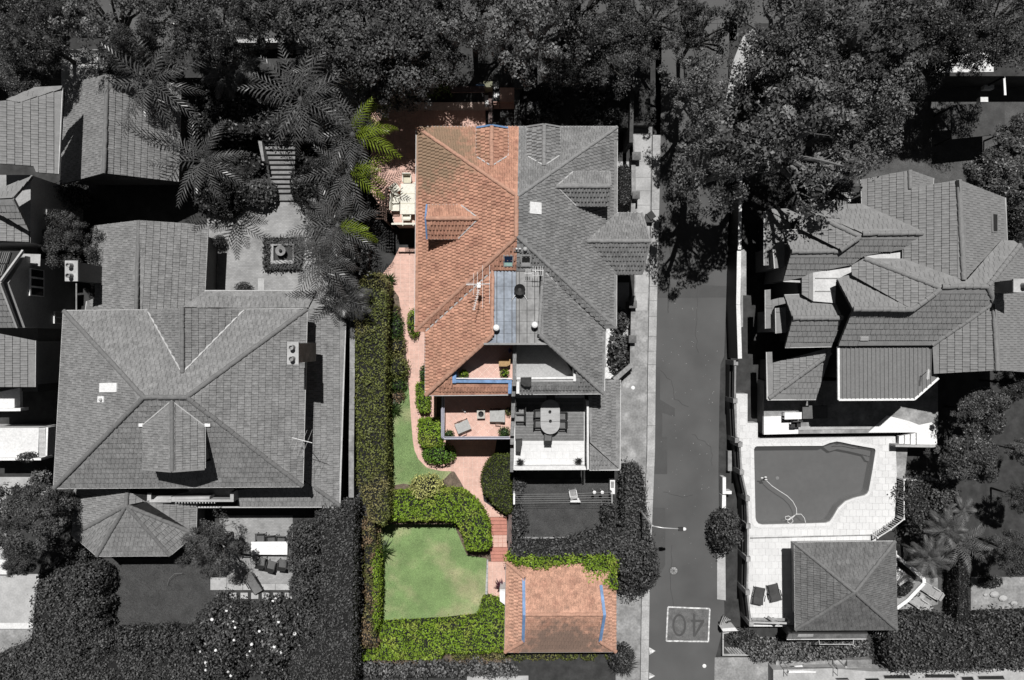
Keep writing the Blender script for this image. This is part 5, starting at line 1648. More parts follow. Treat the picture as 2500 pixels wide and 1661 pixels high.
WH.wall([(wx3 - 6, W(0, 960, 5).y), (wx3, W(0, 960, 5).y), (wx3, W(0, 600, 4).y), (wx3 - 6, W(0, 600, 4).y)], -.05, 3.4, M_WALLG)
window_box(WH.root, (wx3, W(0, 655, 3).y), (wx3, W(0, 675, 3).y), 1.4, 2.8, out, M_CONCD, M_GLASS, 1)
window_box(WH.root, (wx3, W(0, 765, 3).y), (wx3, W(0, 800, 3).y), 1.2, 2.8, out, M_CONC, M_GLASS, 2)
on_plane(Plane((80, 630, 5.4), (-.2, 0)), ((205, 895), (370, 900), (365, 1008), (300, 1000), (195, 938)), 0, .1, 'ledge_roof', M_CONC, WH.root, zf)
pb = Plane((85, 880, 6.4), (-.42, 0))
WH.plane(pb, 0, [(-60, 806), (0, 815), (86, 832), (85, 945), (-60, 945)]); WH.gut(pb, (86, 832), (85, 945))
WH.wall([(W(78, 0, 6).x - 6, W(0, 940, 6).y), (W(78, 0, 6).x, W(0, 940, 6).y), (W(78, 0, 6).x, W(0, 835, 6).y), (W(78, 0, 6).x - 6, W(0, 835, 6).y)], -.05, 6.0, M_WALLW)
block(WH.root, 'balcony_slab', M_WHITEW, [(-60, 958), (0, 957), (49, 947), (49, 997), (-60, 997)], 3.6, 3.3, 3.6)
block(WH.root, 'balcony_edge', M_WHITE, [(-60, 998), (50, 997), (50, 1004), (-60, 1005)], 4.2, 3.3, 4.2)
block(WH.root, 'terrace_slab', M_WHITEW, [(-60, 1045), (95, 1045), (93, 1115), (-60, 1118)], 2.5, -.05, 2.5)
for k in range(24):
    y0 = 1046 + 2.95 * k
    block(WH.root, 'baluster', M_WHITE, [(95, y0), (111, y0), (111, y0 + 1.4), (95, y0 + 1.4)], 3.2, 2.0, 3.2)
block(WH.root, 'rail', M_WHITE, [(112.5, 1044), (117.5, 1044), (115, 1113), (111, 1113)], 3.4, 2.4, 3.4)
block(WH.root, 'terrace_edge', M_WHITE, [(-60, 1119), (100, 1119), (100, 1124), (-60, 1125)], 3.1, 1.6, 3.1)
WH.finish()

# ------------------------------------------------------------------ right house
RH = House('gabled_house', 'large grey tiled house of many gables and hips above the swimming pool', 'house', 2200, 700, M_TR, M_DECK, M_TRC, M_GUTW, RIB, 300)
PT = 0.65
rW = Plane((*zk(1665, 680), 9.2), (PT, 0)); rE = Plane((*zk(1665, 680), 9.2), (-PT, 0))
RH.plane(rW, 0, pts(zk, (755, 220), (1195, 135), (1195, 298), (1640, 222), (1690, 1135), (1130, 942), (1130, 855), (1322, 692), (765, 443)))
RH.plane(rE, 0, pts(zk, (1645, 222), (2065, 385), (2080, 772), (2025, 772), (1700, 1133)))
RH.cap(rW.hit(*zk(1645, 222)), rW.hit(*zk(1692, 1130)), .16, .45)
hg = rW.z(*zk(1200, 200))
ng = Plane((*zk(1200, 200), hg), (-PT, 0))
RH.plane(ng, 0, pts(zk, (1200, 132), (1410, 206), (1406, 262), (1205, 298)))
RH.cap(rW.hit(*zk(1200, 133)), rW.hit(*zk(1205, 297)))
RH.gut(rE, zk(2065, 385), zk(2080, 772)); RH.gut(ng, zk(1410, 206), zk(1406, 262)); RH.gut(rW, zk(755, 220), zk(765, 443))
nP = Plane((*zk(1700, 1190), 9.4), (0, -PT))
w2 = Plane((*zk(1480, 1205), 9.4), (grad((*zk(785, 936), nP.z(*zk(785, 936))), (*zk(1480, 1205), 9.4), 0), 0)); sP = Plane((*zk(1700, 1205), 9.4), (0, PT))
RH.plane(nP, 0, pts(zk, (780, 918), (870, 940), (1130, 942), (1690, 1137), (1720, 1135), (2030, 778), (2145, 780), (2205, 818), (1912, 1188), (1490, 1190), (785, 938)))
RH.plane(w2, 0, pts(zk, (668, 1000), (775, 940), (1475, 1202), (1490, 1222), (1222, 1402), (672, 1090)))
hsw = w2.z(*zk(1215, 1400))
nS = Plane((*zk(1000, 1398), hsw), (0, -PT))
RH.plane(nS, 0, pts(zk, (535, 1125), (605, 1100), (672, 1092), (1218, 1392), (680, 1398)))
RH.plane(sP, 0, pts(zk, (680, 1408), (1222, 1412), (1490, 1216), (1908, 1204), (1965, 1345)) + pts(zq, (1404, 382), (548, 386)))
for a, b, pl in (((785, 936), (1478, 1203), w2), ((1490, 1195), (1908, 1192), nP), ((1222, 1405), (1486, 1218), w2), ((682, 1400), (1218, 1404), nS), ((1912, 1190), (2202, 818), nP), ((1910, 1195), (1966, 1345), sP)):
    RH.cap(pl.hit(*zk(*a)), pl.hit(*zk(*b)), .15, .45)
he3 = sP.z(*zk(1965, 1345))
w3 = Plane((*zq(1985, 300), he3), (PT, 0)); e3 = Plane((*zq(1985, 300), he3), (-PT, 0))
RH.plane(w3, 0, pts(zq, (1965, 8), (1998, 614), (1420, 645), (1406, 384)))
RH.plane(e3, 0, pts(zk, (1912, 1190), (2208, 818), (2400, 1000)) + pts(zq, (2400, 640), (2002, 614), (1968, 6)))
RH.cap(w3.hit(*zq(1966, 10)), w3.hit(*zq(2000, 612)), .15, .45)
RH.cap(sP.hit(*zq(1404, 382)), sP.hit(*zk(1962, 1345)), .12, .45)
# upper left gables
hg1 = rW.z(*zk(1320, 700))
g1n = Plane((*zk(1000, 705), hg1), (0, -PT)); g1s = Plane((*zk(1000, 708), hg1), (0, PT)); g1w = Plane((*zk(748, 737), hg1), (grad((*zk(205, 480), g1n.z(*zk(205, 480))), (*zk(748, 737), hg1), 0), 0))
RH.plane(g1n, 0, pts(zk, (205, 456), (325, 450), (770, 445), (1320, 692), (1318, 702), (765, 706), (205, 478)))
RH.plane(g1w, 0, pts(zk, (200, 462), (207, 484), (745, 735), (568, 858), (205, 672)))
RH.plane(g1s, 0, pts(zk, (118, 884), (566, 878), (768, 735), (1312, 714), (1150, 852), (780, 912), (665, 997), (320, 1062), (215, 1112), (45, 1140)))
hg0 = g1s.z(*zk(350, 876))
g0n = Plane((*zk(350, 872), hg0), (0, -PT))
RH.plane(g0n, 0, pts(zk, (40, 686), (200, 680), (565, 848), (565, 868), (120, 868)))
for a, b, pl in (((765, 712), (1316, 706), g1s), ((205, 480), (745, 736), g1w), ((568, 862), (748, 740), g1w), ((120, 874), (566, 872), g0n)):
    RH.cap(pl.hit(*zk(*a)), pl.hit(*zk(*b)), .15, .45)
RH.gut(g1n, zk(205, 456), zk(325, 450)); RH.gut(g1w, zk(200, 460), zk(205, 672)); RH.gut(g0n, zk(40, 686), zk(200, 681)); RH.gut(g1s, zk(45, 1142), zk(215, 1150))
# little dormer on the upper gable
dz_ = g1n.z(*zk(540, 540))
RH.plane(Plane((*zk(518, 470), dz_), (PT, 0)), 0, pts(zk, (330, 450), (515, 398), (518, 540)))
RH.plane(Plane((*zk(522, 470), dz_), (-PT, 0)), 0, pts(zk, (520, 396), (652, 430), (545, 546)))
RH.plane(Plane((*zk(650, 360), 5.5), (0, -.5)), 0, pts(zk, (550, 342), (745, 340), (650, 396)))
block(RH.root, 'vent_box', M_WHITE, pts(zk, (630, 395), (662, 392), (662, 420), (630, 420)), 6.4, 5.8, 6.4)
# middle gable
g2h = 7.0
g2n = Plane((*zk(350, 1480), g2h), (0, -PT)); g2s = Plane((*zk(350, 1480), g2h), (0, PT))
RH.plane(g2n, 0, pts(zk, (55, 1276), (215, 1270), (320, 1330), (520, 1345), (585, 1476), (130, 1480)))
RH.plane(g2s, 0, pts(zq, (130, 140), (580, 138), (490, 392), (62, 400)))
RH.cap(g2n.hit(*zk(130, 1482)), g2n.hit(*zk(584, 1480)), .15, .45)
RH.gut(g2s, zq(62, 402), zq(490, 394)); RH.gut(g2n, zk(55, 1276), zk(215, 1270))
# flat pale metal between the gables
fd = block(RH.root, 'flat_roof', gmat('pale_sheet', .50, var=.1), pts(zk, (318, 1062), (665, 1000), (672, 1105), (600, 1105), (525, 1150), (520, 1345), (318, 1328)), 6.6, 6.3, 6.6)
block(RH.root, 'flat_roof', MATS['pale_sheet'], pts(zk, (782, 915), (1130, 858), (1132, 945), (860, 942)), 7.2, 6.9, 7.2)
for q in (((338, 1113), (598, 1113), (598, 1121), (338, 1121)), ((338, 1232), (520, 1232), (520, 1240), (338, 1240))):
    block(fd, 'seam', M_GREYM, pts(zk, *q), 6.66, 6.58, 6.66)
RH.plane((1960, 700, 6.5), (.3, 0), pts(zk, (215, 1112), (280, 1082), (318, 1064), (318, 1328), (215, 1266)))
# low verandah roofs and bay roofs on the left side
v1 = Plane((1868, 600, 3.9), (.35, 0))
RH.plane(v1, 0, pts(zj, (1372, 512), (1390, 500), (1605, 618), (1605, 690), (1545, 690), (1545, 780), (1450, 800), (1445, 860), (1418, 870), (1418, 1000), (1368, 1003)))
RH.plane((1915, 512, 4.0), (0, -.4), pts(zj, (1385, 490), (1690, 485), (1690, 575), (1605, 612)))
RH.gut(v1, zj(1368, 512), zj(1368, 1003))
v2 = Plane((1870, 740, 3.9), (.35, 0))
RH.plane(v2, 0, pts(zj, (1378, 1226), (1424, 1220), (1424, 1318), (1545, 1286), (1562, 1348), (1462, 1372), (1432, 1430), (1430, 1560), (1425, 1575), (1380, 1578)))
RH.gut(v2, zj(1378, 1226), zj(1380, 1578))
for zone, qd, gl in ((zj, ((1448, 802), (1552, 778), (1550, 1020), (1465, 1028)), ((1446, 802), (1463, 1030))), (zo, ((1772, 48), (1865, 36), (1865, 270), (1776, 276)), ((1770, 48), (1774, 278)))):
    pl = Plane((*zone(*qd[3]), 4.9), (.3, 0))
    RH.plane(pl, 0, pts(zone, *qd)); RH.gut(pl, zone(*gl[0]), zone(*gl[1]))
    part('bay_wall', M_WALLW, RH.root, lambda k: k.prism([W(*zone(qd[0][0] + 25, qd[0][1] + 15), 4.6), W(*zone(qd[1][0] + 60, qd[1][1] + 20), 4.6), W(*zone(qd[2][0] + 60, qd[2][1] - 12), 4.6), W(*zone(qd[3][0] + 15, qd[3][1] - 12), 4.6)], -.05, 4.75))
# lower left hip
q1 = Plane((*zo(1692, 700), 3.5), (.4, 0)); q2 = Plane((*zo(1900, 875), 3.5), (0, .4))
RH.plane(q1, 0, pts(zo, (1690, 448), (1736, 444), (1740, 546)) + pts(zq, (478, 405), (482, 452)) + [zo(1705, 868)])
RH.plane(q2, 0, [zo(1706, 872)] + pts(zq, (482, 455), (342, 874)))
RH.cap(q1.hit(*zo(1710, 866)), q1.hit(*zq(480, 455)), .14, .42)
RH.gut(q1, zo(1688, 448), zo(1694, 878)); RH.gut(q2, zo(1694, 880), zq(342, 876))
# ribbed metal roof
M_RIB = gmat('ribbed_sheet', .17, rough=.5, var=.05)
mp_ = Plane((*zq(900, 640), 6.6), (0, .10))
MR = pts(zq, (548, 396), (1402, 394), (1400, 560), (1455, 682), (1235, 874), (552, 880))
on_plane(mp_, MR, 0.05, .12, 'sheet_roof', M_RIB, RH.root, lambda x, y: (x, y))
for k in range(22):
    x = 585 + 38.2 * k
    y1 = 872 if x < 1235 else 872 - (x - 1235) * .87
    if x > 1400: continue
    part('roof_rib', M_RIB, RH.root, lambda b: b.beam(mp_.hit(*zq(x - 3, 402)) + mp_.n * .075, mp_.hit(*zq(x, y1)) + mp_.n * .075, .05, .06))
for a, b in (((546, 398), (549, 882)), ((549, 882), (1238, 878)), ((1238, 878), (1458, 684))):
    part('gutter', M_WHITE, RH.root, lambda k: k.beam(mp_.hit(*zq(*a)), mp_.hit(*zq(*b)), .14, .14))
on_plane(sP, ((745, 304), (822, 304), (818, 336), (742, 336)), .1, .1, 'vent_plate', M_CONC, RH.root, zq)
sk = on_plane(rE, ((1925, 510), (1990, 528), (1990, 706), (1935, 700)), .10, .1, 'skylight_frame', M_TRC, RH.root, zk)
on_plane(rE, ((1945, 535), (1980, 540), (1980, 692), (1948, 690)), .12, .03, 'pane', M_GLASS, sk, zk)
chimney(RH.root, 2474, 681, 2520, 714, 11.0, 5.0, M_WALLG, 1)
# walls
block(RH.root, 'wall', M_WALLG, [(1935, 590), (2420, 590), (2420, 700), (2420, 880), (2310, 880), (2310, 835), (2052, 835), (1965, 835)], 5, -.05, 4.9)
block(RH.root, 'wall', M_WALLG, [(2120, 470), (2440, 470), (2440, 700), (2120, 700)], 5.5, -.05, 5.3)
block(RH.root, 'wall', M_WALLG, [(1888, 880), (2020, 880), (2000, 960), (1888, 960)], 3, -.05, 3.0)
block(RH.root, 'wall', M_WALLG, [(1890, 520), (2030, 520), (2030, 640), (1890, 640)], 3.4, -.05, 3.3)
block(RH.root, 'wall', M_WALLG, [(2060, 850), (2270, 850), (2270, 925), (2060, 925)], 5, 1.5, 5.9)
block(RH.root, 'wall', M_WALLW, [(1932, 640), (1985, 622), (1985, 680), (1925, 682)], 5.2, -.05, 5.4)
RH.finish()
# aerial on the metal roof
b0 = mp_.hit(*zq(1372, 610)); ha = b0.z + 1.0
a4 = thing('television_aerial', 'small aerial with short bars on the ribbed metal roof of the gabled house', 'antenna', b0)
tube_part('mast', M_STEEL, a4, [b0, W(*zq(1368, 618), ha)], .02)
tube_part('boom', M_WHITE, a4, [W(*zq(1372, 600), ha), W(*zq(1362, 700), ha)], .016)
for k in range(8):
    tube_part('element', M_WHITE, a4, [W(*zq(1352 - k * .5, 614 + 11 * k), ha), W(*zq(1386 - k, 614 + 11 * k), ha)], .012)

# ------------------------------------------------------------------ pool house
PH = House('pool_house', 'small pyramid-roofed grey tiled pool house below the swimming pool', 'building', 2070, 1430, M_TP, M_DECK, M_TLC, M_GUTG, RIB, 200)
pe4 = DK + 2.5
cs = pts(zx, (938, 256), (1896, 244), (1914, 1082), (946, 1086)); apx = zx(1515, 730)
for i in range(4):
    a, b = cs[i], cs[(i + 1) % 4]
    pl = plane3((*a, pe4), (*b, pe4), (*apx, pe4 + 2.2))
    PH.plane(pl, 0, [a, b, apx], FLAT if i == 2 else RIB)
    PH.cap(pl.hit(*a), pl.hit(*apx), .12, .42); PH.gut(pl, a, b, w=.10, m=M_WHITEW if i in (0, 3) else None)
PH.wall(shrink(WP(cs, pe4), .55), -.05, pe4 - .05, M_WALLW)
sk_ = Plane((*zx(1200, 1168), 2.5), (0, .45))
PH.plane(sk_, 0, pts(zx, (880, 1120), (1638, 1120), (1620, 1166), (862, 1170))); PH.gut(sk_, zx(862, 1172), zx(1620, 1168), m=M_WHITEW)
PH.wall([W(*zx(900, 1090), 2), W(*zx(1600, 1090), 2), W(*zx(1590, 1160), 2), W(*zx(890, 1160), 2)], -.05, 2.3, M_WALLG)
on_plane(sk_, ((970, 1122), (1115, 1122), (1110, 1145), (960, 1145)), .08, .05, 'skylight', M_CONC, PH.root, zx)
part('window_guard', M_CONC, PH.root, lambda k: [k.beam(W(*zx(*a), 1.9), W(*zx(*b), 1.9), .05, .05) for a, b in (((1170, 1178), (1175, 1225)), ((1175, 1225), (1498, 1225)), ((1498, 1225), (1500, 1180)))])
PH.finish()

# ------------------------------------------------------------------ terracotta garage
M_TO2 = mat('tile_orange_garage', (0.46, 0.265, 0.19), cell=0.16, rough=0.8, var=0.13, scale=3.5, fine=16, fvar=0.28, col2=(0.39, 0.215, 0.155), c2scale=1.6)
GR = House('garage', 'terracotta tiled garage with blue gable trim at the end of the lower lawn', 'garage', 1370, 1490, M_TO2, M_DECK, M_TOC, M_GUTG, dict(w=0.24, g=0.36, prof=[0, 0, 0.02, 0.045, 0.02, 0]), 300)
GP = .515
gN_ = Plane((1380, 1501, 4.0), (0, -GP)); gS_ = Plane((1380, 1501, 4.0), (0, GP)); gW_ = Plane((1232, 1480, 2.4), (GP, 0)); gE_ = Plane((1503.4, 1480, 2.4), (-GP, 0))
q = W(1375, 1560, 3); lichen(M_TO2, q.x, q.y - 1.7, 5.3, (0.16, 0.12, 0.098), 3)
nwc, swc, sec, nec = (1236, 1371.5), (1232.5, 1592), (1503.4, 1591), (1503.4, 1372)
wn, ws, rw_, re_, en_, es_ = zu(1604, 634), zu(1598, 1212), (1281.5, 1501), (1473.5, 1500.5), (1464.5, 1428), (1462.5, 1565)
GR.plane(gN_, 0, [nwc, nec, en_, re_, rw_, wn]); GR.plane(gS_, 0, [swc, ws, rw_, re_, es_, sec]); GR.plane(gW_, 0, [nwc, wn, ws, swc]); GR.plane(gE_, 0, [nec, sec, es_, en_])
GR.cap(gN_.hit(*rw_), gN_.hit(*re_)); 
for a, b, pl in ((nwc, wn, gW_), (swc, ws, gW_), (nec, en_, gE_), (sec, es_, gE_)): GR.cap(pl.hit(*a), pl.hit(*b))
for a, b, pl, sgn in ((wn, rw_, gN_, -1), (ws, rw_, gS_, -1), (en_, re_, gN_, 1), (es_, re_, gS_, 1)):
    part('barge_board', M_BLUE, GR.root, lambda k: k.beam(pl.hit(*a) + Vector((sgn * .06, 0, .10)), pl.hit(*b) + Vector((sgn * .06, 0, .10)), .2, .12))
GR.gut(gW_, nwc, swc, w=.1); GR.gut(gS_, swc, sec, w=.1); GR.gut(gE_, sec, nec, w=.1)
GR.wall(shrink(WP([nwc, nec, sec, swc], 2.4), .35), LOW - .02, 2.3, MW1)
GR.finish()
# ------------------------------------------------------------------ fences and garden walls
def fence(name, label, line, z0, z1, m, pitch=0.12, pw_=0.05, cat='fence', postm=None, group=None):
    Q = [W(x, y, z1) for x, y in line]
    root = thing(name, label, cat, (Q[0].x, Q[0].y, z0), group)
    b = MB()
    for p, q in zip(Q, Q[1:]):
        n = max(2, int((q - p).length / pitch))
        d = (q - p).normalized()
        for i in range(n):
            c = p.lerp(q, (i + .5) / n)
            b.beam(Vector((c.x, c.y, z0)), Vector((c.x, c.y, z1 - .04)), pw_, .03, up=d)
        part('rail', m, root, lambda k: k.beam(p, q, .06, .06))
        part('rail', m, root, lambda k: k.beam(Vector((p.x, p.y, z0 + .15)), Vector((q.x, q.y, z0 + .15)), .04, .05))
    b.build('pickets', m, root, kind='stuff')
    for p in Q:
        part('post', postm or m, root, lambda k: k.beam(Vector((p.x, p.y, z0)), Vector((p.x, p.y, z1 + .05)), .1, .1))
    return root
def wall_run(name, label, line, z0, z1, th, m, cat='wall', coping=None, group=None, secs=None):
    Q = [W(x, y, z1) for x, y in line]
    root = thing(name, label, cat, (Q[0].x, Q[0].y, z0), group)
    for p, q in zip(Q, Q[1:]):
        part('wall_section', m, root, lambda k: k.beam(Vector((p.x, p.y, (z0 + z1) / 2)), Vector((q.x, q.y, (z0 + z1) / 2)), th, z1 - z0))
        if coping:
            n = max(1, int((q - p).length / (secs or 1.2)))
            for i in range(n):
                a, b = p.lerp(q, i / n + .002), p.lerp(q, (i + 1) / n - .002)
                part('coping_stone', coping, root, lambda k: k.beam(a + Vector((0, 0, .03 + random.uniform(0, .008))), b + Vector((0, 0, .03)), th + .06, .06))
    return root
def pillar(label, x, y, wpx, z0, z1, m, capm, group=None, flat=False):
    c = W(x, y, z1); w_ = wpx * (H - z1) / F
    root = thing('brick_pillar', label, 'pillar', (c.x, c.y, z0), group)
    part('shaft', m, root, lambda k: k.box(c.x, c.y, (z0 + z1) / 2 - .05, w_ * .86, w_ * .86, z1 - z0 - .1))
    h_ = .03 if flat else .12
    part('cap', capm, root, lambda k: k.add([(c.x - w_ / 2, c.y - w_ / 2, z1 - .1), (c.x + w_ / 2, c.y - w_ / 2, z1 - .1), (c.x + w_ / 2, c.y + w_ / 2, z1 - .1), (c.x - w_ / 2, c.y + w_ / 2, z1 - .1),
        (c.x - w_ / 2, c.y - w_ / 2, z1), (c.x + w_ / 2, c.y - w_ / 2, z1), (c.x + w_ / 2, c.y + w_ / 2, z1), (c.x - w_ / 2, c.y + w_ / 2, z1), (c.x, c.y, z1 + h_)],
        [(0, 1, 5, 4), (1, 2, 6, 5), (2, 3, 7, 6), (3, 0, 4, 7), (4, 5, 8), (5, 6, 8), (6, 7, 8), (7, 4, 8)]))
M_CAPG = gmat('pillar_cap', .13, var=.15)
M_DBRICK = brick_mat('dark_brick', (.07, .07, .07), (.05, .05, .05), (.03, .03, .03), .23, .08)
GP_ = 'brick pillars along the footpath'
for (zn_, x, y, w_, lab) in ((zc, 2072, 1420, 19, 'brick pillar nearest the large tree, topmost along the footpath'), (zh, 2140, 378, 19, 'brick pillar with pyramid cap at the top of the clipped side hedge'),
                        (zh, 2140, 733, 18, 'brick pillar with pyramid cap at the lower end of the clipped side hedge'), (zi, 2112, 385, 18.5, 'brick pillar with pyramid cap below the projecting side gable'),
                        (zi, 2107, 703, 18.5, 'lowest brick pillar with pyramid cap along the footpath')):
    px_, py_ = zn_(x, y)
    pillar(lab, px_, py_, w_, -.05, 1.9, M_BRICKW, M_CAPG, GP_)
wall_run('front_brick_wall', 'low brick wall between the pillars beside the footpath', [(1546, 383), (1547, 470), (1545, 520)], -.05, 1.3, .24, M_BRICKW, coping=M_CONCD, secs=.5)
wall_run('side_brick_wall', 'low brick wall with brick coping below the side gable, along the footpath', [(1547, 722), (1545, 800), (1544, 840), (1543, 890), (1500, 928)], -.05, 1.3, .26, M_BRICKW, coping=M_CONCD, secs=.25)
for x, y, lab in (((955 + 1030) / 2, 767, 'dark brick gate pier right of the entrance steps'), (1762, 767, 'dark brick pier in the middle of the slatted front fence'), (2075, 757, 'dark brick pier at the right corner of the slatted front fence')):
    pillar(lab, *zc(x, y), 20, UP, UP + 1.8, M_DBRICK, M_DBRICK, 'dark piers of the front fence', True)
fence('slatted_fence', 'dark slatted fence at the front of the grey house, left of the middle pier', pts(zc, (1030, 792), (1730, 792)), UP, UP + 1.4, M_DARK, .14, .07)
fence('slatted_fence', 'dark slatted fence at the front of the grey house, right of the middle pier', pts(zc, (1795, 795), (2040, 785)), UP, UP + 1.4, M_DARK, .14, .07)
wall_run('entrance_wall', 'dark brick wall along the right of the entrance steps', pts(zc, (978, 800), (978, 1165)), 0, UP + 1.3, .3, M_DBRICK, coping=M_DBRICK, secs=.5)
wall_run('entrance_wall', 'narrow brick wall along the left of the entrance steps', pts(zc, (736, 815), (736, 1165)), 0, UP + .9, .2, M_BRICKR, coping=M_BRICKR, secs=.5)
wall_run('corner_side_wall', 'dark wall running down the right side of the grey front garden', pts(zc, (2030, 790), (2020, 1300)), -.05, UP + .9, .25, M_DBRICK)
fence('upper_fence', 'picket fence above the pale paving at the upper left', pts(za, (560, 452), (760, 455), (1220, 460)), UP, UP + 1.2, M_CONCD, .16, .06)
wall_run('upper_wall', 'long low wall between the trees and the palms at the top', pts(zb, (290, 376), (860, 372)), UP, UP + 1.3, .22, M_CONCD, coping=M_CONC)
wall_run('boundary_wall', 'pale boundary wall along the dark lane left of the long olive hedge', [(861, 800), (860, 950), (858, 1100), (858, 1215)], -.05, 1.7, .3, M_CONCD, coping=M_CONCD)
# entrance of the terracotta house: steps, gate, little roof
es_t = thing('entrance_steps', 'pale pink entrance steps at the top between brick walls', 'steps', W(*zc(855, 1050), 0))
ys_ = [935, 992, 1030, 1068, 1106, 1146, 1180]
for k, (a, b) in enumerate(zip(ys_, ys_[1:])):
    zt_ = UP + .25 - .16 * (k + 1)
    part('tread', M_TERRA, es_t, lambda q: q.prism(WP(pts(zc, (757, a), (955, a), (955, b), (757, b)), zt_), 0, zt_))
part('landing', M_TERRA, es_t, lambda q: q.prism(WP(pts(zc, (757, 800), (955, 800), (955, 934), (757, 934)), UP + .25), 0, UP + .25))
gt = thing('entrance_gate', 'dark gate with small white panes at the head of the entrance steps', 'gate', W(*zc(790, 930), UP + .25))
part('gate_leaf', M_BLACK, gt, lambda q: q.prism(WP(pts(zc, (757, 790), (822, 790), (822, 925), (757, 925)), UP + 1.9), UP + 1.82, UP + 1.9))
for i in range(3):
    for j, (a, b) in enumerate(((790, 806), (838, 888))):
        part('pane', M_WHITE, gt, lambda q: q.prism(WP(pts(zc, (768 + 17 * i, a), (776 + 17 * i, a), (776 + 17 * i, b), (768 + 17 * i, b)), UP + 1.915), UP + 1.88, UP + 1.915))
for x in (759, 820):
    part('gate_post', M_BLACK, gt, lambda q: q.prism(WP(pts(zc, (x - 3, 920), (x + 3, 920), (x + 3, 926), (x - 3, 926)), UP + 1.8), UP + .25, UP + 1.8))
po = thing('entrance_porch', 'small dark brown porch roof with a blue edge left of the entrance gate', 'porch', W(*zc(530, 830), UP))
part('porch_roof', mat('porch_brown', (.09, .065, .065), var=.15, streak=(6, 1, 1)), po, lambda q: q.prism(WP(pts(zc, (372, 790), (684, 785), (684, 840), (374, 842)), UP + 2.3), UP + 2.15, UP + 2.3))
part('edge_trim', M_BLUE, po, lambda q: q.prism(WP(pts(zc, (604, 768), (684, 768), (684, 781), (604, 781)), UP + 2.4), UP + 2.1, UP + 2.4))
for x in (385, 672):
    part('post', M_DARK, po, lambda q: q.prism(WP(pts(zc, (x, 795), (x + 8, 795), (x + 8, 805), (x, 805)), UP + 2.2), UP, UP + 2.2))
part('stone_pier', mat('pier_stone', (.16, .16, .11), var=.2), po, lambda q: q.prism(WP(pts(zc, (672, 742), (755, 742), (755, 795), (672, 795)), UP + 2.0), UP, UP + 2.0))
part('side_bench', M_WHITEW, po, lambda q: q.prism(WP(pts(zc, (684, 868), (718, 868), (718, 978), (684, 978)), UP + .8), UP, UP + .8))

# courtyard steps of the left property
cs_t = thing('courtyard_steps', 'wide flight of stone steps, riser shade put in as dark strips, leading to the brick courtyard', 'steps', W(683, 420, 0))
sy = [330, 342, 354, 366, 378, 390, 402, 414, 426, 437, 449, 460, 472, 491]
for k, (a, b) in enumerate(zip(sy, sy[1:])):
    zt_ = UP * (1 - (k + .6) / 13.5)
    xa, xb = 644 + 1.9 * k, 722 - .4 * k
    part('tread', gmat('step_stone', .19, var=.2, scale=2), cs_t, lambda q: q.prism([W(xa, a, zt_), W(xb, a, zt_), W(xb, b - 1.6, zt_), W(xa, b - 1.6, zt_)], -.03, zt_))
    part('riser_shade', M_DARK, cs_t, lambda q: q.prism([W(xa, b - 1.5, zt_), W(xb, b - 1.5, zt_), W(xb, b - .2, zt_), W(xa, b - .2, zt_)], -.03, zt_ - .01))  # shade of the riser put in as a near-black strip
part('side_kerb', M_CONCD, cs_t, lambda q: q.prism([W(632, 346, UP), W(641, 346, UP), W(648, 395, UP), W(642, 395, UP)], 0, UP + .2))

# roadside wall and pool fence
wall_run('roadside_wall', 'long dark roadside wall with a white top right of the road', [(1811, 330), (1808, 425), (1805, 610)], -.1, 2.6, .16, M_DARK, coping=M_WHITEW, secs=2)
wall_run('roadside_wall', 'dark wall with a broad pale top opposite the side gable of the grey house', [(1804, 613), (1802, 744), (1806, 876)], -.1, 2.6, .22, M_DARK, coping=M_WHITEW, secs=2.2)
block_ = MB().prism(WP(pts(zj, (1152, 865), (1180, 855), (1202, 880), (1202, 1275), (1172, 1275), (1172, 1560), (1152, 1568)), 2.0), -.05, 2.0)
block_.build('planter_bed', M_CONCD, label='narrow raised planter behind the roadside wall', cat='planter')
pf = thing('pool_fence', 'dark roadside fence with pale pillars along the left of the pool deck', 'fence', W(1806, 1200, 0))
plx = [zo(1405, 545), zo(1400, 892), zo(1416, 1252), zw(400, 170), zw(415, 424), zw(468, 664), zw(474, 914), zw(474, 1214), zx(490, 730), zx(524, 1030)]
zp_ = DK + 1.1
for (a, b) in zip(plx, plx[1:]):
    A, B = W(*a, zp_), W(*b, zp_)
    part('fence_base', M_DARK, pf, lambda k: k.beam(Vector((A.x, A.y, (zp_ - 1.05) / 2 - .05)), Vector((B.x, B.y, (zp_ - 1.05) / 2 - .05)), .26, zp_ - .95))
    part('fence_panel', M_CONCD, pf, lambda k: k.beam(A + (B - A) * .08 - Vector((0, 0, .30)), A + (B - A) * .92 - Vector((0, 0, .30)), .12, .42))
for a in plx:
    A = W(*a, zp_)
    part('pillar', M_CONCD, pf, lambda k: k.box(A.x, A.y, zp_ / 2, .30, .34, zp_ + .1))
wall_run('lounger_wall', 'white low wall in an angle beside the pool house', pts(zx, (1905, 380), (2085, 520), (2170, 600), (2172, 640), (2020, 800), (1912, 880)), 0, .9, .18, M_WHITE, coping=M_WHITE)
fence('pool_balustrade', 'black picket balustrade at the right edge of the pool deck', pts(zw, (1893, 490), (1893, 670), (1893, 850), (1770, 945), (1652, 1020)), DK - .3, DK + 1.0, M_WHITEW, .15, .05, 'balustrade')
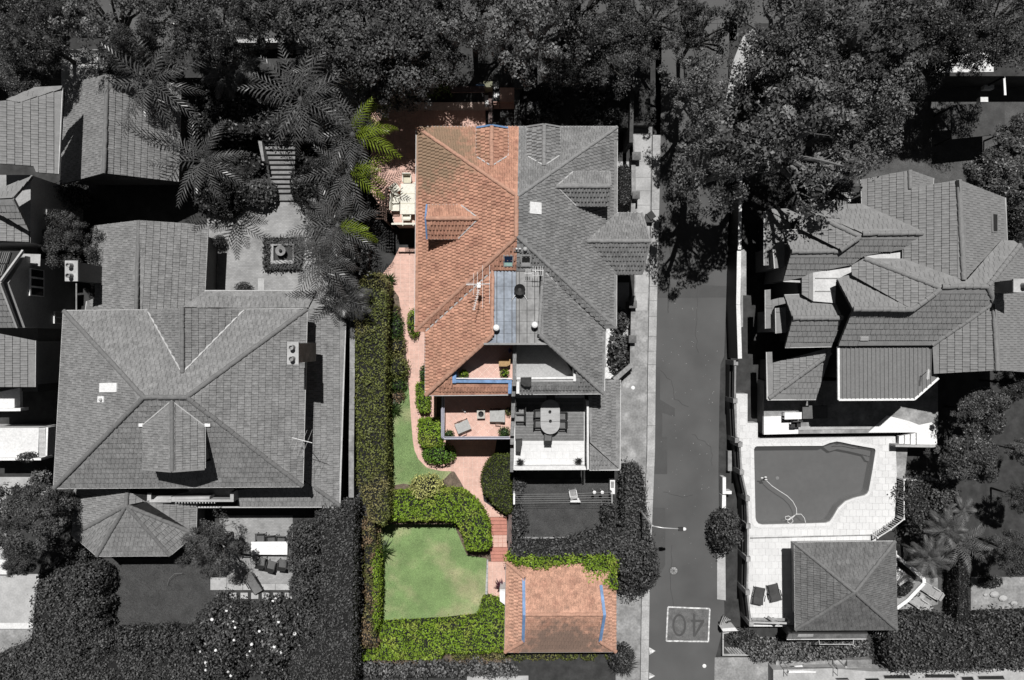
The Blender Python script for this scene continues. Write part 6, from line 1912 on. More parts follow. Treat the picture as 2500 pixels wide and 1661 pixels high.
# stairs and terrace right of the pool
tz = 1.5
tb = thing('upper_terrace', 'pale paved upper terrace with white edges in front of the gabled house', 'terrace', W(2100, 1020, 0))
part('terrace_floor', M_CONCD, tb, lambda k: k.prism(WP([(1865, 930), (2290, 930), (2290, 1056), (1865, 1060)], tz), -.05, tz))
for qd, z_ in ((((1660, 1035), (1820, 1032), (1822, 1090), (1975, 1092), (1975, 1192), (1662, 1200)), tz + .06),):
    part('white_slab', M_WHITE, tb, lambda k: k.prism(WP(pts(zo, *qd), z_), tz - .3, z_))
part('white_slab', M_WHITE, tb, lambda k: k.prism(WP(pts(zq, (820, 1182), (992, 1026), (1195, 1078), (1285, 1112), (1400, 1088), (1442, 1125), (1448, 1290), (1290, 1290), (1280, 1180)), tz + .05), tz - .3, tz + .05))
for k in range(4):
    part('stair_tread', M_WHITE, tb, lambda q: q.prism(WP(pts(zq, (1102 + 54 * k, 1215 - 10 * k), (1150 + 54 * k, 1205 - 10 * k), (1150 + 54 * k, 1290), (1102 + 54 * k, 1290)), DK + .2 * (k + 1)), DK - .2, DK + .2 * (k + 1)))
part('edge_strip', M_CONC, tb, lambda k: k.prism(WP(pts(zq, (185, 1126), (870, 1118), (830, 1150), (185, 1158)), tz + .05), tz - .2, tz + .05))
part('stair_wall', M_CONC, tb, lambda k: k.prism(WP(pts(zq, (1070, 1294), (1460, 1298), (1460, 1318), (1070, 1312)), DK + 1.0), 0, DK + 1.0))
gl = MB().prism(WP(pts(zw, (1818, 190), (1928, 195), (1900, 480), (1822, 478)), DK - .1), -.05, DK - .1)
gl.build('grey_ramp', M_CONCD, label='grey sloping ramp strip beside the right edge of the pool deck', cat='ramp')
bg_ = MB().prism(WP(pts(zw, (1905, 485), (2190, 485), (2190, 498), (1905, 500)), 1.2), -.05, 1.2)
bg_.build('white_divider', M_WHITE, label='thin white divider wall right of the pool balustrade', cat='wall')

# ------------------------------------------------------------------ trees along the upper street
TS = 'trees along the upper street'
for i, (x, y, r, z0, zt_, kd, m, lab, bk) in enumerate((
    (-5, 15, 80, UP, 9, 'dense', LG3, 'dark tree cut by the top left corner of the picture', None),
    (85, 92, 88, UP, 9, 'dense', LG3, 'dense dark tree above the fence near the top left corner', None),
    (70, 182, 75, UP, 6, 'dense', LG3, 'dark shaded tree left of the pale entry paving', None),
    (255, 60, 120, UP, 10, 'sparse', LG2, 'sparse tree above the picket fence at upper left', None),
    (425, 40, 125, UP, 11, 'fine', LG1, 'fine-leaved tree above the leftmost palm', None),
    (545, 75, 95, UP, 10, 'dense', LG3, 'dark dense tree above the long low wall', None),
    (770, 40, 105, UP, 11, 'glossy', LG1, 'glossy tree above the middle palms', None),
    (915, 85, 150, UP, 12, 'dense', LG1, 'broad dense tree above the dining terrace', None),
    (1045, 145, 92, UP, 9, 'dense', LG1, 'dense tree directly above the porch roof', None),
    (1150, 50, 110, UP, 11, 'sparse', LG2, 'open tree above the entrance gate', None),
    (1310, 70, 150, UP, 12, 'sparse', LG2, 'wide open tree with visible limbs above the grey front garden', 'bark_pale'),
    (1420, 20, 120, UP, 12, 'fine', LG1, 'fine-leaved tree on the street edge above the slatted fence', None),
    (1475, 110, 115, UP, 10, 'fine', LG1, 'dark tree above the right end of the slatted fence', None),
    (1590, 50, 100, UP, 10, 'fine', LG1, 'tree at the top just left of the road mouth', None),
    (1700, 215, 100, UP, 10, 'sparse', LG2, 'open tree overhanging the road mouth', 'bark_pale'),
    (1915, 330, 210, 0, 13, 'sparse', LG2, 'large spreading tree with pale limbs right of the road', 'bark_pale'),
    (1735, 420, 125, 0, 12, 'sparse', LG2, 'lower spreading tree reaching over the road', 'bark_pale'),
    (2085, 280, 140, 0, 12, 'fine', LG2, 'rounded pale tree above the front lawn of the gabled house', 'bark_pale'),
    (1920, 90, 170, UP, 13, 'fine', LG1, 'large tree at the top right of the road mouth', 'bark_pale'),
    (2130, 90, 165, UP, 12, 'sparse', LG1, 'wide tree at the top above the rounded pale tree', 'bark_pale'),
    (2300, 40, 130, UP, 11, 'fine', LG3, 'dark tree at the top above the bright footpath', None),
    (2440, 60, 120, UP, 11, 'fine', LG1, 'tree in the top right corner', None),
    (965, 205, 85, UP, 9, 'dense', LG3, 'dark tree shading the dining terrace', None),
    (1700, 80, 85, UP, 10, 'sparse', LG1, 'open tree over the mouth of the road', None),
    (2190, 195, 75, 0, 8, 'fine', LG1, 'tree hiding the wall below the upper footpath', None),
    (2050, 165, 60, UP, 7, 'fine', LG3, 'small dark tree between the two stretches of bright footpath', None),
    (2250, 150, 90, UP, 8, 'sparse', LG3, 'low dark tree left of the bright footpath', None))):
    tree('street_tree', lab, x, y, r, z0, zt_, kd, m, i % 4, TS, MATS[bk] if bk else None)
tree('glossy_tree', 'glossy-leaved tree right of the gabled house roof', 2445, 425, 85, 0, 7, 'glossy', LGL, 1)
tree('glossy_tree', 'glossy tree at the right edge above the bushy one', 2500, 330, 60, 0, 6, 'glossy', LGL, 2)
bush('shrub', 'dark shrub beside the upper right corner of the gabled house', 'shrub', 2490, 520, 40, 60, 0, 3, LG1)
for i, (x, y, r, lab) in enumerate(((1010, 25, 110, 'dark tree on the street edge above the porch'), (1225, 10, 100, 'tree on the top edge between the two open trees'), (660, 20, 80, 'small dark tree on the top edge above the tree fern'),
        (2020, 15, 120, 'tree on the top edge right of the road mouth'), (2370, 110, 70, 'dark tree touching the bright footpath at upper right'), (330, 130, 60, 'small tree beside the parked car'), (1390, 150, 75, 'low tree behind the middle pier of the slatted fence'), (170, 20, 70, 'tree on the top edge left of the parked car'))):
    tree('street_tree', lab, x, y, r, UP, 9 + i % 3, 'fine' if i % 2 else 'dense', LG3 if i % 3 == 0 else LG1, (i + 1) % 4, TS)
hedge('palm_shade_fill', 'dark leaf fill added as dense shade below the palms right of the courtyard steps', 'plants', [(735, 348), (900, 348), (905, 480), (900, 640), (862, 690), (800, 690), (775, 640), (745, 520)], 0, 1.2, LG3, .22, 70, amp=.35, wild=.2)  # dark leaves added to stand for the dense shade among the palms
hedge('palm_shade_fill', 'dark leaf fill added as palm shade between the outbuilding and the courtyard steps', 'plants', [(455, 330), (625, 330), (640, 400), (600, 450), (610, 485), (560, 530), (500, 520), (450, 470)], 0, 1.0, LG3, .22, 70, amp=.3, wild=.2)  # second dark leaf mass added as palm shade
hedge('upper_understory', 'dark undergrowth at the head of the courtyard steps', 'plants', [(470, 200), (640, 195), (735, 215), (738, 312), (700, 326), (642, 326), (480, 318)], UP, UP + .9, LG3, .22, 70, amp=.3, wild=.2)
# ------------------------------------------------------------------ palms
xs_ = W(926, 0, 6).x
PG = 'palms between the two houses'
for x, y, z0, zt_, L, n, lab, gr in ((372, 205, UP, 8.5, 3.8, 15, 'palm leaning over the outbuilding roof, leftmost', 0), (735, 245, UP, 9, 4.1, 18, 'big palm above the courtyard steps', 1), (790, 175, UP, 7.5, 2.6, 13, 'upright palm behind the big palm at the top', 0),
                             (862, 330, UP, 7.5, 3.3, 15, 'palm nearest the dining terrace, with green tips', 1), (850, 420, 0, 6.5, 3.2, 15, 'palm beside the white dining table, with green fronds', 1), (826, 552, 0, 7, 3.2, 16, 'palm just right of the fountain with green fronds at its right', 1), (785, 636, 0, 7, 3.1, 16, 'palm below the fountain, over the brick courtyard', 1),
                             (498, 395, 0, 6, 3.3, 15, 'dark palm left of the courtyard steps', 0), (848, 725, 0, 4.2, 1.9, 14, 'low palm at the top of the long olive hedge', 0), (880, 265, UP, 6.5, 2.2, 14, 'palm with green fronds left of the porch roof', 1)):
    palm('palm_tree', lab, x, y, z0, zt_, L, PALM_G, n, PG, PALM_GR if gr else None, xs_)
palm('tree_fern', 'tree fern with pale fronds at the top left of the wall behind the palms', 590, 165, UP, 4.5, 1.9, FERN_G, 12, 'tree ferns at the top', cat='fern', npair=14, leafl=.5, wide=.11, tr=.1)
palm('tree_fern', 'tree fern among the palms, beside the leftmost palm', 545, 190, UP, 4.0, 1.6, FERN_G, 12, 'tree ferns at the top', cat='fern', npair=14, leafl=.5, wide=.11, tr=.1)
for x, y, L, lab in ((2340, 1325, 2.3, 'largest tree fern right of the pool house'), (2265, 1362, 1.7, 'tree fern above the lounge chairs at right'), (2310, 1290, 1.6, 'tree fern behind the largest fern at right')):
    palm('tree_fern', lab, x, y, 0, 3.6, L, FERN_G, 15, 'tree ferns beside the pool house', cat='fern', npair=13, leafl=.42, wide=.09, tr=.1)
palm('fan_plant', 'small spiky palm at the right edge of the bushes', 2350, 1245, 0, 3, .9, FERN_G, 10, cat='palm tree', npair=18, leafl=.3)

# ------------------------------------------------------------------ hedges and shrubs: terracotta garden
hedge('long_hedge', 'long flat-topped olive hedge along the left boundary of the terracotta garden', 'hedge', [(868, 720), (878, 685), (900, 668), (930, 668), (943, 690), (943, 760), (941, 1000), (944, 1180), (950, 1262), (934, 1285), (905, 1276), (872, 1180), (868, 900)], -.1, 2.8, LOL, .15, 130, amp=.07)
hedge('boundary_hedge', 'thin brownish climber hedge along the left side of the lower lawn', 'hedge', pts(zu, (125, 120), (250, 120), (245, 380), (225, 500), (230, 1130), (270, 1260), (115, 1250), (160, 900), (150, 500)), LOW, 1.1, LBR, .16, 110, amp=.14, wild=.1)
hedge('lawn_hedge', 'narrow bright green hedge strip left of the lower lawn', 'hedge', pts(zu, (218, 390), (268, 385), (276, 800), (262, 1110), (225, 1100)), LOW, 1.0, LGR, .14, 170, amp=.08)
hedge('curved_hedge', 'bright green curved hedge above the lower lawn, beside the steps', 'hedge', pts(zn, (185, 985), (420, 975), (680, 955), (800, 960), (900, 995), (1000, 1090), (1065, 1190), (1098, 1300), (1108, 1480), (1060, 1512), (890, 1508), (866, 1380), (830, 1290), (780, 1250), (690, 1235), (182, 1240)), LOW, 1.2, LGR, .15, 170, amp=.07)
hedge('oval_hedge', 'dark olive half-oval hedge against the party wall right of the path', 'hedge', pts(zn, (1145, 645), (1292, 640), (1296, 1165), (1240, 1172), (1150, 1100), (1060, 1000), (1030, 900), (1032, 820), (1070, 730)), -.05, 1.5, mat('leaf_olive_deep', (0.052, 0.068, 0.010), rough=.6, attr=.5), .12, 200, amp=.04)
hedge('bottom_hedge', 'broad bright green hedge below the lower lawn, left of the garage', 'hedge', pts(zu, (300, 1085), (500, 1075), (850, 1055), (1190, 1020), (1208, 900), (1225, 848), (1290, 838), (1370, 868), (1424, 892), (1424, 1312), (850, 1330), (840, 1380), (110, 1388), (105, 1355), (265, 1340), (285, 1140)), LOW, .25, LGR, .15, 170, amp=.08)
for k, (x, y, r) in enumerate(((1010, 1345, 70), (1150, 1345, 70), (1290, 1345, 65), (1400, 1345, 60))):
    bush('low_shrub', ['low olive shrub under the bottom hedge, leftmost of four', 'low olive shrub under the bottom hedge, second from left', 'low olive shrub under the bottom hedge, third from left', 'low olive shrub at the lower left corner of the garage'][k], 'shrub', *zu(x, y), r / 3.7, 9, LOW, -.3, LOL, .12, 190, 'low shrubs below the hedge')
for k, (x, y, r) in enumerate(((250, 1355, 70), (400, 1352, 60), (540, 1352, 70), (700, 1348, 75), (880, 1350, 70), (1080, 1345, 45))):
    bush('low_shrub', 'low green shrub %s along the bottom wall of the garage' % ['at the left end', 'second from left', 'third from left', 'third from right', 'second from right', 'at the right end'][k], 'shrub', *zv(x, y), r / 3.7, 9.5, -.1, .5, LOL, .12, 200, 'low shrubs below the garage')
bush('box_shrub', 'bright green box shrub tucked beside the rear hip corner of the orange roof', 'shrub', *zi(112, 560), 15, 33, -.05, 1.0, LGR, .12, 230, amp=.03)
bush('box_shrub', 'small dark shrub under the left eave of the orange rear roof', 'shrub', *zi(198, 1022), 8, 20, -.05, .9, LDG, .11, 230)
hedge('box_hedge', 'bright green clipped hedge beside the path at the house corner', 'hedge', pts(zi, (135, 1110), (215, 1105), (248, 1190), (248, 1365), (170, 1370), (132, 1290)), -.05, 1.1, LGR, .13, 220, amp=.05)
hedge('box_hedge', 'bright green clipped hedge against the terrace wall', 'hedge', pts(zn, (455, 325), (640, 312), (655, 560), (500, 570), (452, 520)), -.05, 1.5, LGR, .14, 210, amp=.05)
bush('round_shrub', 'round bright green shrub below the terrace corner', 'shrub', *zn(640, 628), 39, 25, -.05, 1.5, mat('leaf_green_mid', (0.085, 0.17, 0.018), rough=.55, attr=.5, var=.2), .13, 220, amp=.03, squar=2.3)
bush('yellow_bush', 'pale yellow-green bush between the soil bed and the curved hedge', 'shrub', *zn(520, 925), 36, 26, -.05, 1.7, LYE, .14, 190, amp=.12, wild=.1)
bush('pale_shrub', 'sprig of pale yellow foliage hanging over the curved hedge', 'shrub', *zn(480, 1000), 13, 11, 1.0, 1.7, LYE, .13, 200, amp=.12)
for k, (x, y, rx, ry, z1, m, lab) in enumerate(((1820, 230, 16, 30, .9, LDG, 'dark green shrub at the top of the bed beside the path'), (1825, 390, 20, 22, .8, LOL, 'olive shrub in the bed beside the narrow part of the path'),
        (1830, 590, 26, 30, 1.2, LOL, 'largest olive shrub in the bed left of the path'), (1840, 740, 20, 18, .7, LDG, 'dark shrub below the largest olive shrub by the path'), (1830, 850, 18, 14, .5, LBR, 'brownish shrub at the top of the upper lawn'), (1800, 90, 14, 16, .5, LBR, 'small brown shrub at the upper end of the bed'))):
    bush('bed_shrub', lab, 'shrub', *zm(x, y), rx, ry, -.05, z1, m, .14, 180, 'shrubs in the bed left of the path', amp=.12, wild=.09)
spiky('strap_plant', 'strap-leaved plant at the left edge of the upper lawn', *zm(1800, 960), 0, 1.0, LDG, 60, .6, w=.07)
spiky('strap_plant', 'strap-leaved plant at the left edge of the lower lawn', *zu(320, 385), LOW, 1.15, LDG, 70, .9, w=.07)
spiky('strap_plant', 'dark spiky plant at the upper bend of the path', *zg(1690, 1130), 0, .8, LDG, 50, .6, w=.06)
spiky('cordyline', 'purple spiky cordyline beside the white planter at the garage', *zu(1385, 695), LOW, .62, LPU, 55, .8, w=.06)
bush('terrace_shrub', 'dark shrub in the lower left corner of the terracotta terrace', 'shrub', *zn(733, 445), 11, 9, TT, TT + .8, LDG, .1, 260)
bush('terrace_shrub', 'dark green shrub in the lower right corner of the terracotta terrace', 'shrub', *zn(1238, 430), 13, 12, TT, TT + .9, LDG, .1, 260)
bush('flower_bush', 'flowering pot plant at the right wall of the terracotta terrace', 'shrub', *zn(1275, 240), 7, 9, TT, TT + .7, LBR, .09, 260)
bush('balcony_shrub', 'leafy green shrub in the left corner of the roof balcony', 'shrub', *zi(565, 1020), 11, 9, FLO, FLO + .7, LGR, .12, 240)
bush('balcony_shrub', 'pale green shrub at the party wall on the roof balcony', 'shrub', *zi(940, 1018), 10, 9, FLO, FLO + .7, LGR, .12, 200)
bush('balcony_flower', 'small purple flower pot against the back wall of the roof balcony', 'shrub', *zi(990, 808), 4, 5, FLO, FLO + .9, mat('leaf_violet', (.12, .10, .22), attr=.4), .08, 300)
hedge('garage_vine', 'green creeper spilling over the top edge of the garage roof', 'vine', pts(zv, (140, 430), (170, 440), (215, 475), (270, 475), (300, 480), (600, 478), (860, 465), (1138, 458), (1138, 750), (1080, 730), (1000, 690), (920, 688), (872, 690), (868, 530), (840, 505), (700, 505), (600, 515), (540, 520), (500, 565), (450, 540), (380, 560), (300, 520), (230, 535), (215, 500), (150, 490)), 2.2, 2.95, LGR, .16, 190, amp=.12, wild=.1)
# grey garden hedges
hedge('grey_hedge', 'thick grey hedge above the garage, merging into the roadside bush', 'hedge', pts(zv, (185, 355), (560, 350), (700, 340), (850, 290), (1000, 240), (1080, 180), (1140, 210), (1138, 456), (180, 462)), -.05, 2.2, LG1, .17, 140, amp=.13, wild=.1)
bush('roadside_bush', 'large round grey bush overhanging the footpath beside the garage', 'shrub', *zv(1290, 520), 58, 70, -.05, 3.2, LG1, .17, 140, amp=.12, wild=.12)
hedge('footpath_hedge', 'tall grey hedge along the footpath beside the back garden', 'hedge', [(1528, 1142), (1560, 1140), (1572, 1170), (1578, 1250), (1592, 1330), (1590, 1360), (1520, 1370), (1500, 1330), (1525, 1290)], -.05, 2.4, LG1, .17, 140, amp=.13, wild=.1)
hedge('wall_shrubs', 'strip of grey shrubs along the party wall of the back garden', 'hedge', pts(zn, (1318, 850), (1395, 850), (1398, 990), (1360, 1010), (1355, 1120), (1405, 1160), (1432, 1300), (1380, 1390), (1318, 1400)), -.05, 1.1, LG1, .16, 150, amp=.14, wild=.1)
bush('lawn_shrub', 'grey shrub at the right edge of the back garden lawn', 'shrub', 1486, 1250, 18, 30, -.05, 1.4, LG1, .16, 150)
hedge('side_hedge', 'small clipped dark hedge beside the wall of the grey house', 'hedge', pts(zh, (1995, 460), (2065, 455), (2098, 500), (2098, 790), (2040, 820), (1995, 800)), -.05, 1.3, LG3, .1, 260, amp=.04)
bush('side_shrub', 'leafy dark shrub in the side bed below the eave of the grey house', 'shrub', *zi(1985, 530), 20, 28, -.05, 1.3, LG1, .2, 130)
bush('side_shrub', 'broad strappy dark shrub at the lower end of the side bed', 'shrub', *zi(1985, 830), 24, 44, -.05, 1.3, LGL, .22, 130, amp=.12)
for k, (x, y, r) in enumerate(((1090, 1010, 26), (1250, 1050, 24), (1600, 1050, 30), (1130, 1120, 18), (1860, 1050, 22), (1700, 900, 22), (1330, 900, 24))):
    bush('front_shrub', 'dark shrub in the grey front garden, ' + ['nearest the entrance wall', 'left of the middle', 'right of the middle', 'touching the roof edge', 'near the side wall', 'behind the middle pier', 'behind the slatted fence'][k], 'shrub', *zc(x, y), r, r * .8, UP, UP + 1.2, LG1, .18, 130, 'shrubs of the grey front garden', amp=.15)
hedge('porch_hedge', 'dark green shrubbery in front of the porch with green tips', 'hedge', pts(zb, (1330, 620), (1700, 600), (2200, 640), (2220, 740), (2100, 780), (1460, 800), (1380, 730)), UP, UP + 2.4, LDG, .18, 110, amp=.2, wild=.15)
# ------------------------------------------------------------------ left neighbour
tree('slender_tree', 'slender open tree between the pale house and the rear wing', 175, 588, 72, 0, 6.5, 'fine', LG1, 1)
bush('wall_creeper', 'creeper climbing the dark wall above the slender tree', 'shrub', 182, 478, 22, 32, 0, 3.5, LG1, .16, 100, amp=.2)
bush('ball_bush', 'small ball-clipped bush at the left of the brick courtyard', 'shrub', *zg(132, 783), 15, 15, 0, 1.1, LG1, .09, 300, squar=2, amp=.02)
bush('ball_bush', 'small ball-clipped bush at the lower edge of the brick courtyard', 'shrub', *zg(350, 1205), 19, 14, 0, 1.1, LG1, .09, 300, squar=2, amp=.02)
bush('strap_shrub', 'glossy strap-leaved shrub left of the courtyard steps', 'shrub', *zg(495, 340), 40, 32, 0, 1.5, LGL, .26, 110, amp=.08)
bush('strap_shrub', 'dark shrub right of the courtyard steps', 'shrub', 735, 450, 26, 40, 0, 1.4, LG3, .2, 110, amp=.1)
for k, q in enumerate((((530, 750), (880, 742), (880, 800), (530, 806)), ((530, 806), (598, 806), (598, 985), (530, 990)), ((530, 990), (870, 985), (870, 1035), (535, 1040)), ((812, 800), (880, 800), (880, 985), (812, 985)))):
    hedge('fountain_hedge', ['top', 'left', 'bottom', 'right'][k] + ' strip of the low hedge framing the fountain', 'hedge', pts(zg, *q), 0, .5, LG1, .16, 170, 'low hedge round the fountain', amp=.1)
for x, y, rx, ry, z1, kd, m, lab in ((75, 1262, 92, 0, 7.5, 'dense', LG1, 'dense tree at the left edge beside the octagonal bay'), (160, 1230, 40, 0, 5, 'dense', LG1, 'smaller tree squeezed between the left tree and the bay'), (60, 1360, 45, 0, 5, 'dense', LG1, 'tree over the concrete drive at the left edge'), (518, 1336, 80, 0, 5.5, 'fine', LG1, 'feathery tree between the bay and the patio')):
    tree('garden_tree', lab, x, y, rx, 0, z1, kd, m, 2 if kd == 'fine' else 1)
hedge('lobed_hedge', 'tall dark hedge running down left of the grey lawn', 'hedge', [(92, 1405), (130, 1380), (160, 1340), (205, 1335), (210, 1380), (178, 1410), (178, 1600), (150, 1690), (-20, 1690), (-20, 1610), (70, 1580), (80, 1470)], -.05, 2.0, LG1, .17, 130, amp=.15, wild=.1)
LB = 'rounded lobes of the hedge round the grey lawn'
for k, (x, y, rx, ry) in enumerate(((860, 590, 45, 40), (862, 840, 43, 26), (855, 1030, 43, 24), (790, 1200, 30, 24), (1030, 1180, 32, 28), (1280, 1175, 34, 30), (1560, 1165, 42, 30), (1800, 1160, 34, 26))):
    bush('hedge_lobe', 'rounded dark hedge lobe ' + ['nearest the octagonal bay', 'second down from the octagonal bay', 'third down from the octagonal bay', 'at the inner corner of the hedge', 'leftmost under the grey lawn', 'second from left under the grey lawn', 'third from left under the grey lawn', 'under the grey lawn beside the flowering bush'][k],
         'hedge', *zs(x, y), rx, ry, -.05, 2.8, LG1, .16, 150, LB, amp=.08)
hedge('bottom_left_hedge', 'broad dark hedge band along the bottom left edge', 'hedge', [(60, 1575), (200, 1590), (300, 1592), (470, 1590), (500, 1620), (500, 1720), (40, 1720)], -.05, 1.9, LG1, .17, 130, amp=.15, wild=.1)
bush('camellia', 'flowering bush with white blooms, left of the pair below the patio', 'shrub', 548, 1560, 64, 92, -.05, 3.2, LGL, .2, 130, 'flowering bushes below the patio', amp=.1, wild=.12, flowers=16)
bush('camellia', 'flowering bush with white blooms, right of the pair below the patio', 'shrub', 668, 1562, 62, 94, -.05, 3.2, LGL, .2, 130, 'flowering bushes below the patio', amp=.1, wild=.12, flowers=14)
hedge('tall_hedge', 'tall dark hedge along the lane right of the patio', 'hedge', [(785, 1235), (862, 1230), (860, 1700), (705, 1700), (712, 1600), (770, 1570), (785, 1480)], -.05, 3.3, LG1, .15, 140, amp=.08, wild=.08)
for k, (x, y, rx, ry) in enumerate(((1010, 380, 43, 37), (1010, 590, 43, 28), (1025, 780, 43, 31), (1055, 1080, 40, 58), (1250, 175, 46, 27))):
    bush('hedge_lobe', 'rounded lobe of the tall dark hedge ' + ['right of the white patio table', 'below the white patio table', 'right of the patio edging', 'beside the right flowering bush', 'at the top end next to the lane'][k], 'hedge', *zt(x, y), rx, ry, -.05, 3.1, LG1, .15, 160, 'rounded lobes of the hedge by the patio', amp=.06)
bush('terrace_shrub', 'bushy plant at the corner of the white terrace, left edge', 'shrub', 75, 1115, 22, 12, 1.4, 3.4, LG1, .14, 160)
bush('yard_shrub', 'pale strappy shrub at the lower left corner of the large house', 'shrub', 100, 1165, 22, 18, 0, 1.2, LG2, .24, 100, amp=.2)
for k in range(9):
    bush('grass_mound', 'grey tufted mound in the bottom row, ' + ['leftmost', 'second from left', 'third from left', 'fourth from left', 'in the middle', 'fourth from right', 'third from right', 'second from right', 'rightmost'][k], 'shrub', 905 + 42 * k, 1634 + random.uniform(-4, 4), 23, 18, -.1 if k > 8 else -.3, .7, LG2, .2, 120, 'tufted mounds along the bottom edge', amp=.12, wild=.12)
spiky('grass_tree', 'large grey tufted plant at the lower right corner of the garage', *zv(1185, 1380), 0, 1.3, LG2, 150, 1.4, w=.06)
bush('corner_shrub', 'dark round shrub under the tufted plant at the garage corner', 'shrub', *zv(1180, 1360), 30, 32, 0, 1.6, LG1, .14, 150)
# ------------------------------------------------------------------ right property
bush('verge_bush', 'dark round bush on the verge between the road and the pool fence', 'shrub', *zw(270, 950), 32, 45, -.05, 3.0, LG1, .17, 150, amp=.1, wild=.1)
for x, y, r, z1, lab, kd, m in ((2390, 1005, 62, 6, 'glossy magnolia right of the upper terrace', 'glossy', LGL), (2360, 1110, 72, 6, 'lower glossy magnolia right of the stairs', 'glossy', LGL), (2468, 935, 48, 5, 'dark tree at the right edge below the gabled house', 'dense', LG3),
                         (2462, 1345, 58, 6, 'dark tree at the right edge beside the ferns', 'dense', LG1), (2495, 1215, 42, 5, 'tree cut by the right edge below the magnolias', 'dense', LG1), (2490, 1100, 34, 5, 'narrow clipped tree at the right edge', 'dense', LG2)):
    tree('garden_tree', lab, x, y, r, 0, z1, kd, m, 0, 'trees at the right edge')
hedge('garden_shrubbery', 'dark shrubbery right of the pool balustrade', 'hedge', pts(zy, (800, 70), (1000, 60), (1180, 130), (1220, 330), (1080, 480), (900, 480), (830, 300), (790, 160)), -.05, 2.4, LG1, .18, 120, amp=.25, wild=.15)
hedge('bottom_right_hedge', 'broad dark hedge along the bottom right below the lounge chairs', 'hedge', [(2172, 1530), (2215, 1515), (2290, 1508), (2330, 1522), (2370, 1532), (2420, 1515), (2560, 1510), (2560, 1632), (2190, 1640), (2168, 1590)], -.05, 2.2, LG1, .18, 120, amp=.18, wild=.12)
hedge('strip_hedge', 'narrow clipped dark hedge beside the gravel yard', 'hedge', [(2342, 1378), (2368, 1378), (2368, 1520), (2342, 1520)], -.05, 2.0, LG3, .12, 200, amp=.05)
hedge('ground_cover', 'low leafy ground cover below the pool house', 'plants', pts(zx, (420, 1210), (560, 1190), (900, 1200), (1650, 1190), (1670, 1330), (1400, 1350), (1100, 1385), (700, 1390), (560, 1380), (470, 1300)), -.05, .7, LG2, .17, 150, amp=.12)
bush('planter_shrub', 'small shrub in the square planter beside the road', 'shrub', *zx(430, 1160), 34, 20, 0, .9, LG1, .16, 150, amp=.15)
bush('rock_shrub', 'low shrub beside the gravel yard at the right', 'shrub', 2420, 1420, 26, 14, 0, .8, LG1, .16, 150)
bush('angle_shrub', 'low shrub inside the angled white wall beside the pool house', 'shrub', *zx(2010, 720), 24, 22, 0, .6, LG3, .14, 150)
# ------------------------------------------------------------------ furniture and small things
class Loc:
    """local frame at a world point, turned by rz; boxes and beams given in local metres"""
    def __init__(s, c, rz=0.0):
        s.c, s.rz = Vector(c), rz
        s.m = Matrix.Translation(s.c) @ Matrix.Rotation(rz, 4, 'Z')
    def p(s, x, y, z=0.0):
        return s.m @ Vector((x, y, z))
    def box(s, b, x, y, z, dx, dy, dz):
        q = s.p(x, y, z)
        return b.box(q.x, q.y, q.z, dx, dy, dz, s.rz)
    def bpart(s, name, m, root, x, y, z, dx, dy, dz):
        return part(name, m, root, lambda b: s.box(b, x, y, z, dx, dy, dz))

def chair(name, label, px, py, z, rz, m, w=.5, d=.5, group=None, cm=None, arms=False, back=.42):
    """front of the chair = local -y"""
    c = W(px, py, z)
    root = thing(name, label, 'chair', c, group)
    L = Loc(c, rz)
    L.bpart('seat', cm or m, root, 0, 0, .44, w, d, .06)
    part('backrest', m, root, lambda b: b.beam(L.p(-w / 2, d / 2 + .02, .68), L.p(w / 2, d / 2 + .02, .68), .06, back, up=(L.p(0, .25, 1) - L.p(0, 0, 0))))
    for x in (-1, 1):
        for y in (-1, 1):
            part('leg', m, root, lambda b: b.tube([L.p(x * w * .44, y * d * .44, .42), L.p(x * w * .47, y * d * .48, 0)], .022, 5))
        if arms:
            part('armrest', m, root, lambda b: b.beam(L.p(x * w * .5, -d * .4, .64), L.p(x * w * .5, d * .5, .66), .06, .04))
            part('arm_post', m, root, lambda b: b.tube([L.p(x * w * .5, -d * .4, .44), L.p(x * w * .5, -d * .4, .64)], .02, 5))
    return root

def lounger(name, label, px, py, z, rz, fm, cm, Ln=1.5, w=.62, group=None, tilt=.7, pillow=False):
    """sling lounger; head end = local +y"""
    c = W(px, py, z)
    root = thing(name, label, 'lounge chair', c, group)
    L = Loc(c, rz)
    for x in (-1, 1):
        part('side_rail', fm, root, lambda b: b.tube([L.p(x * w / 2, -Ln * .5, .30), L.p(x * w / 2, Ln * .12, .33), L.p(x * w / 2, Ln * .5, .33 + Ln * .35 * tilt)], .03, 6))
        for y in (-.38, .18):
            part('leg', fm, root, lambda b: b.tube([L.p(x * w / 2, y * Ln, .32), L.p(x * w * .52, y * Ln - .06, 0)], .025, 6))
        part('armrest', fm, root, lambda b: b.beam(L.p(x * w * .55, -Ln * .12, .55), L.p(x * w * .55, Ln * .25, .58), .06, .035))
        part('arm_post', fm, root, lambda b: b.tube([L.p(x * w * .55, -Ln * .1, .3), L.p(x * w * .55, -Ln * .1, .55)], .02, 5))
    for nme, y0, z0, y1, z1 in (('seat_cushion', -.5, .33, .12, .36), ('back_cushion', .13, .37, .5, .36 + .36 * Ln * tilt)):
        part(nme, cm, root, lambda b: b.beam(L.p(0, y0 * Ln, z0), L.p(0, y1 * Ln, z1), w * .88, .06))
    if pillow:
        part('pillow', cm, root, lambda b: b.beam(L.p(0, .42 * Ln, .42 + .3 * Ln * tilt), L.p(0, .53 * Ln, .42 + .4 * Ln * tilt), w * .9, .12))
    return root

